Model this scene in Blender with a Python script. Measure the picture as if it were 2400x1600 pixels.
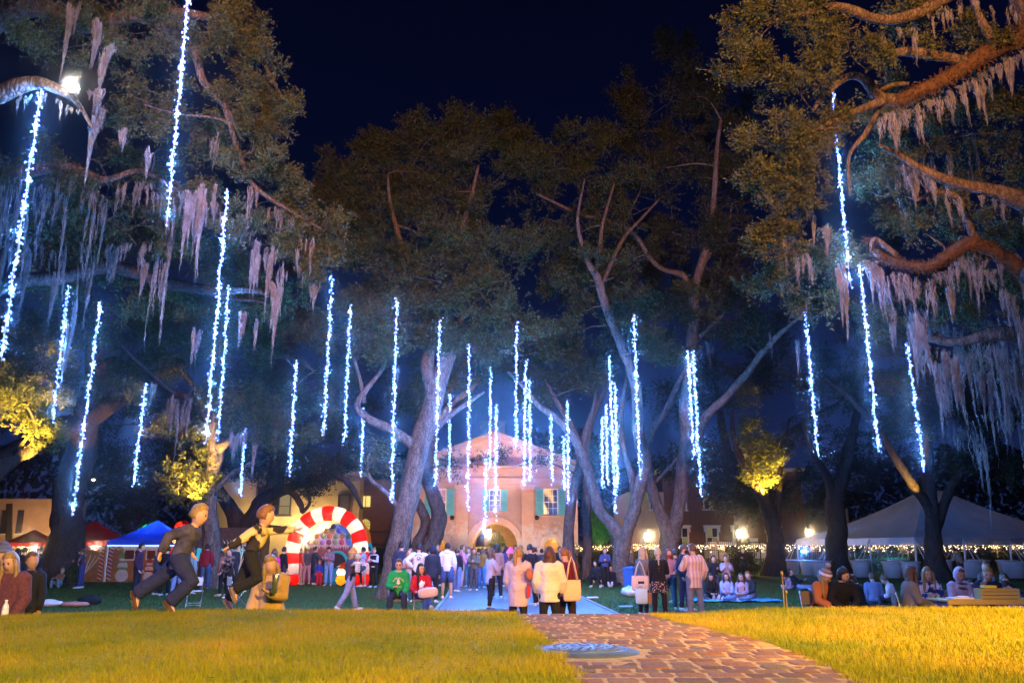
import bpy, math, random
import numpy as np
from mathutils import Vector, Matrix
for o in list(bpy.data.objects):
    bpy.data.objects.remove(o)
SC = bpy.context.scene
COL = SC.collection
R = math.radians
rng = np.random.default_rng(7)
random.seed(7)

# ---------------------------------------------------------------- camera, sky, lights, exposure
TILT = R(13.63)
FPX = 2000.0
EYE = 1.62
cam_data = bpy.data.cameras.new('camera')
cam_data.sensor_width = 36.0
cam_data.lens = 30.0
cam_data.clip_start = 0.05
cam_data.clip_end = 2000.0
cam = bpy.data.objects.new('camera', cam_data)
cam.location = (0, 0, EYE)
cam.rotation_euler = (math.pi / 2 + TILT, 0, 0)
COL.objects.link(cam)
SC.camera = cam

W = bpy.data.worlds.new('World')
SC.world = W
W.use_nodes = True
wn, wl = W.node_tree.nodes, W.node_tree.links
bg = wn['Background']
tc = wn.new('ShaderNodeTexCoord')
sx = wn.new('ShaderNodeSeparateXYZ')
rp = wn.new('ShaderNodeValToRGB')
wl.new(tc.outputs['Generated'], sx.inputs[0])
wl.new(sx.outputs['Z'], rp.inputs[0])
wl.new(rp.outputs[0], bg.inputs['Color'])
rp.color_ramp.elements[0].position = 0.0
rp.color_ramp.elements[0].color = (0.010, 0.020, 0.085, 1)
rp.color_ramp.elements[1].position = 0.75
rp.color_ramp.elements[1].color = (0.0005, 0.0009, 0.0065, 1)
e = rp.color_ramp.elements.new(0.35)
e.color = (0.0013, 0.0026, 0.017, 1)
bg.inputs['Strength'].default_value = 1.0

SC.view_settings.view_transform = 'Standard'
SC.view_settings.look = 'None'
SC.view_settings.exposure = 0.0
SC.view_settings.gamma = 1.0
SC.view_settings.use_curve_mapping = False
cy = SC.cycles
cy.use_denoising = True
try:
    cy.denoiser = 'OPENIMAGEDENOISE'
except Exception:
    pass
cy.max_bounces = 4
cy.diffuse_bounces = 2
cy.glossy_bounces = 2
cy.transmission_bounces = 3
cy.volume_bounces = 0
cy.transparent_max_bounces = 4
cy.sample_clamp_indirect = 3.0
cy.sample_clamp_direct = 0.0
cy.use_light_tree = True
cy.volume_step_rate = 4.0
cy.caustics_reflective = False
cy.caustics_refractive = False

SODIUM = (1.0, 0.475, 0.025)
LAV = (0.66, 0.52, 1.0)
BLUE = (0.11, 0.33, 1.0)


def light(name, kind, loc, energy, color, radius=0.1, target=None, angle=60, blend=0.5, parent=None):
    d = bpy.data.lights.new(name, kind)
    d.energy = energy
    d.color = color
    d.shadow_soft_size = radius
    o = bpy.data.objects.new(name, d)
    o.location = loc
    if kind == 'SPOT':
        d.spot_size = R(angle)
        d.spot_blend = blend
    if target is not None:
        o.rotation_euler = (Vector(target) - Vector(loc)).to_track_quat('-Z', 'Y').to_euler()
    COL.objects.link(o)
    if parent is not None:
        o.parent = parent
        o.matrix_parent_inverse = parent.matrix_world.inverted()
    return o


# floodlights on the hall behind the photographer: sodium on the right, pale on the left
light('sodium_floodlight', 'SPOT', (7.6, 2.2, 6.0), 40000, SODIUM, 0.25, (5.5, 6.9, 1.0), 68, 0.9)
light('sodium_floodlight', 'SPOT', (5.0, -4.0, 6.4), 25000, (1.0, 0.58, 0.05), 0.25, (-2.6, 7.0, 0.9), 50, 0.8)
light('sodium_floodlight', 'SPOT', (3.5, -12.0, 9.0), 110000, (1.0, 0.37, 0.07), 0.3, (-1, 38, 12.5), 44, 0.6)
light('sodium_floodlight', 'SPOT', (4.0, -11.0, 9.0), 3600, (1.0, 0.58, 0.10), 0.3, (5.2, 13.5, 9.8), 15, 0.7)
light('pale_floodlight', 'SPOT', (-6.0, -12.0, 8.0), 15000, LAV, 0.3, (6, 27, 2.6), 70, 0.7)

# ---------------------------------------------------------------- pixel helpers (2400 x 1600 picture)
CT, ST = math.cos(TILT), math.sin(TILT)


def P(x, y, Y):
    u, v = (x - 1200) / FPX, (800 - y) / FPX
    t = Y / (CT - v * ST)
    return Vector((u * t, Y, EYE + t * (ST + v * CT)))


def D(x, y, Y):
    return P(x * 1.0204, y * 1.0204, Y)


def Gd(x, y, z=0.0):
    """point on the ground height z under pixel x, y"""
    u, v = (x - 1200) / FPX, (800 - y) / FPX
    t = (z - EYE) / (ST + v * CT)
    return Vector((u * t, t * (CT - v * ST), z))


def mpp(Y):
    return Y / 1.0 / FPX


# ---------------------------------------------------------------- materials
_mats = {}


def mat(name, color, rough=0.85, var=0.25, scale=6.0, bump=0.0, bscale=40.0, metal=0.0, spec=0.3,
        emit=None, estr=0.0, transl=0.0, alpha=None, coat=0.0, sheen=0.0):
    key = (name, tuple(color), rough, var, scale, bump, metal, transl, estr)
    if key in _mats:
        return _mats[key]
    m = bpy.data.materials.new(name)
    m.use_nodes = True
    n, l = m.node_tree.nodes, m.node_tree.links
    b = n['Principled BSDF']
    b.inputs['Roughness'].default_value = rough
    b.inputs['Metallic'].default_value = metal
    b.inputs['Specular IOR Level'].default_value = spec
    b.inputs['Coat Weight'].default_value = coat
    b.inputs['Sheen Weight'].default_value = sheen
    c = (*color, 1)
    b.inputs['Base Color'].default_value = c
    if var > 0 or bump > 0:
        t = n.new('ShaderNodeTexCoord')
    if var > 0:
        nz = n.new('ShaderNodeTexNoise')
        nz.inputs['Scale'].default_value = scale
        nz.inputs['Detail'].default_value = 5.0
        nz.inputs['Roughness'].default_value = 0.65
        l.new(t.outputs['Object'], nz.inputs['Vector'])
        cr = n.new('ShaderNodeValToRGB')
        cr.color_ramp.elements[0].position = 0.3
        cr.color_ramp.elements[1].position = 0.7
        cr.color_ramp.elements[0].color = (*[max(0, x * (1 - var)) for x in color], 1)
        cr.color_ramp.elements[1].color = (*[min(1, x * (1 + var)) for x in color], 1)
        l.new(nz.outputs['Fac'], cr.inputs[0])
        l.new(cr.outputs[0], b.inputs['Base Color'])
    if bump > 0:
        nb = n.new('ShaderNodeTexNoise')
        nb.inputs['Scale'].default_value = bscale
        nb.inputs['Detail'].default_value = 4.0
        l.new(t.outputs['Object'], nb.inputs['Vector'])
        bp = n.new('ShaderNodeBump')
        bp.inputs['Strength'].default_value = bump
        bp.inputs['Distance'].default_value = 0.02
        l.new(nb.outputs['Fac'], bp.inputs['Height'])
        l.new(bp.outputs[0], b.inputs['Normal'])
    if emit is not None:
        b.inputs['Emission Color'].default_value = (*emit, 1)
        b.inputs['Emission Strength'].default_value = estr
        m.cycles.emission_sampling = 'NONE'
    if transl > 0:
        tr = n.new('ShaderNodeBsdfTranslucent')
        if var > 0:
            l.new(cr.outputs[0], tr.inputs['Color'])
        else:
            tr.inputs['Color'].default_value = c
        mx = n.new('ShaderNodeMixShader')
        mx.inputs[0].default_value = transl
        out = n['Material Output']
        l.new(b.outputs[0], mx.inputs[1])
        l.new(tr.outputs[0], mx.inputs[2])
        l.new(mx.outputs[0], out.inputs['Surface'])
    if alpha is not None:
        b.inputs['Alpha'].default_value = alpha
    _mats[key] = m
    return m


def emis(name, color, strength):
    key = (name, tuple(color), strength)
    if key in _mats:
        return _mats[key]
    m = bpy.data.materials.new(name)
    m.use_nodes = True
    n, l = m.node_tree.nodes, m.node_tree.links
    n.remove(n['Principled BSDF'])
    em = n.new('ShaderNodeEmission')
    em.inputs[0].default_value = (*color, 1)
    em.inputs[1].default_value = strength
    l.new(em.outputs[0], n['Material Output'].inputs['Surface'])
    m.cycles.emission_sampling = 'NONE'
    _mats[key] = m
    return m


# ---------------------------------------------------------------- object helpers
def tag(o, label=None, cat=None, group=None, kind=None):
    if label:
        o['label'] = label
    if cat:
        o['category'] = cat
    if group:
        o['group'] = group
    if kind:
        o['kind'] = kind
    return o


def link(name, me, m=None, parent=None, loc=None, rot=None):
    o = bpy.data.objects.new(name, me)
    if m is not None and me is not None and len(me.materials) == 0:
        me.materials.append(m)
    COL.objects.link(o)
    if parent is not None:
        o.parent = parent
    if loc is not None:
        o.location = loc
    if rot is not None:
        o.rotation_euler = rot
    return o


def empty(name, loc=(0, 0, 0), rz=0.0, label=None, cat=None, group=None):
    o = bpy.data.objects.new(name, None)
    o.empty_display_size = 0.2
    COL.objects.link(o)
    o.location = loc
    o.rotation_euler = (0, 0, rz)
    return tag(o, label, cat, group)


def np_mesh(name, v, faces, m=None, parent=None, smooth=False, loc=None, rot=None):
    """faces: (M,3) or (M,4) int array"""
    me = bpy.data.meshes.new(name)
    v = np.asarray(v, dtype=np.float32)
    f = np.asarray(faces, dtype=np.int32)
    k = f.shape[1]
    me.vertices.add(len(v))
    me.vertices.foreach_set('co', v.ravel())
    me.loops.add(f.size)
    me.loops.foreach_set('vertex_index', f.ravel())
    me.polygons.add(len(f))
    me.polygons.foreach_set('loop_start', np.arange(0, f.size, k, dtype=np.int32))
    me.polygons.foreach_set('loop_total', np.full(len(f), k, dtype=np.int32))
    if smooth:
        me.polygons.foreach_set('use_smooth', np.ones(len(f), dtype=bool))
    me.update(calc_edges=True)
    return link(name, me, m, parent, loc, rot)


class MB:
    """collects shapes into one mesh"""

    def __init__(self):
        self.v, self.f = [], []

    def add(self, vs, fs):
        b = len(self.v)
        self.v.extend([tuple(p) for p in vs])
        self.f.extend([tuple(i + b for i in q) for q in fs])
        return self

    def box(self, c, s, rz=0.0, M=None):
        x, y, z = s[0] / 2, s[1] / 2, s[2] / 2
        vs = [Vector((a * x, b * y, d * z)) for d in (-1, 1) for b in (-1, 1) for a in (-1, 1)]
        if M is not None:
            vs = [M @ p for p in vs]
        elif rz:
            q = Matrix.Rotation(rz, 3, 'Z')
            vs = [q @ p for p in vs]
        vs = [p + Vector(c) for p in vs]
        return self.add(vs, [(0, 2, 3, 1), (4, 5, 7, 6), (0, 1, 5, 4), (2, 6, 7, 3), (0, 4, 6, 2), (1, 3, 7, 5)])

    def b2(self, a, b):
        """box between two corners"""
        a, b = Vector(a), Vector(b)
        return self.box((a + b) / 2, [abs(b[i] - a[i]) for i in range(3)])

    def tube(self, pts, rad, n=8, caps=True, ell=None):
        pts = [Vector(p) for p in pts]
        if not hasattr(rad, '__len__'):
            rad = [rad] * len(pts)
        rings = []
        ref = None
        for i, p in enumerate(pts):
            d = (pts[min(i + 1, len(pts) - 1)] - pts[max(i - 1, 0)])
            d = d.normalized() if d.length > 1e-9 else Vector((0, 0, 1))
            if ref is None:
                ref = d.orthogonal().normalized()
            else:
                ref = (ref - d * ref.dot(d))
                ref = ref.normalized() if ref.length > 1e-6 else d.orthogonal().normalized()
            s = d.cross(ref)
            rings.append([p + (ref * math.cos(2 * math.pi * k / n) + s * math.sin(2 * math.pi * k / n)) * rad[i] for k in range(n)])
        return self.rings(rings, caps)

    def rings(self, rings, caps=True):
        n = len(rings[0])
        vs = [p for r in rings for p in r]
        fs = []
        for i in range(len(rings) - 1):
            for k in range(n):
                k2 = (k + 1) % n
                fs.append((i * n + k, i * n + k2, (i + 1) * n + k2, (i + 1) * n + k))
        if caps:
            fs.append(tuple(reversed(range(n))))
            fs.append(tuple((len(rings) - 1) * n + k for k in range(n)))
        return self.add(vs, fs)

    def ell(self, c, r, n=12, m=8, M=None, fn=None):
        c = Vector(c)
        if not hasattr(r, '__len__'):
            r = (r, r, r)
        rings = []
        for j in range(m + 1):
            th = math.pi * (0.02 + 0.96 * j / m)
            ring = []
            for k in range(n):
                ph = 2 * math.pi * k / n
                d = Vector((math.sin(th) * math.cos(ph), math.sin(th) * math.sin(ph), -math.cos(th)))
                p = Vector((d.x * r[0], d.y * r[1], d.z * r[2]))
                if fn:
                    p = fn(p, d)
                if M is not None:
                    p = M @ p
                ring.append(p + c)
            rings.append(ring)
        return self.rings(rings)

    def lathe(self, c, prof, n=16, caps=True):
        c = Vector(c)
        return self.rings([[c + Vector((r * math.cos(2 * math.pi * k / n), r * math.sin(2 * math.pi * k / n), z)) for k in range(n)] for r, z in prof], caps)

    def prism(self, poly, a, b):
        """polygon of 2D points (x,z) extruded along y from a to b"""
        n = len(poly)
        vs = [(x, a, z) for x, z in poly] + [(x, b, z) for x, z in poly]
        fs = [tuple(range(n)), tuple(reversed(range(n, 2 * n)))]
        for k in range(n):
            k2 = (k + 1) % n
            fs.append((k, k + n, k2 + n, k2))
        return self.add(vs, fs)

    def quad(self, a, b, c, d):
        return self.add([a, b, c, d], [(0, 1, 2, 3)])

    def build(self, name, m=None, parent=None, smooth=False, loc=None, rot=None, bevel=0.0):
        me = bpy.data.meshes.new(name)
        me.from_pydata([tuple(p) for p in self.v], [], self.f)
        me.update()
        if smooth:
            me.polygons.foreach_set('use_smooth', np.ones(len(me.polygons), dtype=bool))
        o = link(name, me, m, parent, loc, rot)
        if bevel > 0:
            bv = o.modifiers.new('bevel', 'BEVEL')
            bv.width = bevel
            bv.segments = 2
            bv.limit_method = 'ANGLE'
        return o


def catmull(pts, sub=6):
    """pts: list of tuples of equal length -> smoothed list"""
    a = np.array(pts, dtype=float)
    out = []
    n = len(a)
    for i in range(n - 1):
        p0, p1, p2, p3 = a[max(i - 1, 0)], a[i], a[i + 1], a[min(i + 2, n - 1)]
        for s in range(sub):
            t = s / sub
            out.append(0.5 * ((2 * p1) + (-p0 + p2) * t + (2 * p0 - 5 * p1 + 4 * p2 - p3) * t * t + (-p0 + 3 * p1 - 3 * p2 + p3) * t ** 3))
    out.append(a[-1])
    return np.array(out)


def wave(p, s=1.0, seed=0.0):
    """cheap smooth noise -1..1 for arrays of points"""
    x, y, z = p[..., 0] * s + seed, p[..., 1] * s + seed * 1.7, p[..., 2] * s - seed * 0.6
    return (np.sin(x * 1.7 + 1.3 * np.sin(y * 1.1)) + np.sin(y * 1.9 + 1.2 * np.sin(z * 1.3)) + np.sin(z * 1.6 + 1.4 * np.sin(x * 0.9))) / 3

# ================================================================ GROUND
def sstep(a, b, x):
    t = np.clip((x - a) / (b - a), 0, 1)
    return t * t * (3 - 2 * t)


def path_l(y):
    return np.interp(y, [2, 4.6, 5.3, 6.3, 8.44, 12], [0.34, 0.33, 0.32, 0.285, 0.095, -0.2])


def path_r(y):
    return np.interp(y, [2, 4.6, 5.4, 6.4, 7.4, 8.6, 9.5, 12], [1.74, 1.80, 1.87, 1.91, 1.76, 1.52, 1.45, 1.4])


def mound_z(x, y, path=True):
    x, y = np.asarray(x, float), np.asarray(y, float)
    crest = np.interp(x, [-9, -6, -4.2, -1.5, -0.4, 0.1, 1.8, 2.6, 4, 9], [0.86, 0.91, 0.985, 1.0, 0.985, 0.965, 0.965, 1.0, 1.025, 1.03])
    z = 0.955 + (crest - 0.955) * sstep(4.0, 8.8, y)
    z = z + 0.008 * np.sin(x * 2.1 + 0.5 * y) * np.cos(y * 1.7)
    if path:
        ins = sstep(-0.10, 0.05, np.minimum(x - path_l(y), path_r(y) - x))
        z = z * (1 - ins) + 0.895 * ins
    return z * (1 - sstep(9.2, 12.0, y)) + 0.004 * 0


def grass_mat(name, c1, c2, c3):
    m = bpy.data.materials.new(name)
    m.use_nodes = True
    n, l = m.node_tree.nodes, m.node_tree.links
    b = n['Principled BSDF']
    b.inputs['Roughness'].default_value = 0.8
    b.inputs['Specular IOR Level'].default_value = 0.05
    t = n.new('ShaderNodeTexCoord')
    a = n.new('ShaderNodeTexNoise')
    a.inputs['Scale'].default_value = 0.9
    a.inputs['Detail'].default_value = 4
    f = n.new('ShaderNodeTexNoise')
    f.inputs['Scale'].default_value = 24
    f.inputs['Detail'].default_value = 3
    l.new(t.outputs['Object'], a.inputs['Vector'])
    l.new(t.outputs['Object'], f.inputs['Vector'])
    r = n.new('ShaderNodeValToRGB')
    r.color_ramp.elements[0].position = 0.36
    r.color_ramp.elements[0].color = (*c1, 1)
    r.color_ramp.elements[1].position = 0.66
    r.color_ramp.elements[1].color = (*c3, 1)
    el = r.color_ramp.elements.new(0.5)
    el.color = (*c2, 1)
    mx = n.new('ShaderNodeMath')
    mx.operation = 'MULTIPLY_ADD'
    mx.inputs[1].default_value = 0.45
    l.new(f.outputs['Fac'], mx.inputs[0])
    ml = n.new('ShaderNodeMath')
    ml.operation = 'MULTIPLY'
    ml.inputs[1].default_value = 0.55
    l.new(a.outputs['Fac'], ml.inputs[0])
    l.new(ml.outputs[0], mx.inputs[2])
    l.new(mx.outputs[0], r.inputs[0])
    l.new(r.outputs[0], b.inputs['Base Color'])
    return m


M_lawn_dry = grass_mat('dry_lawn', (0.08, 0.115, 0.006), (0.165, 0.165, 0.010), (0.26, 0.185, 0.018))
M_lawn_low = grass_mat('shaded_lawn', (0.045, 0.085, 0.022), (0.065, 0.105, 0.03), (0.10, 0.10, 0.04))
M_soil = mat('soil', (0.10, 0.075, 0.04), 0.95, 0.4, 3.0)

# lower lawn, one sheet out to the horizon
xs = np.concatenate([[-220, -120], np.linspace(-60, 60, 49), [120, 220]])
ys = np.concatenate([[-60, -40], np.linspace(-20, 110, 53), [160, 220]])
X, Y = np.meshgrid(xs, ys)
Z = 0.02 * np.sin(X * 0.7 + 1.0) * np.sin(Y * 0.53) * (np.abs(X - 0.0) > 3.2) * (Y > 12) * (Y < 100) - 0.02
nx, ny = len(xs), len(ys)
ii = np.arange(ny - 1)[:, None] * nx + np.arange(nx - 1)[None, :]
F = np.stack([ii, ii + 1, ii + nx + 1, ii + nx], -1).reshape(-1, 4)
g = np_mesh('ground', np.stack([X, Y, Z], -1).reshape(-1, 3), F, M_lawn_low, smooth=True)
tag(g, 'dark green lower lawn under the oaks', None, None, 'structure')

# raised foreground lawn
xs = np.linspace(-16, 18, 171)
ys = np.concatenate([np.linspace(-16, 2, 10), np.linspace(2.6, 12.2, 97)])
X, Y = np.meshgrid(xs, ys)
Z = mound_z(X, Y)
Z = np.where(Y > 12.1, -0.1, Z)
nx, ny = len(xs), len(ys)
ii = np.arange(ny - 1)[:, None] * nx + np.arange(nx - 1)[None, :]
F = np.stack([ii, ii + 1, ii + nx + 1, ii + nx], -1).reshape(-1, 4)
lawn = np_mesh('lawn', np.stack([X, Y, Z], -1).reshape(-1, 3), F, M_lawn_dry, smooth=True)
tag(lawn, 'raised foreground lawn of yellowing grass', None, None, 'structure')


def blades(n, x, y, z, h, w, m, name, label, lean=0.6):
    a = rng.uniform(0, 2 * np.pi, n)
    sx, sy = np.cos(a) * w / 2, np.sin(a) * w / 2
    b = rng.uniform(0, 2 * np.pi, n)
    k = h * lean * rng.uniform(0.1, 1.0, n)
    v = np.empty((n, 3, 3), np.float32)
    v[:, 0] = np.stack([x - sx, y - sy, z], -1)
    v[:, 1] = np.stack([x + sx, y + sy, z], -1)
    v[:, 2] = np.stack([x + np.cos(b) * k, y + np.sin(b) * k, z + h], -1)
    o = np_mesh(name, v.reshape(-1, 3), np.arange(n * 3).reshape(-1, 3), m)
    tag(o, label, None, None, 'stuff')
    return o


N = 300000
yy = 3.6 + 6.9 * rng.random(N) ** 1.15
xx = (rng.random(N) * 2 - 1) * (0.66 * yy + 0.4)
edge = 0.02 * np.sin(yy * 9) + 0.03 * np.sin(yy * 23 + 1) + 0.02 * np.sin(yy * 41)
outp = (xx < path_l(yy) + 0.015 + edge) | (xx > path_r(yy) - 0.03 + edge)
mh = (xx - 0.50) ** 2 + (yy - 6.16) ** 2 > np.where(xx < path_l(yy), 0.355, 0.40) ** 2
k = outp & mh
xx, yy = xx[k], yy[k]
n = len(xx)
tuf = 0.5 + 0.5 * wave(np.stack([xx * 2.2, yy * 2.2, xx * 0], -1), 1.6)
h = (0.016 + 0.030 * rng.random(n) ** 1.4) * (0.75 + 0.55 * tuf)
h = np.where(rng.random(n) < 0.012, h * 1.7, h)
blades(n, xx, yy, mound_z(xx, yy, False) - 0.004, h, 0.003 + 0.004 * rng.random(n), M_lawn_dry, 'grass', 'short yellow green grass on the foreground lawn', 0.8)

N = 100000
yy = 12.5 + 34 * rng.random(N) ** 1.3
xx = (rng.random(N) * 2 - 1) * 0.66 * yy
k = (np.abs(xx - (0.55 - (yy - 14) * 0.027)) > 2.3)
xx, yy = xx[k], yy[k]
n = len(xx)
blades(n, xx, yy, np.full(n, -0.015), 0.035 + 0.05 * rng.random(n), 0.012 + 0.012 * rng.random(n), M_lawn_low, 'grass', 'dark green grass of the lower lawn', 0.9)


# lower paved walk to the gatehouse
def paving(name, c1, c2, cm, sc, rough):
    m = bpy.data.materials.new(name)
    m.use_nodes = True
    n, l = m.node_tree.nodes, m.node_tree.links
    b = n['Principled BSDF']
    t = n.new('ShaderNodeTexCoord')
    br = n.new('ShaderNodeTexBrick')
    br.inputs['Scale'].default_value = sc
    br.inputs['Color1'].default_value = (*c1, 1)
    br.inputs['Color2'].default_value = (*c2, 1)
    br.inputs['Mortar'].default_value = (*cm, 1)
    br.inputs['Mortar Size'].default_value = 0.012
    br.inputs['Bias'].default_value = 0.0
    br.inputs['Brick Width'].default_value = 0.62
    br.inputs['Row Height'].default_value = 0.30
    l.new(t.outputs['Object'], br.inputs['Vector'])
    nz = n.new('ShaderNodeTexNoise')
    nz.inputs['Scale'].default_value = 1.3
    nz.inputs['Detail'].default_value = 6
    l.new(t.outputs['Object'], nz.inputs['Vector'])
    mx = n.new('ShaderNodeMix')
    mx.data_type = 'RGBA'
    mx.blend_type = 'MULTIPLY'
    mx.inputs[0].default_value = 0.6
    l.new(br.outputs['Color'], mx.inputs[6])
    l.new(nz.outputs['Fac'], mx.inputs[7])
    l.new(mx.outputs[2], b.inputs['Base Color'])
    bp = n.new('ShaderNodeBump')
    bp.inputs['Strength'].default_value = 0.35
    bp.inputs['Distance'].default_value = 0.006
    l.new(br.outputs['Fac'], bp.inputs['Height'])
    bp.invert = True
    l.new(bp.outputs[0], b.inputs['Normal'])
    b.inputs['Roughness'].default_value = rough
    return m


M_walk = paving('walk_paving', (0.27, 0.25, 0.26), (0.21, 0.20, 0.22), (0.13, 0.12, 0.12), 1.0, 0.5)
pl = [(-1.95, 11.5, 2.72), (-1.95, 22, 2.65), (-2.2, 31, 2.3), (-2.9, 45, 1.7), (-3.7, 67, 1.2)]
v, f = [], []
for i, (a, y, b) in enumerate(pl):
    for j in range(7):
        v.append((a + (b - a) * j / 6, y, 0.012))
for i in range(len(pl) - 1):
    for j in range(6):
        q = i * 7 + j
        f.append((q, q + 1, q + 8, q + 7))
mb = MB().add(v, f)
w = mb.build('path', M_walk)
tag(w, 'paved walk leading to the gatehouse arch', None, None, 'structure')
# stone kerb strips beside the walk
M_kerb = mat('kerb_stone', (0.30, 0.28, 0.26), 0.8, 0.3, 4, 0.3, 30)
for s in (0, 2):
    mb = MB()
    for i in range(len(pl) - 1):
        a, b = pl[i], pl[i + 1]
        off = -0.06 if s == 0 else 0.06
        for z0, z1 in ((-0.02, 0.03),):
            p = [(a[s] + off - 0.05, a[1], z1), (a[s] + off + 0.05, a[1], z1), (b[s] + off + 0.05, b[1], z1), (b[s] + off - 0.05, b[1], z1)]
            mb.quad(*p)
            mb.quad((p[0][0], p[0][1], z0), p[0], p[3], (p[3][0], p[3][1], z0))
            mb.quad((p[1][0], p[1][1], z0), p[1], p[2], (p[2][0], p[2][1], z0))
    tag(mb.build('kerb', M_kerb), None, None, None, 'structure')

# upper brick path: mortar bed and single bricks
M_mortar = mat('sandy_mortar', (0.27, 0.20, 0.13), 0.95, 0.35, 14, 0.5, 90)
ys_ = np.linspace(2.0, 11.9, 60)
v, f = [], []
for y in ys_:
    drop = float(sstep(9.3, 11.9, np.array(y)))
    for x in np.linspace(float(path_l(y)) - 0.05, float(path_r(y)) + 0.05, 9):
        v.append((x, y, 0.9365 * (1 - drop) - 0.03 * drop))
for i in range(len(ys_) - 1):
    for j in range(8):
        q = i * 9 + j
        f.append((q, q + 1, q + 10, q + 9))
bp_ = MB().add(v, f).build('path', M_mortar, smooth=True)
tag(bp_, 'worn brick path over the raised lawn', None, None, 'structure')
BR = [mat('worn_brick', c, 0.85, 0.4, 9, 0.6, 60) for c in
      [(0.165, 0.078, 0.043), (0.125, 0.066, 0.05), (0.17, 0.095, 0.07), (0.10, 0.058, 0.045), (0.14, 0.085, 0.072), (0.115, 0.085, 0.055)]]


def brick_me(i):
    r = np.random.default_rng(i)
    n = 12
    a = np.linspace(0, 2 * np.pi, n, endpoint=False)
    ex = np.sign(np.cos(a)) * np.abs(np.cos(a)) ** 0.2 * 0.5
    ey = np.sign(np.sin(a)) * np.abs(np.sin(a)) ** 0.2 * 0.5
    rr = 1 + 0.09 * (r.random(n) - 0.5)
    ex, ey = ex * rr, ey * rr
    top = 0.011 * r.random()
    rings = []
    for s, z in ((1.0, -0.03), (1.0, 0.006), (0.965, 0.0095 + 0.15 * top), (0.85, 0.0105 + .25 * top)):
        rings.append([(ex[k] * s, ey[k] * s, z + (0.004 * (r.random() - 0.5) if z > 0.01 else 0)) for k in range(n)])
    mb = MB().rings(rings)
    me = bpy.data.meshes.new('brick')
    me.from_pydata(mb.v, [], mb.f)
    me.update()
    me.polygons.foreach_set('use_smooth', np.ones(len(me.polygons), dtype=bool))
    me.materials.append(BR[i % len(BR)])
    return me


brick_meshes = [brick_me(i) for i in range(18)]
y, row, nb = 4.05, 0, 0
while y < 9.6:
    rh = 0.155 + 0.04 * random.random()
    x0, x1 = float(path_l(y)), float(path_r(y))
    x = x0 - 0.02 - (0.1 if row % 2 else 0.0)
    while x < x1 - 0.04:
        bw = random.choice([0.15, 0.17, 0.18, 0.19, 0.21])
        cx, cy_ = x + bw / 2, y + rh / 2 + 0.012 * math.sin(x * 3 + row)
        if (cx - 0.50) ** 2 + (cy_ - 6.16) ** 2 > 0.47 ** 2 and cx < x1 + 0.06:
            o = link('brick', random.choice(brick_meshes), None, bp_, (cx, cy_, 0.928 + random.uniform(-0.003, 0.003)), (random.uniform(-.008, .008), random.uniform(-.008, .008), random.uniform(-.05, .05)))
            o.scale = (bw - 0.022, rh - 0.020, 1.0)
            nb += 1
        x += bw
    y += rh
    row += 1

# threshold stone where the brick path ends
o = MB().box((0, 0, 0), (1.75, 0.14, 0.05)).build('kerb', M_kerb, loc=(0.93, 9.72, 0.90), bevel=0.01)
tag(o, None, None, None, 'structure')

# manhole cover at the left edge of the bricks
M_iron = mat('cast_steel', (0.07, 0.10, 0.20), 0.5, 0.3, 12, 0.3, 60, metal=0.3)
M_rust = mat('rusty_hole', (0.12, 0.06, 0.035), 0.9, 0.3, 20)
mh = empty('manhole_cover', (0.50, 6.16, 0.925), 0, 'domed grey steel manhole cover at the left edge of the brick path', 'manhole cover')
MB().lathe((0, 0, 0), [(0.385, -0.05), (0.385, 0.004), (0.36, 0.020), (0.295, 0.036), (0.270, 0.036), (0.268, 0.026)], 40, False).build('rim', M_iron, mh, True)
MB().lathe((0, 0, 0), [(0.266, 0.02), (0.262, 0.040), (0.24, 0.046), (0.12, 0.050), (0.02, 0.051)], 40).build('lid', M_iron, mh, True)
st = MB()
for i in range(3):
    for k in range(10 + i * 7):
        a = 2 * math.pi * k / (10 + i * 7)
        r_ = .09 + i * .06
        st.box((r_ * math.cos(a), r_ * math.sin(a), .0505 - i * .0012), (.022, .012, .006), a + .8)
st.build('tread_studs', M_iron, mh)['kind'] = 'stuff'
MB().ell((0.0, 0.02, 0.050), (0.045, 0.02, 0.004), 12, 6).build('lifting_hole', M_rust, mh, True)
# dark drain lid on the walk
mh = empty('drain_cover', (-0.42, 22.9, 0.012), 0, 'low black drain lid on the grey walk behind the lawn', 'drain cover')
MB().lathe((0, 0, 0), [(0.62, 0.0), (0.60, 0.05), (0.48, 0.085), (0.1, 0.10)], 28).build('lid', mat('black_rubber', (0.012, 0.012, 0.014), 0.6, 0.2, 8), mh, True)

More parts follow.
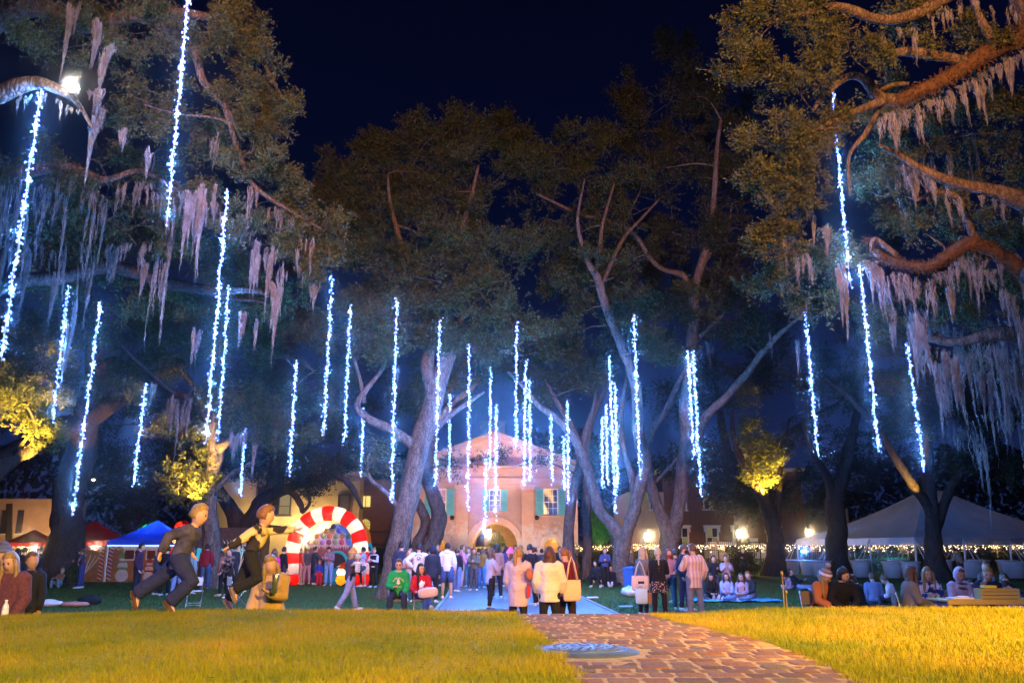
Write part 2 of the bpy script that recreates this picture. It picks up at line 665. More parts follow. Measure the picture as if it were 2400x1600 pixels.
# ================================================================ TREES
def bark_mat(name, c1, c2):
    m = bpy.data.materials.new(name)
    m.use_nodes = True
    n, l = m.node_tree.nodes, m.node_tree.links
    b = n['Principled BSDF']
    b.inputs['Roughness'].default_value = 0.9
    b.inputs['Specular IOR Level'].default_value = 0.15
    t = n.new('ShaderNodeTexCoord')
    mp = n.new('ShaderNodeMapping')
    mp.inputs['Scale'].default_value = (1, 1, 0.28)
    l.new(t.outputs['Object'], mp.inputs['Vector'])
    v = n.new('ShaderNodeTexVoronoi')
    v.feature = 'DISTANCE_TO_EDGE'
    v.inputs['Scale'].default_value = 14
    nz = n.new('ShaderNodeTexNoise')
    nz.inputs['Scale'].default_value = 7
    nz.inputs['Detail'].default_value = 6
    l.new(mp.outputs[0], v.inputs['Vector'])
    l.new(mp.outputs[0], nz.inputs['Vector'])
    r = n.new('ShaderNodeValToRGB')
    r.color_ramp.elements[0].position = 0.3
    r.color_ramp.elements[0].color = (*c1, 1)
    r.color_ramp.elements[1].position = 0.7
    r.color_ramp.elements[1].color = (*c2, 1)
    l.new(nz.outputs['Fac'], r.inputs[0])
    fr = n.new('ShaderNodeMapRange')
    fr.inputs[1].default_value = 0.0
    fr.inputs[2].default_value = 0.14
    fr.inputs[3].default_value = 0.35
    fr.inputs[4].default_value = 1.0
    l.new(v.outputs['Distance'], fr.inputs[0])
    fm = n.new('ShaderNodeMix')
    fm.data_type = 'RGBA'
    fm.blend_type = 'MULTIPLY'
    fm.inputs[0].default_value = 1.0
    l.new(r.outputs[0], fm.inputs[6])
    l.new(fr.outputs[0], fm.inputs[7])
    l.new(fm.outputs[2], b.inputs['Base Color'])
    ad = n.new('ShaderNodeMath')
    ad.operation = 'MULTIPLY_ADD'
    ad.inputs[1].default_value = 1.2
    l.new(v.outputs['Distance'], ad.inputs[0])
    l.new(nz.outputs['Fac'], ad.inputs[2])
    bp = n.new('ShaderNodeBump')
    bp.inputs['Strength'].default_value = 0.9
    bp.inputs['Distance'].default_value = 0.035
    l.new(ad.outputs[0], bp.inputs['Height'])
    l.new(bp.outputs[0], b.inputs['Normal'])
    return m


M_bark = bark_mat('oak_bark', (0.085, 0.065, 0.055), (0.20, 0.165, 0.14))
M_fern = mat('fern_bark', (0.06, 0.033, 0.017), 0.95, 0.5, 9, 0.8, 40)


def leaf_mat(name, c, var=0.55, scale=1.2):
    return mat(name, c, 0.55, var, scale, spec=0.25, transl=0.32)


M_bark_near = bark_mat('near_oak_bark', (0.050, 0.040, 0.033), (0.135, 0.108, 0.088))
M_bark_dark = bark_mat('dark_oak_bark', (0.035, 0.026, 0.024), (0.085, 0.066, 0.058))


M_leaf = leaf_mat('oak_leaf', (0.046, 0.066, 0.022))
M_leaf_near = leaf_mat('oak_leaf_near', (0.060, 0.076, 0.026), 0.5, 2.0)
M_leaf_dark = leaf_mat('dark_leaf', (0.028, 0.040, 0.018))
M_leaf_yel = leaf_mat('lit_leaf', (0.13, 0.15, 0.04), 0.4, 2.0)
M_moss = mat('spanish_moss', (0.20, 0.20, 0.19), 0.95, 0.45, 3.0, transl=0.3, spec=0.1)


class Tree:
    def __init__(self, label, bark=None, base=(0, 0, 0)):
        self.root = empty('oak_tree', base, 0, label, 'tree', 'live oaks around the lawn')
        self.base = Vector(base)
        self.mb = MB()
        self.fern = MB()
        self.nodes = []      # points on limbs with radius, for attaching twigs
        self.leaves = []
        self.bark = bark or M_bark
        self.mossv = []

    def limb(self, pts, sub=5, n=9, dis=0.07, world=False, fern=False, flare=False):
        """pts: native (x, y, depth, width px) or world (x,y,z,r)"""
        w = []
        for q in pts:
            if world:
                w.append((q[0], q[1], q[2], q[3]))
            else:
                p = P(q[0], q[1], q[2])
                w.append((p.x, p.y, p.z, q[3] * q[2] / 2 / FPX))
        c = catmull(w, sub)
        pv = c[:, :3].copy()
        rad = np.maximum(c[:, 3], 0.008)
        wob = np.stack([wave(pv, 1.1, 3 + i * 5.1) for i in range(3)], -1) * rad[:, None] * 0.35
        pv = pv + wob
        if flare:
            zz = pv[:, 2] - pv[:, 2].min()
            rad = rad * (1 + 0.42 * np.exp(-zz * 1.6))
            pv[:, 2] -= 0.35 * np.exp(-zz * 3)
        mb = MB()
        mb.tube([Vector(p) for p in pv], list(rad), n, True)
        a = np.array([tuple(v) for v in mb.v])
        rr = np.repeat(rad, n)[:len(a)]
        d = (wave(a, 3.1, 1.0) + .6 * wave(a, 9.0, 4.0) + .35 * wave(a, 23.0, 2.0))[:, None]
        ctr = np.repeat(pv, n, 0)[:len(a)]
        a = ctr + (a - ctr) * (1 + d * dis * 2.2)
        (self.fern if fern else self.mb).add([Vector(p) - self.base for p in a], mb.f)
        if fern:
            self.frond(pv, rad)
        for p, r in zip(pv, rad):
            self.nodes.append((*p, r))
        return pv, rad

    def frond(self, pv, rad, k=70):
        """small fern fronds all over a limb"""
        i = rng.integers(0, len(pv) - 1, len(pv) * k)
        t = rng.random(len(i))[:, None]
        d = rng.normal(size=(len(i), 3)); d /= np.linalg.norm(d, axis=1)[:, None]
        c = pv[i] * (1 - t) + pv[i + 1] * t + d * rad[i][:, None] * 0.95
        g = d + rng.normal(size=d.shape) * .5 + np.array([0, 0, -.3]); g /= np.linalg.norm(g, axis=1)[:, None]
        s = np.cross(g, rng.normal(size=g.shape)); s /= np.linalg.norm(s, axis=1)[:, None]
        L = rng.uniform(.03, .10, len(i))[:, None]
        self.fronds = getattr(self, 'fronds', []) + [np.stack([c - s * .004, c + s * .004, c + g * L + s * .008, c + g * L - s * .008], 1)]

    def reach(self, target, r_end=0.015, bend=0.25, maxr=0.14):
        """a branch from the nearest limb point to a target"""
        t = np.array(target)
        N_ = np.array(self.nodes)
        d = np.linalg.norm(N_[:, :3] - t, axis=1) + np.maximum(0, N_[:, 2] - t[2]) * 1.5
        s = N_[np.argmin(d)]
        a = s[:3]
        L = np.linalg.norm(t - a)
        if L < 0.3:
            return
        r0 = min(s[3] * 0.6, maxr, 0.02 + 0.016 * L)
        mid1 = a + (t - a) * 0.35 + np.array([random.uniform(-1, 1), random.uniform(-1, 1), random.uniform(0.1, 0.9)]) * L * bend * 0.5
        mid2 = a + (t - a) * 0.7 + np.array([random.uniform(-1, 1), random.uniform(-1, 1), random.uniform(-.2, .7)]) * L * bend * 0.4
        self.limb([(*a, r0), (*mid1, r0 * 0.75), (*mid2, r0 * 0.5), (*t, r_end)], 4, 6, 0.06, True)

    def clump(self, c, r, n, ls=0.1, branches=4, gap=0.25, up=0.25, sprig=13):
        """leafy volume: c world centre, r radii (3), n leaves"""
        c = np.array(c, float)
        r = np.array(r, float)
        for i in range(branches):
            d = rng.normal(size=3)
            d /= np.linalg.norm(d)
            self.reach(c + d * r * random.uniform(0.3, 0.85))
        m = max(1, n // sprig)
        nb = int(max(7, m / 26))
        d0 = rng.normal(size=(nb, 3))
        d0 /= np.linalg.norm(d0, axis=1)[:, None]
        lump = 1 + 0.28 * wave(d0, 2.3, c[0] * 3 + c[2])
        bc = c + d0 * r * (rng.random(nb) ** 0.42 * lump)[:, None]
        sr = r.mean() * rng.uniform(.10, .26, nb)
        wt = sr ** 2 * rng.uniform(.5, 1.5, nb)
        ix = rng.choice(nb, m, p=wt / wt.sum())
        o_ = rng.normal(size=(m, 3))
        o_ /= np.linalg.norm(o_, axis=1)[:, None]
        b = bc[ix] + o_ * np.array([1.15, 1.15, .72]) * (sr[ix] * rng.random(m) ** .45)[:, None]
        d = o_ * .8 + d0[ix] * .45
        d /= np.linalg.norm(d, axis=1)[:, None]
        keep = wave(b, 1.9 / max(0.5, min(r) ** 0.5), 2.2) > -0.75 + gap * 0.9 - 0.35 * rng.random(m)
        b, d = b[keep], d[keep]
        m = len(b)
        t = d * 0.75 + rng.normal(size=(m, 3)) * 0.55 + np.array([0, 0, up])
        t /= np.linalg.norm(t, axis=1)[:, None]
        L = ls * sprig * 0.30 * rng.uniform(0.6, 1.3, m)
        u = rng.random((m, sprig))
        ctr = b[:, None, :] + t[:, None, :] * (u * L[:, None])[..., None]
        ctr = ctr + rng.normal(size=ctr.shape) * ls * 0.45
        dr = t[:, None, :] * 0.7 + rng.normal(size=ctr.shape) * 0.75
        dr /= np.linalg.norm(dr, axis=-1)[..., None]
        sd = np.cross(dr, rng.normal(size=ctr.shape))
        sd /= np.linalg.norm(sd, axis=-1)[..., None] + 1e-9
        l2 = (ls * rng.uniform(0.6, 1.15, (m, sprig)) / 2)[..., None]
        w2 = l2 * rng.uniform(0.36, 0.5, (m, sprig))[..., None]
        q = np.stack([ctr - dr * l2, ctr + sd * w2, ctr + dr * l2, ctr - sd * w2], 2)
        self.leaves.append(q.reshape(-1, 4, 3))
        # twig stems
        s2 = np.cross(t, rng.normal(size=t.shape))
        s2 /= np.linalg.norm(s2, axis=1)[:, None] + 1e-9
        tw = 0.035 * ls + 0.002
        q2 = np.stack([b - s2 * tw, b + s2 * tw, b + t * L[:, None] + s2 * tw * 0.4, b + t * L[:, None] - s2 * tw * 0.4], 1)
        self.twigs = getattr(self, 'twigs', [])
        self.twigs.append(q2)
        return self

    def clump_px(self, x, y, Y, rx, ry, n, ls=None, depth=None, **k):
        p = D(x, y, Y)
        s = Y / 1960.0
        rr = (rx * s, depth if depth else max(rx, ry) * s * 0.8, ry * s)
        return self.clump(p, rr, n, ls or 0.05 + 0.0024 * Y, **k)

    def finish(self, leafm=None):
        self.mb.build('trunk', self.bark, self.root, True)
        if self.fern.v:
            self.fern.build('fern_covered_limb', M_fern, self.root, True)
            q = np.concatenate(self.fronds) - np.array(self.base)
            np_mesh('ferns', q.reshape(-1, 3), np.arange(len(q) * 4).reshape(-1, 4), M_fern, self.root)['kind'] = 'stuff'
        if self.leaves:
            q = np.concatenate(self.leaves) - np.array(self.base)
            o = np_mesh('crown', q.reshape(-1, 3), np.arange(len(q) * 4).reshape(-1, 4), leafm or M_leaf, self.root)
            o['kind'] = 'stuff'
            q = np.concatenate(self.twigs) - np.array(self.base)
            o = np_mesh('twigs', q.reshape(-1, 3), np.arange(len(q) * 4).reshape(-1, 4), self.bark, self.root)
            o['kind'] = 'stuff'
        if self.mossv:
            q = np.concatenate(self.mossv) - np.array(self.base)
            o = np_mesh('moss', q.reshape(-1, 3), np.arange(len(q) * 4).reshape(-1, 4), M_moss, self.root)
            o['kind'] = 'stuff'


def moss_quads(top, width, length, n, strand=0.012, sway=0.05):
    """hanging beard of tapering, wavy, fuzzy strands from a point"""
    top = np.array(top, float)
    seg = max(4, min(10, int(length / 0.16)))
    K = int(max(2, min(9, round(width / 0.075))))
    lc = np.sort(rng.uniform(-.5, .5, K)) * width
    ll = length * rng.uniform(0.3, 1.0, K) ** 1.2 * (1 - 0.5 * np.abs(lc / width))
    ll[rng.integers(0, K)] = length
    lr = width / K * rng.uniform(.35, .8, K)
    ki = rng.integers(0, K, n)
    g0 = rng.normal(size=n)
    x0 = g0 * lr[ki] * .6
    y0 = rng.normal(size=n) * lr[ki] * .6
    st = rng.random(n) ** 1.4 * 0.70
    L = ll[ki] * np.clip(1 - .22 * np.abs(g0), .4, 1) * rng.uniform(.75, 1, n)
    z0 = -L * st - np.abs(lc[ki]) * 0.15 - (rng.random(K) * .22 * length)[ki]
    L = np.maximum((1 - st) * L * rng.uniform(.45, 1, n), .05)
    tt0 = -z0 / (ll[ki] + 1e-6)
    ph = rng.uniform(0, 6.28, n)
    out = []
    T = np.linspace(0, 1, seg + 1)
    px, py = [], []
    for t in T:
        zz = np.clip((-z0 + L * t) / (ll[ki] + 1e-6), 0, 1.05)
        pr = (0.75 + 0.6 * np.sin(np.clip(zz * 2.2, 0, 3.14))) * np.clip(1.02 - zz, 0.02, 1) ** .8
        sw = sway * length * 0.35 * np.sin(zz * 3.1 + top[0] * 2 + ki * .7)
        px.append(lc[ki] * (1 - .25 * zz) + x0 * pr + sw + strand * 2.2 * np.sin(ph + t * 9))
        py.append(y0 * pr + strand * 2.2 * np.cos(ph * 1.3 + t * 8))
    a = rng.uniform(0, 3.14, n)
    for i in range(seg):
        wa = strand * (1.0 - 0.80 * T[i]) * 0.9
        wb = strand * (1.0 - 0.80 * T[i + 1]) * 0.9
        za, zb = z0 - L * T[i], z0 - L * T[i + 1]
        ca, sa = np.cos(a + i * .3), np.sin(a + i * .3)
        q = np.stack([np.stack([px[i] - ca * wa, py[i] - sa * wa, za], -1), np.stack([px[i] + ca * wa, py[i] + sa * wa, za], -1),
                      np.stack([px[i + 1] + ca * wb, py[i + 1] + sa * wb, zb], -1), np.stack([px[i + 1] - ca * wb, py[i + 1] - sa * wb, zb], -1)], 1)
        out.append(q)
    # little curled side wisps make the fuzzy outline
    k = n * 2
    idx = rng.integers(0, n, k)
    ti = rng.random(k)
    si = (ti * seg).astype(int)
    bx = np.array(px)[si, idx]
    by = np.array(py)[si, idx]
    bz = z0[idx] - L[idx] * T[si]
    d = rng.normal(size=(k, 3)) * np.array([1, 1, 0.8]) + np.array([0, 0, -0.5])
    d /= np.linalg.norm(d, axis=1)[:, None]
    ln = strand * rng.uniform(1.5, 4.0, k)
    b = np.stack([bx, by, bz], -1)
    s = np.cross(d, rng.normal(size=d.shape))
    s /= np.linalg.norm(s, axis=1)[:, None]
    w = strand * 0.28
    out.append(np.stack([b - s * w, b + s * w, b + d * ln[:, None] + s * w * .3, b + d * ln[:, None] - s * w * .3], 1))
    return np.concatenate(out) + top


def moss_thing(x, y, Y, wpx, lpx, label, group='Spanish moss hanging from the oaks', n=90, strand=None):
    """x, y: 2352-wide picture coordinates of the top of the beard"""
    p = D(x, y, Y)
    s = Y / 1960.0
    q = moss_quads((0, 0, 0), wpx * s, lpx * s * 1.12, int(n * 2.4), strand or 0.00032 * Y + 0.0009)
    o = np_mesh('moss_beard', q.reshape(-1, 3), np.arange(len(q) * 4).reshape(-1, 4), M_moss, None, loc=p)
    tag(o, label, 'moss', group)
    return o


def nat(*pts):
    return list(pts)


def dd(*pts):
    return [(a * 1.0204, b * 1.0204, c, w * 1.0204) for a, b, c, w in pts]


# ---- big oak at the left with the drooping limb
B = Gd(131, 1374)
T1 = Tree('massive dark leaning oak at the left, beside the red canopy', M_bark_dark, base=B)
T1.limb(nat((131, 1376, 41, 78), (142, 1265, 41, 70), (158, 1160, 41, 66), (176, 1065, 41, 66), (200, 990, 40.6, 66), (222, 930, 40.3, 56), (235, 860, 40, 50), (225, 780, 39.5, 40), (200, 690, 39, 30)), 6, 14, 0.08, flare=True)
T1.limb(nat((195, 1000, 40.6, 62), (125, 1008, 39.5, 58), (60, 1045, 38, 54), (0, 1092, 36.5, 50), (-90, 1150, 35, 44)), 6, 12)
T1.limb(nat((205, 985, 40.6, 50), (277, 936, 39, 44), (340, 893, 37.5, 34), (420, 850, 36, 24)), 5, 10)
T1.limb(nat((225, 880, 40.3, 40), (250, 850, 39, 36), (297, 862, 37, 30), (340, 884, 35, 26), (395, 916, 33, 20), (440, 930, 31.5, 14)), 5, 9)
T1.limb(nat((-60, 700, 22, 40), (40, 660, 22, 36), (138, 655, 22.5, 34), (237, 627, 23, 36), (316, 635, 23, 34), (435, 675, 22.5, 28), (514, 682, 21, 20), (593, 680, 20, 12), (650, 700, 19.5, 7)), 6, 10)
for q in [(90, 560, 27, 160, 80), (300, 560, 28, 190, 80), (470, 600, 27, 140, 70), (180, 720, 30, 190, 60), (400, 760, 31, 200, 80), (560, 760, 30, 110, 70), (620, 680, 24, 110, 60), (60, 800, 31, 110, 60), (300, 850, 34, 150, 60)]:
    T1.clump_px(*q, n=7500, branches=5, gap=0.45)
for q in [(520, 890, 36, 90, 70), (180, 640, 24, 160, 40), (330, 690, 24, 120, 45)]:
    T1.clump_px(*q, n=5200, branches=4, gap=0.5)
T1.finish(M_leaf)
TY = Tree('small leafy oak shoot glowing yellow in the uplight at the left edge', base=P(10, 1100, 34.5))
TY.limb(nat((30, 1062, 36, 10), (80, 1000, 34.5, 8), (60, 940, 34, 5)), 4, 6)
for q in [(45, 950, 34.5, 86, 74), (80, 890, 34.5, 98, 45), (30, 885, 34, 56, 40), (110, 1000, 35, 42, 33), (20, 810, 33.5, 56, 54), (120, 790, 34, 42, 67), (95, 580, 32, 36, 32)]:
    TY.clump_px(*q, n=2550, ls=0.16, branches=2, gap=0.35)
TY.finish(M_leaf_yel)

# ---- oak between the big one and the candy arch
B = Gd(490, 1378)
T2 = Tree('slim oak behind the running boy with an orange lit trunk', base=B)
T2.limb(nat((488, 1378, 38, 48), (490, 1215, 38, 36), (492, 1130, 38, 34), (505, 1060, 38, 32), (522, 1040, 37.5, 22), (550, 1028, 37, 12)), 5, 11, flare=True)
T2.limb(nat((500, 1090, 38, 30), (495, 1010, 37.5, 26), (520, 930, 37, 22), (554, 861, 36, 20), (593, 837, 35, 20), (652, 829, 34, 18), (704, 845, 33, 12), (735, 870, 32.5, 6)), 5, 9)
T2.limb(nat((495, 1010, 37.5, 20), (470, 930, 37.5, 16), (420, 860, 37, 10)), 4, 8)
T2.limb(nat((500, 1150, 38, 14), (545, 1110, 37.5, 11), (590, 1085, 37, 7)), 4, 7)
for q in [(590, 930, 31, 92, 55), (640, 985, 31.5, 70, 35), (540, 950, 32, 50, 40)]:
    T2.clump_px(*q, n=5200, branches=4, gap=0.2)
for q in [(660, 760, 34, 110, 50), (560, 850, 35, 90, 40), (700, 900, 36, 90, 60)]:
    T2.clump_px(*q, n=5000, branches=4, gap=0.45)
T2.finish(M_leaf)
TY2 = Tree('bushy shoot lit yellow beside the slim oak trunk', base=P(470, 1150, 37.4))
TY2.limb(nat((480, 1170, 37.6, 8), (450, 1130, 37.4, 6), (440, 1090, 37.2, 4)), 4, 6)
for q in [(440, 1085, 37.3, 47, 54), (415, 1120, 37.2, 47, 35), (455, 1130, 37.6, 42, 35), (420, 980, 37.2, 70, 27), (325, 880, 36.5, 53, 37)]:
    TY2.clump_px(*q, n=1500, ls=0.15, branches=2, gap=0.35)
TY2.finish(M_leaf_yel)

# ---- dark spreading oak behind the candy arch
B = Gd(560, 1352)
T3 = Tree('dark low oak with arching boughs behind the children', M_bark_dark, base=B)
T3.limb(nat((562, 1355, 47, 50), (560, 1280, 47, 44), (556, 1235, 47, 44), (535, 1180, 46.5, 30), (490, 1110, 46, 24), (440, 1060, 45, 14)), 5, 11, flare=True)
T3.limb(nat((560, 1240, 47, 40), (584, 1222, 46.5, 34), (607, 1188, 46, 34), (644, 1156, 45.5, 30), (672, 1143, 45, 26), (728, 1124, 44, 22), (785, 1116, 43, 18), (822, 1140, 42.5, 14), (850, 1190, 42, 7)), 5, 10)
T3.limb(nat((672, 1145, 45, 18), (692, 1162, 44.5, 14), (706, 1185, 44.2, 13), (709, 1200, 44.1, 10), (726, 1176, 44, 8), (719, 1150, 43.8, 5)), 4, 7)
T3.limb(nat((640, 1158, 45.5, 22), (660, 1100, 45, 18), (640, 1020, 44.5, 12), (690, 960, 44, 8)), 4, 8)
for q in [(690, 1010, 44, 120, 80), (780, 1040, 43, 90, 60), (600, 1050, 45, 120, 60), (720, 1090, 44, 130, 34), (760, 900, 44, 90, 60), (480, 1060, 44, 90, 50), (300, 1060, 46, 160, 60), (330, 1150, 47, 110, 50), (420, 960, 45, 100, 60)]:
    T3.clump_px(*q, n=6000, branches=4, gap=0.3)
T3.clump_px(690, 1125, 43.8, 50, 16, n=900, branches=2, gap=0.3)
T3.finish(M_leaf_dark)

# ---- leaning grey oak left of the walk
B = Gd(893, 1404)
TA = Tree('tall grey leaning oak left of the walk, beside the green hoodie', base=B)
TA.limb(dd((893, 1378, 30, 65.6), (905, 1300, 30, 51.2), (930, 1180, 30, 48.0), (955, 1080, 30.4, 46.4), (985, 960, 30.8, 46.4), (1008, 885, 31.2, 41.6), (1035, 800, 31.8, 32.0), (1046, 760, 32, 25.6), (1060, 690, 32.4, 20.8), (1040, 600, 32.8, 16.0), (1075, 480, 33.2, 11.2), (1100, 380, 33.6, 6.4)), 6, 14, 0.05, flare=True)
TA.limb(dd((1000, 905, 31, 38.4), (985, 850, 31.3, 32.0), (988, 790, 31.6, 27.2), (960, 700, 32, 20.8), (930, 600, 32.5, 16.0), (900, 480, 33, 10.4), (890, 400, 33.4, 5.6)), 6, 11)
TA.limb(dd((950, 1020, 30.5, 25.6), (900, 985, 30, 22.4), (848, 962, 29.6, 19.2), (819, 934, 29.3, 16.0), (836, 900, 29.1, 13.6), (872, 857, 28.9, 9.6), (890, 820, 28.7, 5.6)), 5, 9)
TA.limb(dd((835, 925, 29.3, 10.4), (828, 880, 29.2, 9.6), (812, 820, 29, 7.2)), 4, 7)
TA.limb(dd((915, 1165, 30, 14.4), (895, 1140, 29.8, 11.2), (868, 1115, 29.5, 9.6), (850, 1100, 29.3, 9.6), (843, 1070, 29.2, 6.4), (850, 1040, 29.1, 4.0)), 4, 7)
TA.limb(dd((1000, 985, 31, 16.0), (1029, 955, 31.5, 14.4), (1081, 921, 32, 11.2), (1112, 900, 32.5, 6.4)), 4, 8)
TA.limb(dd((1040, 790, 31.8, 16.0), (1090, 800, 32.4, 12.0), (1150, 805, 33, 9.6), (1200, 815, 33.6, 5.6)), 4, 8)
for q in [(860, 620, 30, 130, 90), (960, 680, 29.5, 120, 80), (870, 760, 27.5, 80, 75), (1030, 590, 31, 140, 100), (1120, 690, 30.5, 130, 80), (1010, 780, 31, 60, 40), (1170, 760, 31.5, 110, 60)]:
    TA.clump_px(*q, n=7500, branches=5, gap=0.35)
for q in [(920, 420, 36, 130, 100), (1040, 440, 35, 130, 110), (930, 520, 34, 130, 80), (1000, 330, 38, 120, 60), (1130, 560, 34, 130, 90), (820, 480, 35, 90, 90), (870, 345, 39, 60, 50), (765, 420, 38, 75, 80), (780, 540, 36, 80, 70), (1060, 300, 40, 70, 50), (850, 690, 32, 80, 50)]:
    TA.clump_px(*q, n=8200, branches=4, gap=0.3)
TA.clump_px(880, 1060, 29.2, 40, 60, n=2300, branches=2, gap=0.1)
TA.finish(M_leaf)

# ---- curved trunk behind it
B = Gd(1000, 1358)
TB = Tree('dark curving oak trunk in front of the gatehouse left window', base=B)
TB.limb(dd((985, 1330, 46, 44.0), (990, 1260, 46, 37.0), (1004, 1200, 46, 38.7), (998, 1150, 46, 33.4), (982, 1090, 46, 29.9), (985, 1020, 46, 29.9), (1005, 950, 46, 24.6), (1045, 880, 46, 17.6), (1075, 820, 46, 8.8)), 5, 12, flare=True)
TB.limb(dd((1000, 980, 46, 21.1), (1035, 930, 45.5, 15.8), (1080, 890, 45, 12.3), (1120, 850, 44.6, 7.0)), 4, 8)
TB.limb(dd((950, 1325, 47, 29.9), (957, 1250, 47, 26.4), (975, 1205, 47, 21.1), (962, 1165, 46.6, 21.1), (944, 1120, 46.4, 17.6), (950, 1050, 46, 14.1), (970, 960, 46, 8.8)), 5, 10)
for q in [(1000, 860, 45, 80, 50), (1090, 830, 44, 90, 50), (960, 930, 46, 70, 60), (1180, 840, 44, 100, 45)]:
    TB.clump_px(*q, n=4300, branches=4, gap=0.3)
for q in [(1075, 1060, 44, 60, 14), (1140, 1040, 43.6, 42, 16), (1020, 1085, 44.4, 30, 18)]:
    TB.clump_px(*q, n=520, ls=0.14, branches=2, gap=0.2)
TB.finish(M_leaf)

# ---- oaks behind the first right pair, their stems show beside the gatehouse
B = Gd(1338, 1362)
TE = Tree('thin grey oak stem standing against the gatehouse right corner', base=B)
TE.limb(nat((1338, 1362, 45, 34), (1335, 1240, 45, 26), (1345, 1150, 45, 26), (1362, 1070, 45, 24), (1340, 1000, 44.6, 18), (1300, 930, 44, 12), (1270, 880, 43.6, 7)), 5, 10, flare=True)
TE.limb(nat((1355, 1110, 45, 18), (1372, 1020, 45, 15), (1395, 930, 45, 11), (1390, 850, 45, 7)), 4, 8)
TE.limb(nat((1372, 1362, 48, 26), (1376, 1240, 48, 22), (1372, 1100, 48, 20), (1385, 980, 48, 16), (1440, 880, 47, 9)), 4, 8)
for q in [(1270, 850, 43, 100, 60), (1340, 840, 42, 90, 60), (1220, 790, 40, 80, 50), (1250, 900, 44, 60, 30), (1400, 780, 44, 90, 60)]:
    TE.clump_px(*q, n=4600, branches=4, gap=0.3)
TE.clump_px(1230, 1052, 43.5, 50, 16, n=620, ls=0.14, branches=2, gap=0.2)
TE.finish(M_leaf)

# ---- first V oak right of the walk
B = Gd(1452, 1370)
TC = Tree('pale forked oak right of the walk with three rising stems', base=B)
TC.limb(nat((1450, 1372, 41, 43.7), (1452, 1310, 41, 38.6), (1450, 1262, 41, 38.6), (1432, 1228, 41, 28.6), (1403, 1186, 41, 26.9), (1385, 1119, 41, 25.2), (1362, 1061, 40.5, 23.5), (1336, 1016, 40, 20.2), (1295, 975, 39.5, 16.8), (1262, 950, 39, 13.4), (1225, 905, 38.5, 8.4), (1190, 870, 38, 5.0)), 6, 12, flare=True)
TC.limb(nat((1455, 1280, 41, 33.6), (1468, 1240, 40.6, 28.6), (1485, 1195, 40.3, 28.6), (1510, 1119, 40, 28.6), (1514, 1074, 39.6, 26.9), (1501, 1029, 39.2, 26.9), (1492, 927, 38.6, 25.2), (1470, 842, 38, 23.5), (1434, 762, 37.4, 23.5), (1412, 695, 37, 21.8), (1401, 648, 36.6, 20.2), (1380, 615, 36.4, 13.4), (1362, 560, 36.2, 10.1), (1355, 505, 36, 7.6), (1370, 420, 36, 5.0)), 6, 12)
TC.limb(nat((1396, 640, 36.6, 15.1), (1408, 580, 36.8, 11.8), (1411, 528, 37, 9.2), (1440, 430, 37.4, 5.0)), 4, 8)
TC.limb(nat((1414, 660, 36.8, 11.8), (1440, 600, 37.2, 10.1), (1463, 557, 37.6, 9.2), (1500, 515, 38, 7.6), (1545, 466, 38.5, 5.0)), 4, 8)
TC.limb(nat((1489, 1180, 40.6, 20.2), (1480, 1120, 41, 16.8), (1461, 1052, 41.4, 15.1), (1456, 962, 41.8, 12.6), (1470, 880, 42, 7.6)), 4, 9)
for q in [(1380, 640, 37, 120, 70), (1460, 700, 36.5, 80, 50), (1480, 770, 36, 70, 60), (1360, 720, 38, 90, 60), (1530, 800, 36.5, 70, 45), (1580, 690, 38, 80, 50)]:
    TC.clump_px(*q, n=4700, branches=4, gap=0.45)
for q in [(1420, 600, 41, 90, 80), (1330, 640, 41, 90, 70), (1250, 420, 40, 130, 110), (1300, 540, 39, 120, 80), (1200, 330, 42, 90, 60), (1330, 340, 42, 100, 60), (1400, 470, 39, 100, 80), (1160, 300, 46, 60, 50)]:
    TC.clump_px(*q, n=7000, branches=4, gap=0.35)
TC.finish(M_leaf)

# ---- second V oak
B = Gd(1565, 1362)
TD = Tree('stout grey forked oak behind the striped shirt', base=B)
TD.limb(nat((1566, 1364, 44, 52.1), (1566, 1300, 44, 43.7), (1562, 1255, 44, 43.7), (1545, 1205, 44, 28.6), (1530, 1150, 44, 26.9), (1516, 1100, 43.6, 23.5), (1510, 1050, 43.3, 20.2), (1535, 1000, 43, 16.8), (1560, 968, 42.6, 15.1), (1588, 900, 42.2, 12.6), (1617, 851, 42, 9.2), (1650, 810, 41.6, 5.9)), 6, 12, flare=True)
TD.limb(nat((1570, 1270, 44, 38.6), (1584, 1200, 44, 33.6), (1599, 1141, 44, 31.9), (1604, 1052, 43.6, 30.2), (1612, 962, 43.2, 28.6), (1617, 873, 42.8, 26.9), (1630, 739, 42.2, 25.2), (1625, 700, 42, 25.2), (1645, 623, 41.6, 20.2), (1670, 519, 41, 18.5), (1674, 457, 40.6, 15.1), (1679, 374, 40.2, 11.8), (1690, 280, 40, 7.6)), 6, 12)
TD.limb(nat((1628, 720, 42, 21.8), (1612, 672, 41.8, 18.5), (1598, 644, 41.6, 15.1), (1554, 631, 41.2, 11.8), (1521, 602, 40.8, 11.8), (1484, 548, 40.4, 11.8), (1434, 519, 40, 10.1), (1351, 499, 39.5, 8.4), (1256, 453, 39, 5.9)), 5, 9)
TD.limb(nat((1610, 1075, 43.6, 23.5), (1632, 1040, 43, 21.8), (1662, 970, 42, 20.2), (1715, 918, 40.6, 18.5), (1760, 860, 39, 16.8), (1810, 800, 37.6, 15.1), (1860, 755, 36.4, 10.1), (1900, 720, 35.4, 5.9)), 5, 9)
TD.limb(nat((1640, 640, 41.6, 11.8), (1668, 590, 41.6, 10.1), (1700, 560, 41.6, 7.6), (1715, 480, 41.6, 5.0)), 4, 8)
TD.limb(nat((1640, 790, 42.4, 11.8), (1690, 740, 42, 9.2), (1740, 680, 41.6, 5.9)), 4, 8)
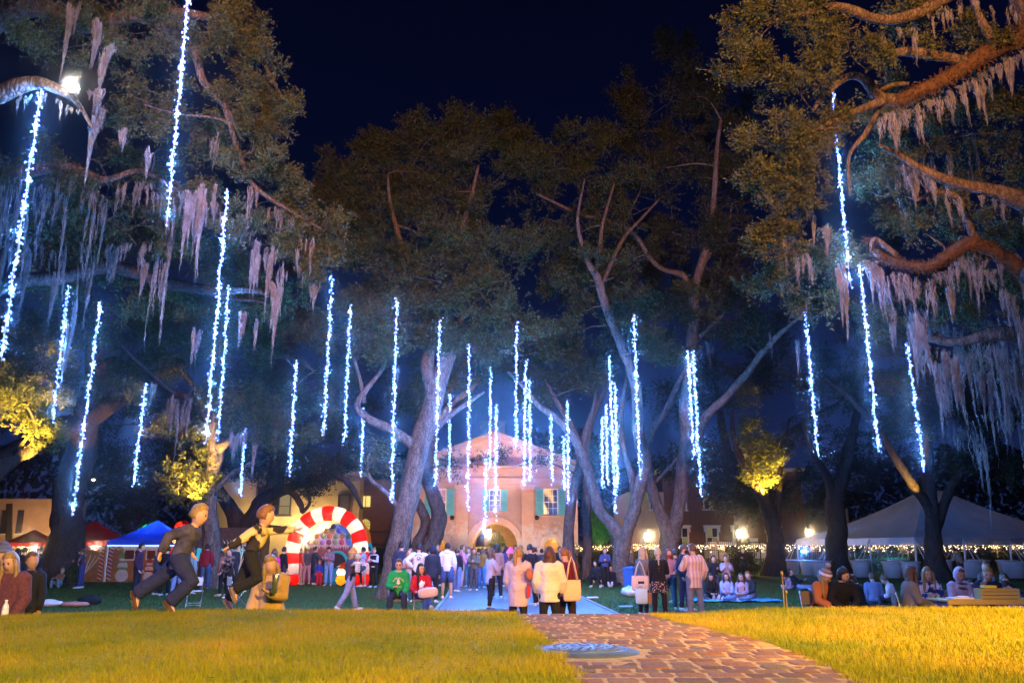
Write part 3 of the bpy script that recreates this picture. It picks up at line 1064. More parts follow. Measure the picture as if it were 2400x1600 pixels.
TD.limb(nat((1535, 1130, 44, 10.1), (1565, 1100, 43.6, 8.4), (1590, 1070, 43.2, 5.0)), 4, 7)
for q in [(1560, 240, 42, 120, 110), (1640, 160, 43, 90, 80), (1480, 300, 43, 90, 70), (1480, 420, 41, 90, 70), (1600, 390, 41, 110, 90), (1690, 330, 42, 80, 100), (1560, 520, 41, 110, 80), (1690, 520, 41, 90, 80), (1660, 640, 40, 80, 70), (1720, 760, 38, 80, 50), (1440, 210, 44, 50, 50), (1540, 110, 44, 50, 50)]:
    TD.clump_px(*q, n=5600, branches=4, gap=0.45)
TD.finish(M_leaf_dark)

# ---- right hand trunks
B = Gd(1818, 1346)
TF = Tree('dark oak trunk with a yellow lit fork, left of the white tent', M_bark_dark, base=B)
TF.limb(nat((1824, 1348, 55, 48), (1822, 1290, 55, 38), (1815, 1230, 55, 36), (1798, 1180, 54.6, 30), (1770, 1135, 54, 24), (1738, 1085, 53.4, 18), (1720, 1020, 53, 13), (1715, 960, 52.6, 8)), 5, 12, flare=True)
TF.limb(nat((1818, 1240, 55, 26), (1826, 1190, 55, 16), (1828, 1130, 55, 13), (1835, 1060, 55, 9), (1850, 980, 55, 6)), 4, 9)
TF.limb(nat((1796, 1178, 54.6, 16), (1782, 1140, 54.2, 12), (1765, 1100, 53.6, 8), (1750, 1050, 53, 6)), 4, 8)
for q in [(1960, 900, 54, 110, 80), (1880, 1000, 55, 110, 70), (1840, 1110, 57, 110, 60), (1700, 1150, 58, 90, 45), (1660, 1080, 57, 80, 60), (1800, 850, 54, 90, 60)]:
    TF.clump_px(*q, n=4600, branches=4, gap=0.3)
TF.finish(M_leaf_dark)
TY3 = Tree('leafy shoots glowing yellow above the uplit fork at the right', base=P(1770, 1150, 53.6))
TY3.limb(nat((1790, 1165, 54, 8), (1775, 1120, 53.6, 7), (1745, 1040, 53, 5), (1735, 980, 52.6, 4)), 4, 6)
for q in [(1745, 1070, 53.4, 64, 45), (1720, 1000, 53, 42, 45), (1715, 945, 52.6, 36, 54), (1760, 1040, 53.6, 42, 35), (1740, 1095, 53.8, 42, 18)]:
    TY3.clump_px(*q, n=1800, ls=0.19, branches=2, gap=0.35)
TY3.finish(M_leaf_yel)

B = Gd(1962, 1345)
TG = Tree('thick dark oak trunk in front of the white tent left side', M_bark_dark, base=B)
TG.limb(nat((1966, 1349, 54, 58), (1965, 1300, 54, 46), (1960, 1230, 54, 44), (1958, 1170, 54, 42), (1972, 1110, 53.6, 34), (1990, 1040, 53, 24), (2010, 960, 52.4, 16), (2020, 880, 52, 9)), 5, 12, flare=True)
TG.limb(nat((1958, 1180, 54, 28), (1935, 1110, 53.6, 20), (1900, 1050, 53, 14), (1880, 980, 52.6, 8)), 4, 9)
for q in [(2020, 1000, 53, 110, 70), (1930, 1080, 54, 90, 50), (2080, 900, 51, 110, 80)]:
    TG.clump_px(*q, n=4800, branches=4, gap=0.35)
TG.finish(M_leaf_dark)

B = Gd(2192, 1366)
TI = Tree('forked oak in front of the white tent peak, left stem lit orange', M_bark_dark, base=B)
TI.limb(nat((2194, 1370, 44, 60), (2190, 1310, 44, 40), (2182, 1240, 44, 36), (2172, 1190, 44, 26), (2140, 1135, 43.6, 20), (2100, 1075, 43, 18), (2060, 1010, 42.4, 16), (2000, 940, 41.8, 13), (1930, 880, 41, 9)), 5, 12, flare=True)
TI.limb(nat((2180, 1225, 44, 30), (2178, 1150, 44, 28), (2168, 1060, 43.6, 26), (2160, 960, 43, 20), (2140, 860, 42.4, 14), (2150, 760, 42, 8)), 5, 10)
TI.limb(nat((2188, 1240, 44, 28), (2210, 1180, 44, 24), (2245, 1120, 43.6, 18), (2300, 1040, 43, 12), (2360, 970, 42.6, 8)), 5, 10)
for q in [(2060, 830, 42, 110, 70), (2200, 900, 42, 130, 90), (2310, 960, 42, 120, 90), (2240, 1050, 44, 130, 60), (2340, 1080, 44, 90, 50), (2120, 950, 43, 90, 60)]:
    TI.clump_px(*q, n=5000, branches=4, gap=0.4)
TI.finish(M_leaf_dark)

TZ = Tree('far dark oak mass filling in behind the stout oak and the right trunks', M_bark_dark, base=(17.5, 66, 0))
TZ.limb([(17.5, 66, 0, .55), (17.3, 66, 4, .42), (16.6, 66, 9, .35), (16, 66, 14, .2)], 5, 10, world=True, flare=True)
TZ.limb([(17.1, 66, 6, .3), (21, 66, 10, .2), (26, 66, 13, .1)], 5, 8, world=True)
for q in [(1640, 260, 66, 120, 90), (1720, 400, 64, 120, 110), (1760, 560, 62, 110, 110), (1690, 640, 64, 120, 90), (1740, 780, 62, 110, 90), (1850, 850, 62, 120, 90), (1950, 700, 62, 130, 110), (2080, 800, 62, 130, 100), (2250, 820, 62, 130, 120), (2100, 620, 62, 120, 100), (2280, 620, 62, 120, 110), (1560, 900, 62, 100, 80), (1640, 980, 62, 110, 60), (1480, 560, 64, 110, 90), (1600, 700, 62, 110, 90), (1530, 640, 62, 90, 80), (1680, 860, 60, 100, 70), (1560, 1060, 58, 80, 40), (1650, 1120, 59, 80, 42), (1730, 1140, 59, 70, 40)]:
    TZ.clump_px(*q, n=3000, ls=.27, branches=3, gap=.1)
TZ.finish(M_leaf_dark)

TZ = Tree('far dark oak mass filling in behind the big left oak and the candy arch', M_bark_dark, base=(-17, 60, 0))
TZ.limb([(-17, 60, 0, .5), (-17, 60, 4, .4), (-16.4, 60, 9, .3), (-16, 60, 13, .2)], 5, 10, world=True, flare=True)
for q in [(60, 700, 60, 130, 90), (200, 800, 60, 140, 100), (380, 720, 60, 130, 100), (560, 800, 60, 130, 90), (720, 760, 58, 130, 90), (820, 860, 58, 100, 90), (640, 640, 60, 120, 90), (300, 950, 60, 150, 80), (130, 980, 60, 120, 80), (520, 960, 60, 120, 80), (700, 920, 60, 110, 80)]:
    TZ.clump_px(*q, n=2600, ls=.27, branches=3, gap=.1)
TZ.finish(M_leaf_dark)

# ---- near oak reaching in from the right
TH = Tree('huge near oak reaching in from the right with fern covered boughs', M_bark_near, base=(13.6, 13.5, 0))
TH.limb([(13.6, 13.5, 0, 0.9), (13.4, 13.6, 2, 0.62), (13.0, 13.8, 4.5, 0.55), (12.2, 14, 7.4, 0.5)], 6, 14, world=True, flare=True)
a = P(2480, 20, 14)
for x, y, Y, r_ in ((2420, 480, 15.5, .19), (2400, 640, 17, .22), (2420, 800, 20, .20), (2390, -60, 14, .18), (2420, 60, 14, .2)):
    q = P(x, y, Y)
    TH.limb([(12.6, 13.9, max(3.0, q.z * .8), .34), ((12.6 + q.x) / 2, (13.9 + q.y) / 2, q.z * .92, r_ * 1.2), (q.x, q.y, q.z, r_)], 4, 10, world=True)
TH.limb([(12.3, 14, 7.2, 0.42), (a.x, 14, a.z, 0.40)] + [(*P(x, y, Y), w * Y / 2 / FPX) for x, y, Y, w in [(2400, 88, 14, 58), (2327, 119, 14.1, 50), (2250, 164, 14.2, 42), (2174, 203, 14.3, 36), (2097, 237, 14.4, 30)]], 6, 12, world=True, fern=True)
TH.limb(nat((2110, 233, 14.4, 32), (2059, 226, 14.4, 28), (2021, 184, 14.4, 24), (1982, 182, 14.4, 20), (1925, 230, 14.4, 14), (1905, 260, 14.4, 7)), 6, 9)
TH.limb(nat((2075, 232, 14.4, 26), (2005, 262, 14.2, 20), (1950, 286, 14.1, 14), (1900, 310, 14, 7)), 5, 8)
TH.limb(nat((2060, 245, 14.5, 18), (2030, 310, 14.8, 13), (1990, 367, 15, 11), (1994, 459, 15.4, 7)), 5, 7)
TH.limb(nat((2060, 215, 14.4, 14), (2090, 200, 14.3, 13), (2130, 196, 14.2, 11)), 4, 7)
TH.limb(nat((2270, 150, 14.2, 30), (2174, 130, 14, 28), (2116, 122, 13.9, 22), (2059, 138, 13.8, 14), (2030, 170, 13.7, 8)), 5, 9)
TH.limb(nat((2420, 60, 14, 80), (2390, -30, 14, 70), (2360, -140, 14, 60)), 4, 10)
TH.limb(nat((2330, 120, 14, 30), (2300, 60, 13.9, 20), (2270, -20, 13.8, 14)), 4, 8)
TH.limb(nat((2390, -60, 14, 50), (2250, -20, 13.7, 38), (2140, 35, 13.5, 32), (2059, 46, 13.4, 28), (1963, 18, 13.3, 22), (1850, 42, 13.2, 14), (1780, 60, 13.2, 8)), 5, 9)
TH.limb(nat((2420, 480, 15.5, 50), (2345, 452, 15.5, 36), (2250, 432, 15.6, 28), (2170, 400, 15.7, 22), (2110, 365, 15.8, 15), (2060, 340, 15.9, 8)), 5, 9)
TH.limb(nat((2400, 640, 17, 40), (2330, 590, 17, 34), (2272, 572, 17, 31), (2215, 605, 17.2, 29), (2168, 628, 17.4, 26), (2110, 618, 17.6, 20), (2065, 600, 17.8, 24), (2030, 560, 18, 12)), 6, 10, fern=True)
TH.limb(nat((2285, 565, 17, 20), (2262, 500, 16.8, 17), (2240, 460, 16.7, 15), (2190, 452, 16.6, 12), (2150, 470, 16.5, 7)), 5, 8)
TH.limb(nat((2100, 600, 17.6, 18), (2050, 560, 17.5, 14), (2040, 590, 17.4, 9)), 4, 7)
TH.limb(nat((2420, 800, 20, 40), (2330, 780, 20, 32), (2250, 800, 20.5, 24), (2180, 790, 21, 16)), 5, 9)
for q in [(1760, 50, 13, 120, 75), (1880, 30, 13.2, 110, 60), (1700, 130, 13.2, 70, 60), (1830, 170, 13.6, 110, 60), (1960, 110, 13.4, 90, 60)]:
    TH.clump_px(*q, n=4700, ls=0.062, branches=9, gap=0.30, sprig=12)
for q in [(1790, 300, 14.2, 95, 80), (1780, 400, 14.6, 100, 70), (1830, 470, 15, 85, 70), (1770, 540, 15.4, 70, 50), (1850, 380, 14.6, 80, 80), (1900, 300, 14.2, 60, 50)]:
    TH.clump_px(*q, n=4300, ls=0.066, branches=7, gap=0.15, sprig=12)
for q in [(1800, 640, 18, 90, 70), (1860, 700, 19, 70, 45), (1900, 590, 17.5, 70, 60), (2110, 60, 14, 120, 60), (2260, 100, 14.2, 60, 60), (2040, 420, 17, 110, 60), (2160, 520, 17.5, 110, 60), (2250, 330, 17, 120, 80), (2090, 310, 17, 90, 60), (2300, 460, 18, 100, 70), (2320, 230, 16, 60, 50), (2010, 720, 20, 100, 60), (2200, 740, 21, 130, 60), (2330, 690, 20, 80, 60), (2330, 850, 24, 80, 80), (2150, 830, 26, 120, 60), (2050, 240, 15.5, 70, 60), (2130, 250, 18, 90, 60), (2250, 400, 19, 120, 60), (2090, 500, 19, 90, 70), (2230, 640, 20, 110, 60), (2320, 560, 20, 80, 60), (1980, 380, 18, 70, 70)]:
    TH.clump_px(*q, n=3000, ls=0.085, branches=6, gap=0.55, sprig=12)


def moss_along(tree, pts, step, wpx, lpx, n=26, strand=None, jit=0.6):
    """joined small beards along a limb given in native pixels (x,y,depth)"""
    c = catmull([(*P(x, y, Y), Y) for x, y, Y in pts], 8)
    d = np.cumsum(np.r_[0, np.linalg.norm(np.diff(c[:, :3], axis=0), axis=1)])
    for s in np.arange(0, d[-1], step):
        s2 = min(d[-1], s + random.uniform(0, step * jit))
        p = [np.interp(s2, d, c[:, i]) for i in range(4)]
        k = p[3] / FPX
        u = random.random()
        tree.mossv.append(moss_quads((p[0], p[1] + random.uniform(-.1, .1), p[2] - 0.02), wpx * k * random.uniform(0.5, 1.4), lpx * k * (0.25 + 0.95 * u * u), int(n * 1.8), strand or 0.00035 * p[3] + 0.001))


moss_along(TH, [(2400, 110, 13.9), (2327, 150, 14), (2250, 195, 14.1), (2174, 230, 14.2), (2097, 258, 14.3), (2059, 250, 14.4)], 0.08, 27, 141, 30)
moss_along(TH, [(2400, 730, 16.9), (2330, 640, 16.9), (2272, 590, 16.9), (2215, 625, 17.1), (2168, 648, 17.3), (2110, 632, 17.5), (2040, 600, 17.8)], 0.128, 29, 162, 30)
moss_along(TH, [(2420, 815, 20), (2330, 795, 20), (2250, 815, 20.5), (2160, 800, 21)], 0.128, 39, 256, 34)
moss_along(TH, [(2420, 760, 22), (2330, 740, 22), (2230, 760, 22.5), (2130, 700, 22)], 0.2, 39, 229, 30)
moss_along(TH, [(2400, 470, 15.6), (2250, 440, 15.7), (2110, 375, 15.8)], 0.28, 29, 175, 26)
moss_along(TH, [(2390, 10, 13.8), (2250, 0, 13.7), (2140, 50, 13.5), (2059, 60, 13.4)], 0.28, 27, 148, 26)
moss_along(TH, [(2400, 300, 18), (2300, 290, 18), (2200, 330, 18), (2080, 390, 17)], 0.4, 34, 202, 28)
moss_along(TH, [(2420, 980, 26), (2330, 950, 26), (2240, 1000, 27)], 0.32, 39, 229, 30)
moss_along(TH, [(1880, 480, 15.6), (1830, 520, 15.6), (1900, 600, 17)], 0.4, 20, 121, 22)
TH.finish(M_leaf_near)

# ---- near oak on the left, its trunk stands outside the picture
TN = Tree('near oak spreading over the upper left, with white lamp among its moss', M_bark_near, base=(-11.8, 13.0, 0))
TN.limb([(-11.8, 13, 0, 0.9), (-12, 13.2, 3, 0.6), (-12, 13.5, 6, 0.5), (-11.9, 14, 8.2, 0.4), (-11.4, 14.6, 10.2, 0.26)], 6, 14, world=True, flare=True)
a = P(-120, 300, 12.8)
TN.limb([(-12.0, 13.5, 6, 0.18), (a.x, a.y, a.z, 0.15)] + [(*P(x, y, Y), w * Y / 2 / FPX) for x, y, Y, w in [(-40, 245, 12.6, 44), (40, 207, 12.5, 44), (85, 196, 12.5, 36), (130, 208, 12.5, 26), (180, 240, 12.6, 14), (215, 300, 12.7, 8)]], 5, 10, world=True)
TN.limb([(-11.4, 14.6, 10.2, 0.26)] + [(*P(x, y, Y), w * Y / 2 / FPX) for x, y, Y, w in [(60, 20, 14.8, 56), (200, 60, 15, 44), (330, 40, 15.2, 36), (450, 110, 15.5, 28), (480, 190, 15.6, 22), (530, 250, 15.8, 15), (570, 330, 16, 8)]], 5, 10, world=True)
TN.limb([(*P(x, y, Y), w * Y / 2 / FPX) for x, y, Y, w in [(330, 45, 15.2, 30), (420, 30, 15.6, 24), (540, 60, 16, 18), (610, 140, 16.3, 12), (660, 230, 16.6, 7)]], 5, 9, world=True)
TN.limb([(*P(x, y, Y), w * Y / 2 / FPX) for x, y, Y, w in [(-330, 470, 15, 50), (-60, 420, 17, 40), (60, 400, 17, 32), (160, 390, 17.2, 26), (240, 420, 17.4, 20), (330, 400, 17.6, 14), (420, 450, 17.6, 9)]], 5, 9, world=True)
TN.limb([(*P(x, y, Y), w * Y / 2 / FPX) for x, y, Y, w in [(530, 250, 15.8, 18), (560, 360, 16.2, 15), (600, 440, 16.6, 12), (690, 500, 17, 8), (760, 540, 17.4, 5)]], 5, 8, world=True)
for q in [(60, 40, 14, 160, 110), (220, 90, 14.4, 120, 110), (330, 60, 14.8, 120, 110), (450, 90, 15.4, 110, 120), (540, 60, 15.8, 90, 60), (600, 160, 16, 75, 110), (640, 260, 16.4, 55, 80), (520, 250, 16, 100, 90), (560, 350, 16.2, 110, 80), (330, 230, 15.4, 100, 80)]:
    TN.clump_px(*q, n=5200, ls=0.066, branches=6, gap=0.32, sprig=12)
for q in [(620, 430, 16.8, 95, 60), (690, 470, 17.2, 85, 55), (760, 540, 17.6, 60, 60), (560, 500, 17, 90, 60), (640, 540, 17.2, 80, 50), (440, 460, 17.4, 100, 50), (720, 600, 17.8, 60, 50)]:
    TN.clump_px(*q, n=4200, ls=0.072, branches=5, gap=0.35, sprig=12)
for q in [(90, 380, 17.6, 150, 90), (260, 400, 18, 140, 80), (160, 500, 19, 160, 70), (350, 520, 19, 120, 60), (420, 330, 17.5, 90, 70)]:
    TN.clump_px(*q, n=4200, ls=0.085, branches=5, gap=0.5, sprig=12)
moss_along(TN, [(-20, 300, 17), (60, 420, 17), (160, 410, 17.2), (240, 430, 17.4), (330, 420, 17.6), (420, 460, 17.6)], 0.176, 34, 256, 30)
moss_along(TN, [(-20, 520, 20), (100, 560, 20), (250, 560, 20), (400, 570, 19.5)], 0.32, 34, 270, 30)
moss_along(TN, [(500, 300, 15.9), (590, 420, 16.5), (690, 510, 17), (760, 560, 17.4)], 0.28, 29, 175, 28)
moss_along(TN, [(-10, 230, 12.5), (60, 215, 12.5), (130, 225, 12.5), (190, 260, 12.5)], 0.096, 11, 62, 16)
moss_along(TN, [(420, 440, 16.8), (500, 470, 17), (590, 540, 17), (700, 620, 17.6)], 0.24, 34, 175, 34)
TN.finish(M_leaf_near)
for t_, pts in ((T2, 0),):
    pass

ML = 'Spanish moss hanging from the near left oak'
MR = 'Spanish moss hanging from the right oak'
gl = 'grey beard of Spanish moss hanging from the upper left oak boughs'
gr = 'grey beard of Spanish moss hanging from the right oak boughs'
gm = 'bluish beard of Spanish moss hanging between the left light strings'
for q in [
    (178, -25, 13.6, 44, 225, 'long pink grey moss beard at the upper left, right of the white lamp', ML, 190),
    (222, 40, 13.4, 34, 150, 'thin lilac moss beard between two thicker ones, above the white lamp lit tuft', ML, 120),
    (250, 100, 13.2, 44, 170, 'thick moss beard right of the white lamp', ML, 150),
    (232, 240, 13.0, 62, 205, 'largest forked moss beard below and right of the white lamp', ML, 260),
    (222, 195, 12.8, 40, 75, 'short bright moss tuft beside the white lamp', ML, 110),
    (292, 290, 13.4, 34, 70, 'short moss tuft under the green leaves right of the lamp', ML, 80),
    (348, 330, 14.2, 20, 100, 'single narrow moss beard left of the tall light string', ML, 60),
    (440, 415, 16.2, 54, 190, 'broad white moss curtain beside the string of lights at upper left', ML, 220),
    (480, 410, 16.6, 62, 260, 'longest bluish moss curtain beside the string of lights at upper left', ML, 240),
    (606, 545, 17.2, 62, 170, 'white moss curtain under the leafy edge of the left oak', ML, 200),
    (630, 640, 17.4, 32, 190, 'brown pointed moss beard hanging low from the left oak', ML, 150),
    (690, 560, 17.8, 40, 90, 'small moss beard at the tip of the left oak', ML, 90),
    (722, 630, 18.0, 26, 90, 'small pink moss beard left of the light string', ML, 80),
    (580, 570, 17.4, 34, 110, gm, 'bluish moss beards', 90),
    (560, 700, 20, 26, 100, gm, 'bluish moss beards', 70), (593, 720, 20, 20, 90, gm, 'bluish moss beards', 60), (455, 745, 22, 28, 110, gm, 'bluish moss beards', 80),
    (405, 900, 31, 18, 120, gm, 'bluish moss beards', 60), (425, 900, 31, 34, 130, gm, 'bluish moss beards', 90), (350, 872, 32, 26, 60, gm, 'bluish moss beards', 60), (386, 905, 31.5, 16, 90, gm, 'bluish moss beards', 50),
    (540, 985, 31, 24, 80, gm, 'bluish moss beards', 70), (562, 985, 31, 22, 60, gm, 'bluish moss beards', 60), (590, 990, 31, 22, 100, gm, 'bluish moss beards', 70),
    (70, 560, 20, 30, 190, gl, 'grey moss beards upper left', 80), (130, 620, 21, 26, 160, gl, 'grey moss beards upper left', 80), (30, 480, 19, 28, 200, gl, 'grey moss beards upper left', 80), (170, 690, 22, 26, 200, gl, 'grey moss beards upper left', 80),
    (260, 560, 20, 30, 110, gl, 'grey moss beards upper left', 80), (330, 590, 20, 26, 100, gl, 'grey moss beards upper left', 80), (395, 520, 19, 26, 120, gl, 'grey moss beards upper left', 80), (640, 470, 17, 22, 80, gl, 'grey moss beards upper left', 70),
    (2000, 595, 17.8, 50, 120, 'bright white moss curtain beside the second light string at the right', MR, 220),
    (1928, 590, 16.8, 32, 190, 'long brown moss beard left of the right hand light strings', MR, 150),
    (1858, 480, 15.8, 26, 90, 'pale moss beard under the leafy tip of the right oak', MR, 80),
    (1895, 500, 16, 26, 90, gr, 'grey moss beards on the right', 70),
    (1768, 760, 36, 14, 60, gr, 'grey moss beards on the right', 40), (1824, 780, 30, 16, 90, gr, 'grey moss beards on the right', 50), (1630, 780, 40, 24, 60, gr, 'grey moss beards on the right', 50),
    (2090, 390, 16, 50, 100, 'wide brown moss curtain under the right oak middle bough', MR, 150),
    (2108, 700, 19, 60, 190, 'long white moss curtain behind the rightmost light string', MR, 240),
    (2150, 800, 20, 50, 230, gr, 'grey moss beards on the right', 150), (2200, 810, 20, 60, 220, gr, 'grey moss beards on the right', 160), (2250, 830, 20.4, 60, 200, gr, 'grey moss beards on the right', 160), (2310, 800, 20, 60, 240, gr, 'grey moss beards on the right', 160),
    (2280, 560, 17, 30, 110, gr, 'grey moss beards on the right', 90), (2330, 580, 17, 36, 120, gr, 'grey moss beards on the right', 90), (2180, 640, 17.4, 24, 100, gr, 'grey moss beards on the right', 80), (2232, 560, 18, 30, 120, gr, 'grey moss beards on the right', 80),
    (2050, 700, 20, 28, 100, gr, 'grey moss beards on the right', 80), (2310, 130, 13.9, 30, 110, gr, 'grey moss beards on the right', 110), (2250, 180, 14, 34, 100, gr, 'grey moss beards on the right', 110),
]:
    x, y, Y, w, l_, lab, grp, n = q
    moss_thing(x, y, Y, w, l_, lab, grp, n)

# dark wood far beyond the square
M_far = leaf_mat('far_foliage', (0.035, 0.048, 0.024), 0.5, 0.3)
n = 30000
x = rng.uniform(-95, 105, n)
prof = 11.5 + 2.2 * np.sin(x * 0.11 + 1) + 1.6 * np.sin(x * 0.31) + 1.2 * np.sin(x * 0.9)
z = rng.random(n) ** 0.8 * prof
y = 100 + rng.uniform(-3, 3, n) + 0.02 * np.abs(x)
c = np.stack([x, y, z], -1)
d = rng.normal(size=(n, 3)); d /= np.linalg.norm(d, axis=1)[:, None]
s = np.cross(d, rng.normal(size=(n, 3))); s /= np.linalg.norm(s, axis=1)[:, None]
L = rng.uniform(0.25, 0.7, n)[:, None]
q = np.stack([c - d * L, c + s * L * .5, c + d * L, c - s * L * .5], 1)
o = np_mesh('treeline', q.reshape(-1, 3), np.arange(n * 4).reshape(-1, 4), M_far)
tag(o, 'dark wood beyond the buildings', None, None, 'stuff')

# ================================================================ LIGHT STRINGS
M_wire = mat('white_wire', (0.55, 0.58, 0.65), 0.5, 0, emit=(0.25, 0.5, 1.0), estr=0.5)
M_bulb = emis('bulb_glow', (0.10, 0.18, 1.0), 11.0)
STRING_POWER = 240.0


def bulb_me():
    mb = MB()
    mb.lathe((0, 0, 0), [(0.006, 0.0), (0.016, -0.010), (0.017, -0.022), (0.010, -0.038), (0.002, -0.046)], 5)
    me = bpy.data.meshes.new('bulb')
    me.from_pydata(mb.v, [], mb.f)
    me.update()
    me.materials.append(M_bulb)
    return me


BULB = bulb_me()
bv = np.array([v.co[:] for v in BULB.vertices])
bf = [list(p.vertices) for p in BULB.polygons]


def light_string(xt, yt, xb, yb, Y, label, near=False, strands=2, group='light strings hanging in the oaks', gapz=()):
    """2352-wide picture coordinates of top and bottom"""
    a, b = D(xt, yt, Y), D(xb, yb, Y)
    L = (a - b).length
    root = empty('light_string', a, 0, label, 'light string', group)
    sc = max(0.9, 0.40 + Y * 0.028)
    wire = MB()
    pts_all = []
    for s in range(strands):
        ln = L * (1.0 if s == 0 else random.uniform(0.86, 0.99))
        k = max(12, int(ln / 0.16))
        ph = random.uniform(0, 6)
        pts = []
        for i in range(k + 1):
            t = i / k
            w = 0.022 * (0.6 + 0.5 * math.sin(t * 17 + ph))
            pts.append((b - a) * (t * ln / L) + Vector((w * math.sin(t * 31 + ph + s * 2), w * math.cos(t * 27 + ph), 0)))
        wire.tube(pts, 0.0032 * sc, 4, False)
        m = int(ln / (0.105 if near else 0.085))
        for j in range(m):
            t = (j + random.random()) / m * k
            if any(g0 < t / k < g1 for g0, g1 in gapz):
                continue
            i = min(int(t), k - 1)
            p = pts[i].lerp(pts[i + 1], t - i)
            ang = random.uniform(0, 6.28)
            off = random.uniform(0.012, 0.045) * (1.5 if random.random() < 0.12 else 1.0) * min(sc, 1.25)
            q = p + Vector((math.cos(ang) * off, math.sin(ang) * off, random.uniform(-0.03, 0.02)))
            pts_all.append((q, ang))
            if near:
                wire.tube([p, p.lerp(q, .6) + Vector((0, 0, -.006)), q], 0.0024, 3, False)
    wire.build('wire', M_wire, root)
    if near:
        for q, ang in pts_all:
            o = link('bulb', BULB, None, root, q, (random.uniform(-.9, .9), random.uniform(-.9, .9), ang))
            o.scale = (.9, .9, .95)
    else:
        V, Fq = [], []
        for q, ang in pts_all:
            M_ = Matrix.Rotation(random.uniform(-1, 1), 3, 'X') @ Matrix.Rotation(random.uniform(-1, 1), 3, 'Y')
            base = len(V)
            for c in bv:
                V.append(q + M_ @ Vector(c * sc))
            Fq += [[i + base for i in f] for f in bf]
        o = MB().add(V, Fq).build('bulbs', M_bulb, root)
        o['kind'] = 'stuff'
    nl = max(4, min(12, int(L / 0.42)))
    for i in range(nl):
        p = a + (b - a) * ((i + 0.5) / nl)
        l = light('string_glow', 'POINT', (0, 0, 0), STRING_POWER * L / nl, BLUE, 0.03)
        l.parent = root
        l.location = p - a
    return root


def n2d(x, y):
    return x / 1.0204, y / 1.0204


LS = [
    (95, 205, 2, 830, 12.5, 'longest blue white light string at the left edge, below the white lamp', 1),
    (434, -25, 383, 515, 13.0, 'light string coming down from the top edge at the upper left', 1),
    (1912, 210, 1953, 660, 17.0, 'upper light string hanging from the right oak bent branch', 1),
    (1974, 598, 2018, 1038, 18.0, 'light string beside the white moss at the right, below the upper one', 1),
    (522, 432, 473, 1018, 15.5, 'tall light string beside the white moss curtains, its lower half doubled', 1),
    (526, 655, 500, 1012, 20.0, 'right one of the doubled light strings left of the centre', 0),
    (158, 655, 120, 968, 22.0, 'light string left of the big oak trunk, above the yellow leaves', 0),
    (232, 690, 165, 1185, 18.0, 'light string running down in front of the big left oak trunk', 0),
    (335, 880, 306, 1117, 26.0, 'short light string between the big oak and the slim oak', 0),
    (563, 980, 552, 1140, 34.0, 'very short light string in front of the low teal leaves', 0),
    (681, 825, 664, 1093, 24.0, 'light string above the running girl', 0),
    (763, 630, 743, 1000, 20.0, 'light string above the candy arch, left one of two', 0),
    (805, 700, 791, 1015, 24.0, 'light string above the candy arch, right one of two', 0),
    (835, 935, 829, 1097, 34.0, 'short light string just left of the grey leaning oak', 0),
    (912, 683, 899, 1155, 21.0, 'long light string in front of the grey leaning oak', 0),
    (989, 800, 983, 935, 36.0, 'short light string half hidden in the fork of the leaning oak', 0),
    (1010, 735, 1000, 1115, 24.0, 'light string running along the fork of the leaning oak', 0),
    (1078, 790, 1074, 1175, 27.0, 'light string in front of the gatehouse left pilaster', 0),
]
for q in LS:
    light_string(*q[:6], near=bool(q[6]), strands=3 if q[6] else 2)
for q in [
    (1055, 922, 1053, 1127, 40, 'thin light string left of the gatehouse gable'),
    (1150, 858, 1148, 1096, 38, 'light string in front of the gable left of its peak'),
    (1163, 945, 1161, 1208, 36, 'light string ending over the gatehouse middle window'),
    (1139, 1074, 1136, 1259, 34, 'lowest light string, hanging into the gatehouse arch'),
    (1211, 753, 1209, 1050, 26, 'bright light string from the high twig right of the gable peak'),
    (1232, 842, 1228, 1141, 30, 'left one of the close pair right of the gable peak'),
    (1241, 890, 1243, 1128, 32, 'right one of the close pair right of the gable peak'),
    (1291, 969, 1295, 1134, 38, 'thin light string over the gatehouse right slope'),
    (1330, 936, 1332, 1181, 34, 'light string at the right corner of the gatehouse, longer one'),
    (1321, 1020, 1323, 1150, 36, 'shorter light string at the right corner of the gatehouse'),
    (1428, 833, 1443, 1203, 28, 'longest light string in the cluster on the pale forked oak'),
    (1441, 895, 1447, 1145, 31, 'right light string in the cluster on the pale forked oak'),
    (1420, 945, 1424, 1136, 33, 'second light string from the left in the cluster by the pale forked oak'),
    (1411, 975, 1412, 1145, 34, 'leftmost light string in the cluster by the pale forked oak'),
    (1485, 735, 1500, 1120, 27, 'light string running down the right stem of the pale forked oak'),
    (1612, 820, 1626, 1074, 28, 'left one of two tangled light strings beside the stout oak'),
    (1624, 820, 1643, 1165, 27, 'right longer one of two tangled light strings beside the stout oak'),
]:
    x1, y1, x2, y2, Y, lab = q
    light_string(*n2d(x1, y1), *n2d(x2, y2), Y, lab)
for q in [(1849, 708, 1879, 1050, 22, 'light string alone between the stout oak and the right edge strings'), (2083, 785, 2123, 1085, 24, 'rightmost light string, ending above the white tent')]:
    light_string(*q)

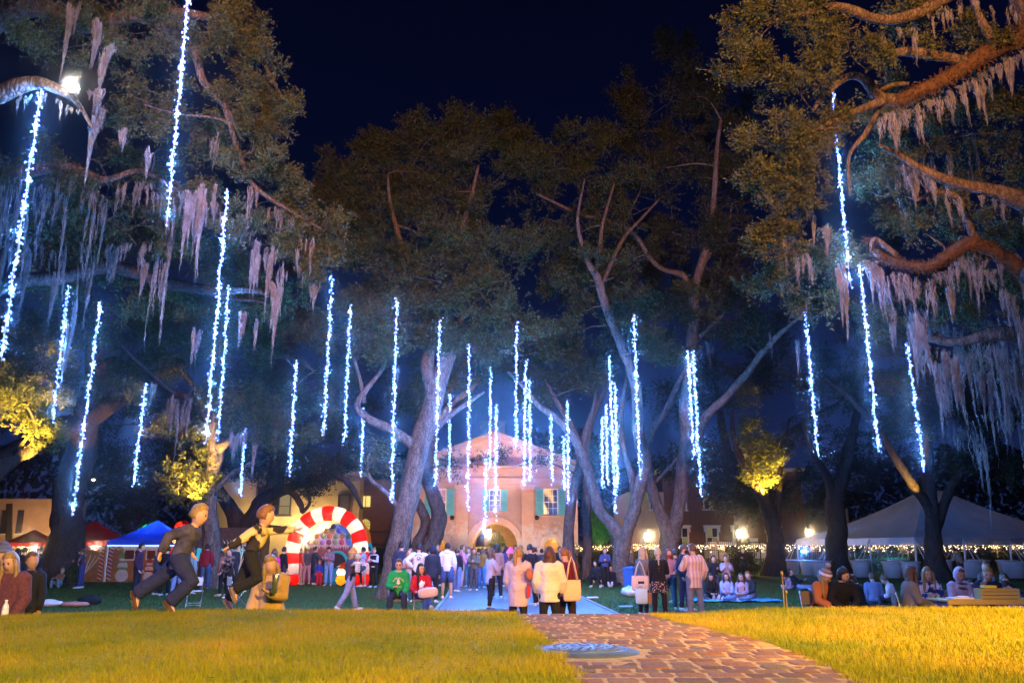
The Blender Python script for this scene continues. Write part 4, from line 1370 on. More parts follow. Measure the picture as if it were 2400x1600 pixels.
# ================================================================ GATEHOUSE
def stucco(name, ca, cb, cc):
    m = bpy.data.materials.new(name)
    m.use_nodes = True
    n, l = m.node_tree.nodes, m.node_tree.links
    b = n['Principled BSDF']
    b.inputs['Roughness'].default_value = 0.92
    b.inputs['Specular IOR Level'].default_value = 0.12
    t = n.new('ShaderNodeTexCoord')
    sp = n.new('ShaderNodeSeparateXYZ')
    l.new(t.outputs['Object'], sp.inputs[0])
    n1 = n.new('ShaderNodeTexNoise'); n1.inputs['Scale'].default_value = 0.9; n1.inputs['Detail'].default_value = 8; n1.inputs['Roughness'].default_value = 0.7
    n2 = n.new('ShaderNodeTexNoise'); n2.inputs['Scale'].default_value = 2.6; n2.inputs['Detail'].default_value = 8; n2.inputs['Roughness'].default_value = 0.75
    l.new(t.outputs['Object'], n1.inputs['Vector']); l.new(t.outputs['Object'], n2.inputs['Vector'])
    # peeling lime wash is commoner low on the wall
    mr = n.new('ShaderNodeMapRange'); mr.inputs[1].default_value = 1.0; mr.inputs[2].default_value = 4.6; mr.inputs[3].default_value = 0.30; mr.inputs[4].default_value = -0.14
    l.new(sp.outputs['Z'], mr.inputs[0])
    ad = n.new('ShaderNodeMath'); ad.operation = 'ADD'
    l.new(mr.outputs[0], ad.inputs[0]); l.new(n2.outputs['Fac'], ad.inputs[1])
    r1 = n.new('ShaderNodeValToRGB')
    r1.color_ramp.elements[0].position = 0.35; r1.color_ramp.elements[0].color = (*ca, 1)
    r1.color_ramp.elements[1].position = 0.68; r1.color_ramp.elements[1].color = (*cb, 1)
    l.new(n1.outputs['Fac'], r1.inputs[0])
    r2 = n.new('ShaderNodeValToRGB')
    r2.color_ramp.elements[0].position = 0.50; r2.color_ramp.elements[0].color = (0, 0, 0, 1)
    r2.color_ramp.elements[1].position = 0.66; r2.color_ramp.elements[1].color = (1, 1, 1, 1)
    l.new(ad.outputs[0], r2.inputs[0])
    mx = n.new('ShaderNodeMix'); mx.data_type = 'RGBA'
    l.new(r2.outputs[0], mx.inputs[0]); l.new(r1.outputs[0], mx.inputs[6]); mx.inputs[7].default_value = (*cc, 1)
    l.new(mx.outputs[2], b.inputs['Base Color'])
    bp = n.new('ShaderNodeBump'); bp.inputs['Strength'].default_value = 0.5; bp.inputs['Distance'].default_value = 0.02
    l.new(n2.outputs['Fac'], bp.inputs['Height']); l.new(bp.outputs[0], b.inputs['Normal'])
    return m


M_terra = stucco('terracotta_stucco', (0.33, 0.20, 0.155), (0.42, 0.28, 0.22), (0.50, 0.45, 0.48))
M_trimst = stucco('trim_stucco', (0.45, 0.26, 0.19), (0.53, 0.34, 0.26), (0.50, 0.44, 0.42))
M_tymp = mat('peach_stucco', (0.58, 0.36, 0.25), 0.92, 0.22, 1.2, 0.3, 9)
M_brown_st = mat('brownstone', (0.30, 0.20, 0.17), 0.9, 0.3, 2.5, 0.3, 20)
M_teal = mat('teal_paint', (0.11, 0.40, 0.45), 0.6, 0.15, 3)
M_whitep = mat('white_paint', (0.72, 0.70, 0.68), 0.6, 0.08, 5)
M_glassd = mat('dark_glass', (0.012, 0.014, 0.03), 0.12, 0, spec=0.6)
M_black = mat('black_metal', (0.012, 0.012, 0.014), 0.5, 0.1, 10)
M_warmw = mat('ochre_stucco', (0.52, 0.34, 0.13), 0.9, 0.2, 2.0, 0.2, 12)
M_lampg = emis('lamp_glass', (1.0, 0.72, 0.36), 9.0)

GX, GY = -1.34, 68.0
gate = empty('gatehouse', (GX, GY, 0), 0, 'terracotta gatehouse with gable, teal shutters and three lit arches', 'building')


def arch_face(mb, x0, x1, z1, xc, r, zs, y0, y1, seg=24):
    """wall x0..x1, 0..z1 with an arched opening, front at y0, back at y1 (reveal only)"""
    pts = [(xc - r, 0), (xc - r, zs)] + [(xc - r * math.cos(math.pi * i / seg), zs + r * math.sin(math.pi * i / seg)) for i in range(1, seg)] + [(xc + r, zs), (xc + r, 0)]
    out = []
    for x, z in pts:
        if z <= zs + 1e-6:
            out.append((x0 if x < xc else x1, z))
        else:
            a = math.atan2(z - zs, x - xc)
            tx = ((x1 - xc) if math.cos(a) > 0 else (x0 - xc)) / (math.cos(a) if abs(math.cos(a)) > 1e-6 else 1e-6)
            tz = (z1 - zs) / max(math.sin(a), 1e-6)
            t = min(abs(tx), tz)
            out.append((xc + t * math.cos(a), zs + t * math.sin(a)))
    n = len(pts)
    for i in range(n - 1):
        a, b, c, d = out[i], out[i + 1], pts[i + 1], pts[i]
        if i == 0 or i == n - 2 or True:
            # fill rectangle corners
            if abs(a[0] - b[0]) > 1e-4 and abs(a[1] - b[1]) > 1e-4:
                k = (x0 if abs(a[0] - x0) < 1e-6 or abs(b[0] - x0) < 1e-6 else x1, z1)
                mb.add([(a[0], y0, a[1]), (k[0], y0, k[1]), (b[0], y0, b[1]), (c[0], y0, c[1]), (d[0], y0, d[1])], [(0, 1, 2, 3, 4)])
            else:
                mb.quad((a[0], y0, a[1]), (b[0], y0, b[1]), (c[0], y0, c[1]), (d[0], y0, d[1]))
        mb.quad((d[0], y0, d[1]), (c[0], y0, c[1]), (c[0], y1, c[1]), (d[0], y1, d[1]))


def arch_ring(mb, xc, zs, r0, r1, y0, y1, seg=24, zb=None):
    """archivolt"""
    for i in range(seg):
        a, b = math.pi * i / seg, math.pi * (i + 1) / seg
        q = []
        for y in (y0, y1):
            for r, t in ((r0, a), (r1, a), (r1, b), (r0, b)):
                q.append((xc + r * math.cos(t), y, zs + r * math.sin(t)))
        mb.add(q, [(0, 1, 2, 3), (7, 6, 5, 4), (1, 5, 6, 2), (0, 3, 7, 4), (0, 4, 5, 1), (3, 2, 6, 7)])


HW = 6.45
wall = MB()
arch_face(wall, -3.1, 3.1, 4.0, 0, 1.75, 1.78, 0, 0.6)
arch_face(wall, -HW, -3.1, 4.0, -4.42, 0.60, 1.75, 0, 0.6)
arch_face(wall, 3.1, HW, 4.0, 4.42, 0.60, 1.75, 0, 0.6)
wins = [(-4.38, 1.14, 4.14, 6.2), (0.0, 0.93, 4.45, 6.15), (4.38, 1.14, 4.14, 6.2)]
xprev = -HW
for xc, w, z0, z1 in wins:
    wall.quad((xprev, 0, 4.0), (xc - w / 2, 0, 4.0), (xc - w / 2, 0, 6.55), (xprev, 0, 6.55))
    wall.quad((xc - w / 2, 0, 4.0), (xc + w / 2, 0, 4.0), (xc + w / 2, 0, z0), (xc - w / 2, 0, z0))
    wall.quad((xc - w / 2, 0, z1), (xc + w / 2, 0, z1), (xc + w / 2, 0, 6.55), (xc - w / 2, 0, 6.55))
    for xx in (xc - w / 2, xc + w / 2):
        wall.quad((xx, 0, z0), (xx, 0.25, z0), (xx, 0.25, z1), (xx, 0, z1))
    wall.quad((xc - w / 2, 0, z0), (xc + w / 2, 0, z0), (xc + w / 2, .25, z0), (xc - w / 2, .25, z0))
    wall.quad((xc - w / 2, 0, z1), (xc + w / 2, 0, z1), (xc + w / 2, .25, z1), (xc - w / 2, .25, z1))
    xprev = xc + w / 2
wall.quad((xprev, 0, 4.0), (HW, 0, 4.0), (HW, 0, 6.55), (xprev, 0, 6.55))
for s in (-HW, HW):
    wall.quad((s, 0, 0), (s, 8, 0), (s, 8, 7.9), (s, 0, 7.9))
wall.quad((-HW, 8, 0), (-2.3, 8, 0), (-2.3, 8, 7.9), (-HW, 8, 7.9))
wall.quad((2.3, 8, 0), (HW, 8, 0), (HW, 8, 7.9), (2.3, 8, 7.9))
wall.quad((-2.3, 8, 3.6), (2.3, 8, 3.6), (2.3, 8, 7.9), (-2.3, 8, 7.9))
wall.build('wall', M_terra, gate)
# pilasters
for x in (-5.98, -2.55, 2.55, 5.98):
    p = MB()
    p.box((x, -0.12, 3.1), (0.95, 0.22, 6.2)).box((x, -0.16, 0.25), (1.1, 0.34, 0.5)).box((x, -0.16, 6.22), (1.05, 0.30, 0.10)).box((x, -0.18, 6.40), (1.18, 0.38, 0.25)).box((x, -0.15, 5.95), (1.0, 0.27, 0.07))
    p.build('pilaster', M_trimst, gate)
# archivolts
a = MB(); arch_ring(a, 0, 1.78, 1.76, 2.22, -0.16, 0.02, 28); a.box((-2.0, -0.08, 1.72), (0.55, 0.2, 0.12)).box((2.0, -0.08, 1.72), (0.55, 0.2, 0.12)); a.build('arch_surround', M_trimst, gate)
a = MB(); arch_ring(a, 0, 1.78, 2.225, 2.32, -0.10, 0.02, 28); a.build('arch_moulding', M_brown_st, gate)
for s in (-4.42, 4.42):
    a = MB(); arch_ring(a, s, 1.75, 0.61, 1.02, -0.12, 0.02, 18); a.box((s - 1.1, -0.06, 1.68), (0.9, 0.14, 0.10)).box((s + 1.1, -0.06, 1.68), (0.9, 0.14, 0.10)); a.build('arch_surround', M_trimst, gate)
# entablature and gable
e = MB()
e.box((0, -0.12, 6.75), (2 * HW + 0.3, 0.34, 0.40)).box((0, -0.16, 6.99), (2 * HW + 0.4, 0.42, 0.08)).box((0, -0.10, 7.35), (2 * HW + 0.25, 0.30, 0.64)).box((0, -0.22, 7.72), (2 * HW + 0.6, 0.52, 0.10)).box((0, -0.34, 7.86), (2 * HW + 0.95, 0.76, 0.16))
e.build('entablature', M_terra, gate)
MB().prism([(-HW, 7.94), (HW, 7.94), (0, 10.35)], -0.02, 0.3).build('tympanum', M_tymp, gate)
rk = MB()
for s in (-1, 1):
    L = math.hypot(HW + 0.55, 2.62)
    ang = math.atan2(2.62, HW + 0.55)
    for (dz, th, dep) in ((0, 0.16, 0.76), (-0.17, 0.16, 0.5)):
        M_ = Matrix.Rotation(s * ang, 3, 'Y')
        rk.box((s * (HW + 0.5) / 2, -dep / 2 + 0.05, 9.32 + dz), (L, dep, th), M=M_)
rk.build('raking_cornice', M_trimst, gate)
rf = MB()
for s in (-1, 1):
    rf.add([(0, -0.3, 10.72), (s * 7.1, -0.3, 8.02), (s * 7.1, 8.4, 8.02), (0, 8.4, 10.72)], [(0, 1, 2, 3)])
rf.build('roof', mat('slate', (0.09, 0.09, 0.10), 0.7, 0.3, 6), gate)
ch = MB().box((-0.35, 6.2, 11.0), (2.2, 1.0, 2.6)).box((-0.35, 6.2, 12.35), (2.4, 1.2, 0.16)).build('chimney', mat('grey_stucco', (0.33, 0.31, 0.33), 0.9, 0.3, 3), gate)
# windows
for k, (xc, w, z0, z1) in enumerate(wins):
    h = z1 - z0
    fr = MB()
    t = 0.07
    fr.box((xc - w / 2 + t / 2, 0.13, (z0 + z1) / 2), (t, 0.1, h)).box((xc + w / 2 - t / 2, 0.13, (z0 + z1) / 2), (t, 0.1, h))
    fr.box((xc, 0.13, z1 - t / 2), (w - 2 * t, 0.1, t)).box((xc, 0.13, z0 + t / 2), (w - 2 * t, 0.1, t)).box((xc, 0.125, (z0 + z1) / 2), (w - 2 * t, 0.09, 0.06))
    win = fr.build('window', M_whitep, gate)
    nx_, nz_ = (3, 4) if k != 1 else (3, 4)
    pw, ph = (w - 2 * t) / nx_, (h - 2 * t) / nz_
    bars = MB()
    for i in range(1, nx_):
        bars.box((xc - w / 2 + t + i * pw, 0.14, (z0 + z1) / 2), (0.028, 0.04, h - 2 * t))
    for j in range(1, nz_):
        if j != nz_ // 2:
            bars.box((xc, 0.143, z0 + t + j * ph), (w - 2 * t, 0.034, 0.028))
    bars.build('glazing_bars', M_whitep, win)
    gm_ = M_glassd if k else emis('lit_pane', (0.75, 0.35, 0.45), 0.75)
    for i in range(nx_):
        for j in range(nz_):
            x, z = xc - w / 2 + t + (i + .5) * pw, z0 + t + (j + .5) * ph
            MB().quad((x - pw / 2, 0.165, z - ph / 2), (x + pw / 2, 0.165, z - ph / 2), (x + pw / 2, 0.165, z + ph / 2), (x - pw / 2, 0.165, z + ph / 2)).build('pane', gm_, win)
    MB().box((xc, -0.06, z0 - 0.06), (w + 0.3, 0.2, 0.1)).build('sill', M_trimst, win)
    MB().quad((xc - w / 2, .3, z0), (xc + w / 2, .3, z0), (xc + w / 2, .3, z1), (xc - w / 2, .3, z1)).build('window_back', M_black, win)
    for s in (-1, 1):
        sw = 0.60 if k != 1 else 0.48
        x = xc + s * (w / 2 + sw / 2 + 0.02)
        sh = MB()
        sh.box((x - sw / 2 + .04, -0.045, (z0 + z1) / 2), (.08, .05, h)).box((x + sw / 2 - .04, -0.045, (z0 + z1) / 2), (.08, .05, h))
        for z in (z0 + .05, (z0 + z1) / 2, z1 - .05):
            sh.box((x, -0.045, z), (sw - .16, .05, .1))
        shu = sh.build('shutter', M_teal, gate)
        lo = MB()
        nl_ = int((h - 0.2) / 0.075)
        for j in range(nl_):
            lo.box((x, -0.03, z0 + 0.11 + j * 0.075), (sw - 0.16, 0.05, 0.012), M=Matrix.Rotation(0.6, 3, 'X'))
        lo.box((x, -0.008, (z0 + z1) / 2), (sw - 0.16, 0.01, h - 0.1))
        lo.build('louvres', M_teal, shu)
# round wall speakers
for x, z in ((-3.33, 3.95), (3.28, 3.95), (-1.75, 8.42), (2.5, 8.38)):
    MB().ell((x, -0.16, z), (0.17, 0.15, 0.17), 14, 8).build('round_floodlight', M_black, gate, True)
MB().ell((0.12, -0.28, 3.72), (0.13, 0.13, 0.13), 12, 8).box((0.12, -0.1, 3.80), (0.12, 0.3, 0.10)).build('camera_dome', M_whitep, gate, True)
# lit passage
ps = MB()
for i in range(16):
    a, b = math.pi * i / 16, math.pi * (i + 1) / 16
    ps.quad((1.75 * math.cos(a), .6, 1.78 + 1.75 * math.sin(a)), (1.75 * math.cos(b), .6, 1.78 + 1.75 * math.sin(b)), (1.75 * math.cos(b), 3.4, 1.78 + 1.75 * math.sin(b)), (1.75 * math.cos(a), 3.4, 1.78 + 1.75 * math.sin(a)))
for s in (-1.75, 1.75):
    ps.quad((s, .6, 0), (s, 3.4, 0), (s, 3.4, 1.78), (s, .6, 1.78))
ps.build('passage', M_warmw, gate)
bk = MB(); arch_face(bk, -2.3, 2.3, 3.7, -0.45, 1.28, 1.9, 5.6, 6.0, 18); bk.quad((2.3, .6, 0), (2.3, 6, 0), (2.3, 6, 3.7), (2.3, .6, 3.7)); bk.quad((-2.3, 3.4, 0), (-2.3, 6, 0), (-2.3, 6, 3.7), (-2.3, 3.4, 3.7)); bk.quad((-2.3, 3.4, 3.7), (2.3, 3.4, 3.7), (2.3, 6, 3.7), (-2.3, 6, 3.7))
bk.build('inner_arch', M_warmw, gate)
for s in (-4.42, 4.42):
    nb_ = MB()
    nb_.quad((s - .9, 2.2, 0), (s + .9, 2.2, 0), (s + .9, 2.2, 3), (s - .9, 2.2, 3))
    for q in (-.9, .9):
        nb_.quad((s + q, .6, 0), (s + q, 2.2, 0), (s + q, 2.2, 3), (s + q, .6, 3))
    nb_.quad((s - .9, .6, 3), (s + .9, .6, 3), (s + .9, 2.2, 3), (s - .9, 2.2, 3))
    nb_.build('side_passage', M_warmw, gate)
    light('niche_glow', 'POINT', (GX + s + 0.3, GY + 1.3, 2.3), 45, (1, .56, .14), 0.15)
lt = empty('hanging_lantern', (GX - 0.48, GY + 1.8, 2.95), 0, 'glowing glass lantern hanging in the gatehouse main arch', 'lantern')
MB().lathe((0, 0, 0), [(0.10, -0.18), (0.17, 0.12), (0.10, 0.18)], 8).build('glass', M_lampg, lt, True)
MB().lathe((0, 0, 0), [(0.19, 0.19), (0.12, 0.27), (0.02, 0.33)], 8).tube([(0, 0, .3), (0, 0, .62)], 0.015, 5).build('cap', M_black, lt)
light('lantern_light', 'POINT', (GX - 0.48, GY + 1.8, 2.65), 260, (1, .58, .18), 0.15)
# garden seen through the arch
gw = MB().box((GX - 0.6, GY + 13, 0.9), (7, 0.3, 1.75)).build('garden_wall', mat('cream_wall', (0.6, 0.48, 0.24), 0.9, 0.15, 2))
tag(gw, 'cream garden wall seen through the gatehouse arch', 'wall')
gh = MB().box((GX - 0.6, GY + 19, 2.5), (16, 0.4, 5)).build('wall', mat('tan_wall', (0.3, 0.2, 0.1), 0.9, 0.2, 2))
hs = empty('courtyard_house', (0, 0, 0), 0, 'tan courtyard house behind the garden wall in the arch', 'building')
gh.parent = hs
w_ = MB().box((GX - 1.9, GY + 18.75, 2.4), (1.0, 0.1, 1.5)).build('window', M_glassd, hs)
light('garden_lamp', 'POINT', (GX + 1.0, GY + 10.5, 2.8), 1100, (1, .66, .25), 0.3)
# uplights on the facade
light('facade_uplight', 'SPOT', (GX - 3.5, GY - 8, 0.4), 3400, (1.0, .70, .56), 0.2, (GX - 2.5, GY, 6.0), 80, .8)
light('facade_uplight', 'SPOT', (GX + 4.0, GY - 8, 0.4), 3400, (1.0, .70, .56), 0.2, (GX + 2.5, GY, 6.0), 80, .8)
light('gable_uplight', 'SPOT', (GX + 0.5, GY - 6, 2.2), 4200, (1.0, .68, .42), 0.2, (GX + 0.3, GY, 9.0), 44, .8)


def leaf_box(name, x0, x1, y0, y1, z0, z1, n, ls, m, label, cat='hedge', group=None, round_=False):
    c = np.stack([rng.uniform(x0, x1, n), rng.uniform(y0, y1, n), z0 + (z1 - z0) * rng.random(n) ** 0.8], -1)
    if round_:
        d = rng.normal(size=(n, 3)); d /= np.linalg.norm(d, axis=1)[:, None]
        rr = rng.random(n) ** .4 * (1 + .25 * wave(d, 2.5, x0))
        c = np.array([(x0 + x1) / 2, (y0 + y1) / 2, (z0 + z1) / 2]) + d * np.array([(x1 - x0) / 2, (y1 - y0) / 2, (z1 - z0) / 2]) * rr[:, None]
    else:
        c = c + 0.06 * wave(c, 2.0)[:, None]
    d = rng.normal(size=(n, 3)); d /= np.linalg.norm(d, axis=1)[:, None]
    s = np.cross(d, rng.normal(size=(n, 3))); s /= np.linalg.norm(s, axis=1)[:, None]
    L = ls * rng.uniform(.5, 1.1, n)[:, None] / 2
    q = np.stack([c - d * L, c + s * L * .5, c + d * L, c - s * L * .5], 1)
    base = np.array([(x0 + x1) / 2, (y0 + y1) / 2, 0])
    root = empty(name, tuple(base), 0, label, cat, group)
    o = np_mesh('foliage', (q - base).reshape(-1, 3), np.arange(n * 4).reshape(-1, 4), m, root)
    o['kind'] = 'stuff'
    st = MB()
    for i in range(5):
        x = (x0 + (x1 - x0) * (i + .5) / 5) - base[0]
        st.tube([(x * .5, 0, -.05), (x * .8, 0, (z0 + z1) / 2), (x, 0, z0 + (z1 - z0) * .8)], [.03, .02, .008], 5)
    st.build('stem', M_bark, root)
    return root


leaf_box('shrub', GX - 1.0, GX + 1.6, GY + 8.5, GY + 10.0, 0.6, 3.4, 2600, 0.16, M_leaf_yel, 'bright green shrub seen through the gatehouse arch', 'shrub', None, True)
leaf_box('shrub', 5.6, 8.0, 60.5, 62, 0, 1.7, 2400, 0.13, M_leaf_dark, 'dark round shrub at the right foot of the gatehouse', 'shrub', None, True)
leaf_box('shrub', -5.6, -4.2, 62, 63, 0, 1.2, 1200, 0.12, M_leaf_dark, 'small dark shrub at the left foot of the gatehouse', 'shrub', None, True)

# ================================================================ PALE YELLOW BUILDING, LEFT
M_yel = mat('yellow_render', (0.50, 0.38, 0.20), 0.9, 0.12, 1.2, 0.2, 14)
M_brownfr = mat('brown_frame', (0.06, 0.045, 0.035), 0.6, 0.2, 6)
yb = empty('yellow_building', (0, 0, 0), 0, 'pale yellow rendered building behind the candy arch', 'building')


def rect(x0, y0, x1, y1, Y):
    a, b = P(x0, (y0 + y1) / 2, Y), P(x1, (y0 + y1) / 2, Y)
    return a.x, b.x, P((x0 + x1) / 2, y1, Y).z, P((x0 + x1) / 2, y0, Y).z


x0, x1, _, _ = rect(470, 1160, 842, 1200, 75)
wl_ = MB().b2((x0, 75, 0), (x1, 84, 8.2)).b2((x0 - .2, 74.85, 7.2), (x1 + .05, 74.98, 7.32))
wl_.build('wall', M_yel, yb)
for (a, b, c, d, nx_, nz_) in ((600, 1140, 683, 1207, 3, 2), (792, 1158, 820, 1208, 1, 1)):
    q0, q1, z0, z1 = rect(a, b, c, d, 75)
    w = MB()
    w.b2((q0, 74.86, z0), (q0 + .1, 74.98, z1)).b2((q1 - .1, 74.86, z0), (q1, 74.98, z1)).b2((q0 + .1, 74.86, z1 - .1), (q1 - .1, 74.98, z1)).b2((q0 + .1, 74.86, z0), (q1 - .1, 74.98, z0 + .1))
    for i in range(1, nx_):
        xx = q0 + (q1 - q0) * i / nx_
        w.b2((xx - .04, 74.87, z0 + .1), (xx + .04, 74.975, z1 - .1))
    for j in range(1, nz_):
        zz = z0 + (z1 - z0) * (.32 if nz_ == 2 else .5)
        w.b2((q0 + .1, 74.88, zz - .03), (q1 - .1, 74.97, zz + .03))
    wo = w.build('window', M_brownfr, yb)
    pm = [emis('lit_curtain', (0.55, 0.42, 0.22), 0.55), M_glassd] if nx_ > 1 else [mat('grey_blind', (0.10, 0.09, 0.11), 0.7, 0.1, 3)]
    for i in range(nx_):
        xa, xb = q0 + (q1 - q0) * i / nx_, q0 + (q1 - q0) * (i + 1) / nx_
        MB().quad((xa, 74.96, z0), (xb, 74.96, z0), (xb, 74.96, z1), (xa, 74.96, z1)).build('pane', pm[0] if (i == nx_ - 1) else pm[-1], wo)
    MB().b2((q0 - .1, 74.8, z0 - .1), (q1 + .1, 74.98, z0 - .003)).build('sill', M_brownfr, wo)
# loggia wing
x0, x1, _, _ = rect(843, 1160, 925, 1200, 77)
MB().b2((x0, 77, 0), (x1, 84, 7.6)).build('wing_wall', mat('brown_render', (0.16, 0.10, 0.06), 0.9, 0.2, 2), yb)
MB().b2((x0 - .1, 76.4, 3.0), (x1, 76.98, 3.15)).b2((x0 - .1, 76.7, 1.9), (x1, 76.97, 2.05)).build('ledge', M_brownfr, yb)
q0, q1, z0, z1 = rect(847, 1162, 868, 1187, 77)
w = MB().b2((q0, 76.93, z0), (q1, 76.985, z1)).build('window', emis('lit_window', (1.0, 0.72, 0.20), 1.2), yb)
MB().b2(((q0 + q1) / 2 - .03, 76.90, z0), ((q0 + q1) / 2 + .03, 76.925, z1)).build('mullion', M_brownfr, w)
q0, q1, z0, z1 = rect(846, 1216, 867, 1240, 77)
pa = [(q0, z0)] + [((q0 + q1) / 2 - (q1 - q0) / 2 * math.cos(math.pi * i / 10), z1 - .35 + .35 * math.sin(math.pi * i / 10)) for i in range(11)] + [(q1, z0)]
w = MB().prism(pa, 76.93, 76.985).build('arched_window', emis('lit_window', (0.9, 0.62, 0.14), 0.9), yb)
gb = MB()
for i in range(1, 5):
    gb.b2((q0 + (q1 - q0) * i / 5 - .015, 76.9, z0), (q0 + (q1 - q0) * i / 5 + .015, 76.92, z1 - .1))
for j in range(1, 3):
    gb.b2((q0, 76.9, z0 + (z1 - z0) * j / 3.2 - .012), (q1, 76.92, z0 + (z1 - z0) * j / 3.2 + .012))
gb.build('glazing_bars', M_brownfr, w)

# ================================================================ BRICK HOUSE, RIGHT
M_bbrick = paving('house_brick', (0.22, 0.10, 0.055), (0.27, 0.125, 0.07), (0.26, 0.2, 0.15), 4.0, 0.9)
M_peach = mat('peach_render', (0.52, 0.36, 0.22), 0.9, 0.15, 1.0, 0.2, 12)
bh = empty('brick_house', (0, 0, 0), 0, 'brown brick house with white hooded sash windows, right of the walk', 'building')
x0, x1, _, _ = rect(1556, 1200, 1885, 1250, 76)
MB().b2((x0, 76, 0), (x1, 86, 8.2)).build('wall', M_bbrick, bh)
MB().b2((x0 - .3, 75.6, 8.2), (x1 + .3, 86.3, 8.5)).build('eaves', M_whitep, bh)
xp0, xp1, _, _ = rect(1470, 1200, 1555, 1250, 76)
MB().b2((xp0, 75.3, 0), (xp1, 86, 6.4)).build('rendered_wing', M_peach, bh)
for (a, b, c, d) in ((1586, 1234, 1611, 1283), (1657, 1234, 1681, 1283), (1720, 1234, 1745, 1283), (1800, 1236, 1824, 1283), (1521, 1160, 1528, 1194), (1598, 1150, 1606, 1194), (1650, 1150, 1672, 1192), (1720, 1150, 1742, 1192)):
    q0, q1, z0, z1 = rect(a, b, c, d, 76)
    Yf = 75.97 if a > 1555 else 75.27
    w = MB()
    t = .12
    w.b2((q0 - t, Yf - .1, z0), (q0, Yf, z1)).b2((q1, Yf - .1, z0), (q1 + t, Yf, z1)).b2((q0, Yf - .1, z1 - t), (q1, Yf, z1)).b2((q0, Yf - .06, (z0 + z1) / 2 - .03), (q1, Yf, (z0 + z1) / 2 + .03)).b2(((q0 + q1) / 2 - .025, Yf - .055, z0), ((q0 + q1) / 2 + .025, Yf, z1 - t))
    wo = w.build('window', M_whitep, bh)
    for i in range(2):
        for j in range(2):
            xa, za = q0 + (q1 - q0) * i / 2, z0 + (z1 - z0) * j / 2
            MB().quad((xa, Yf - .012, za), (xa + (q1 - q0) / 2, Yf - .012, za), (xa + (q1 - q0) / 2, Yf - .012, za + (z1 - z0) / 2), (xa, Yf - .012, za + (z1 - z0) / 2)).build('pane', emis('dim_pane', (0.5, 0.40, 0.16), 0.35) if (i + j) % 2 else M_glassd, wo)
    MB().b2((q0 - .3, Yf - .28, z1), (q1 + .3, Yf, z1 + .14)).b2((q0 - .25, Yf - .2, z1 - .45), (q0 - .13, Yf - .003, z1 - .003)).b2((q1 + .13, Yf - .2, z1 - .45), (q1 + .25, Yf - .003, z1 - .003)).build('hood', M_whitep, wo)
    MB().b2((q0 - .2, Yf - .16, z0 - .12), (q1 + .2, Yf, z0 - .003)).build('sill', M_whitep, wo)

# peach house at the far left
lh = empty('peach_house', (0, 0, 0), 0, 'peach lit house behind the iron fence at the left edge', 'building')
x0, x1, _, _ = rect(-60, 1200, 125, 1250, 82)
MB().b2((x0, 82, 0), (x1, 88, 6.2)).build('wall', M_peach, lh)
for xx in (3, 40):
    q0, q1, z0, z1 = rect(xx, 1195, xx + 14, 1250, 82)
    w = MB().b2((q0, 81.9, z0), (q1, 81.99, z1)).build('window', M_glassd, lh)
    MB().b2((q0 - .08, 81.86, z0 - .1), (q1 + .08, 81.98, z0 - .003)).build('sill', M_whitep, w)
MB().tube([P(20, 1290, 70) * 1, P(22, 1180, 70)], .25, 8).build('post', M_brownfr, lh)
light('house_light', 'POINT', P(55, 1262, 78), 900, (1, .55, .25), .2)

# pale house far behind the white tent
ph_ = empty('pale_house', (0, 0, 0), 0, 'pale house glimpsed between the dark trunk and the white tent', 'building')
x0, x1, _, _ = rect(1895, 1200, 1990, 1250, 84)
MB().b2((x0, 84, 0), (x1, 90, 5.4)).build('wall', mat('pale_wall', (0.55, 0.47, 0.42), 0.9, 0.1, 2), ph_)
q0, q1, z0, z1 = rect(1945, 1225, 1956, 1250, 84)
MB().b2((q0, 83.9, z0), (q1, 83.98, z1)).build('window', M_glassd, ph_)


# ================================================================ STREET LAMPS
def street_lamp(x, y, Y, label, e=700, star=False, s=1.0):
    p = P(x, y, Y)
    root = empty('street_lamp', (p.x, p.y, 0), 0, label, 'street lamp', 'street lamps beyond the lawn')
    h = p.z
    MB().lathe((0, 0, 0), [(.16, 0), (.16, .25), (.09, .4), (.06, h * .6), (.05, h - .45), (.11, h - .40), (.11, h - .34)], 10, False).build('post', M_black, root, True)
    MB().ell((0, 0, h), (.21 * s, .21 * s, .30 * s), 12, 8).build('globe', emis('street_globe', (1.0, 0.80, 0.50), 12.0), root, True)
    c = MB().lathe((0, 0, h), [(.12, .27 * s), (.16, .30 * s), (.04, .42 * s), (.015, .55 * s)], 8)
    if star:
        for k in range(5):
            a = math.pi / 2 + k * 2 * math.pi / 5
            c.add([(math.cos(a) * .2, 0, h + .75 + math.sin(a) * .2), (math.cos(a + .63) * .08, -.03, h + .75 + math.sin(a + .63) * .08), (0, -.04, h + .75), (math.cos(a - .63) * .08, -.03, h + .75 + math.sin(a - .63) * .08)], [(0, 1, 2, 3)])
    c.build('finial', M_black, root)
    light('street_lamp_light', 'POINT', (0, -0.45, h), e, (1, .70, .36), .22).parent = root
    return root


street_lamp(1517, 1257, 60, 'lit globe street lamp in front of the peach wall, right of the pale forked oak', 520)
street_lamp(1733, 1250, 60, 'lit globe street lamp before the brick house, left of the dark trunk', 520)
street_lamp(723, 1262, 58, 'star topped street lamp glowing inside the candy arch', 900, True)
street_lamp(1894, 1248, 70, 'small lamp left of the white tent peak line', 300)


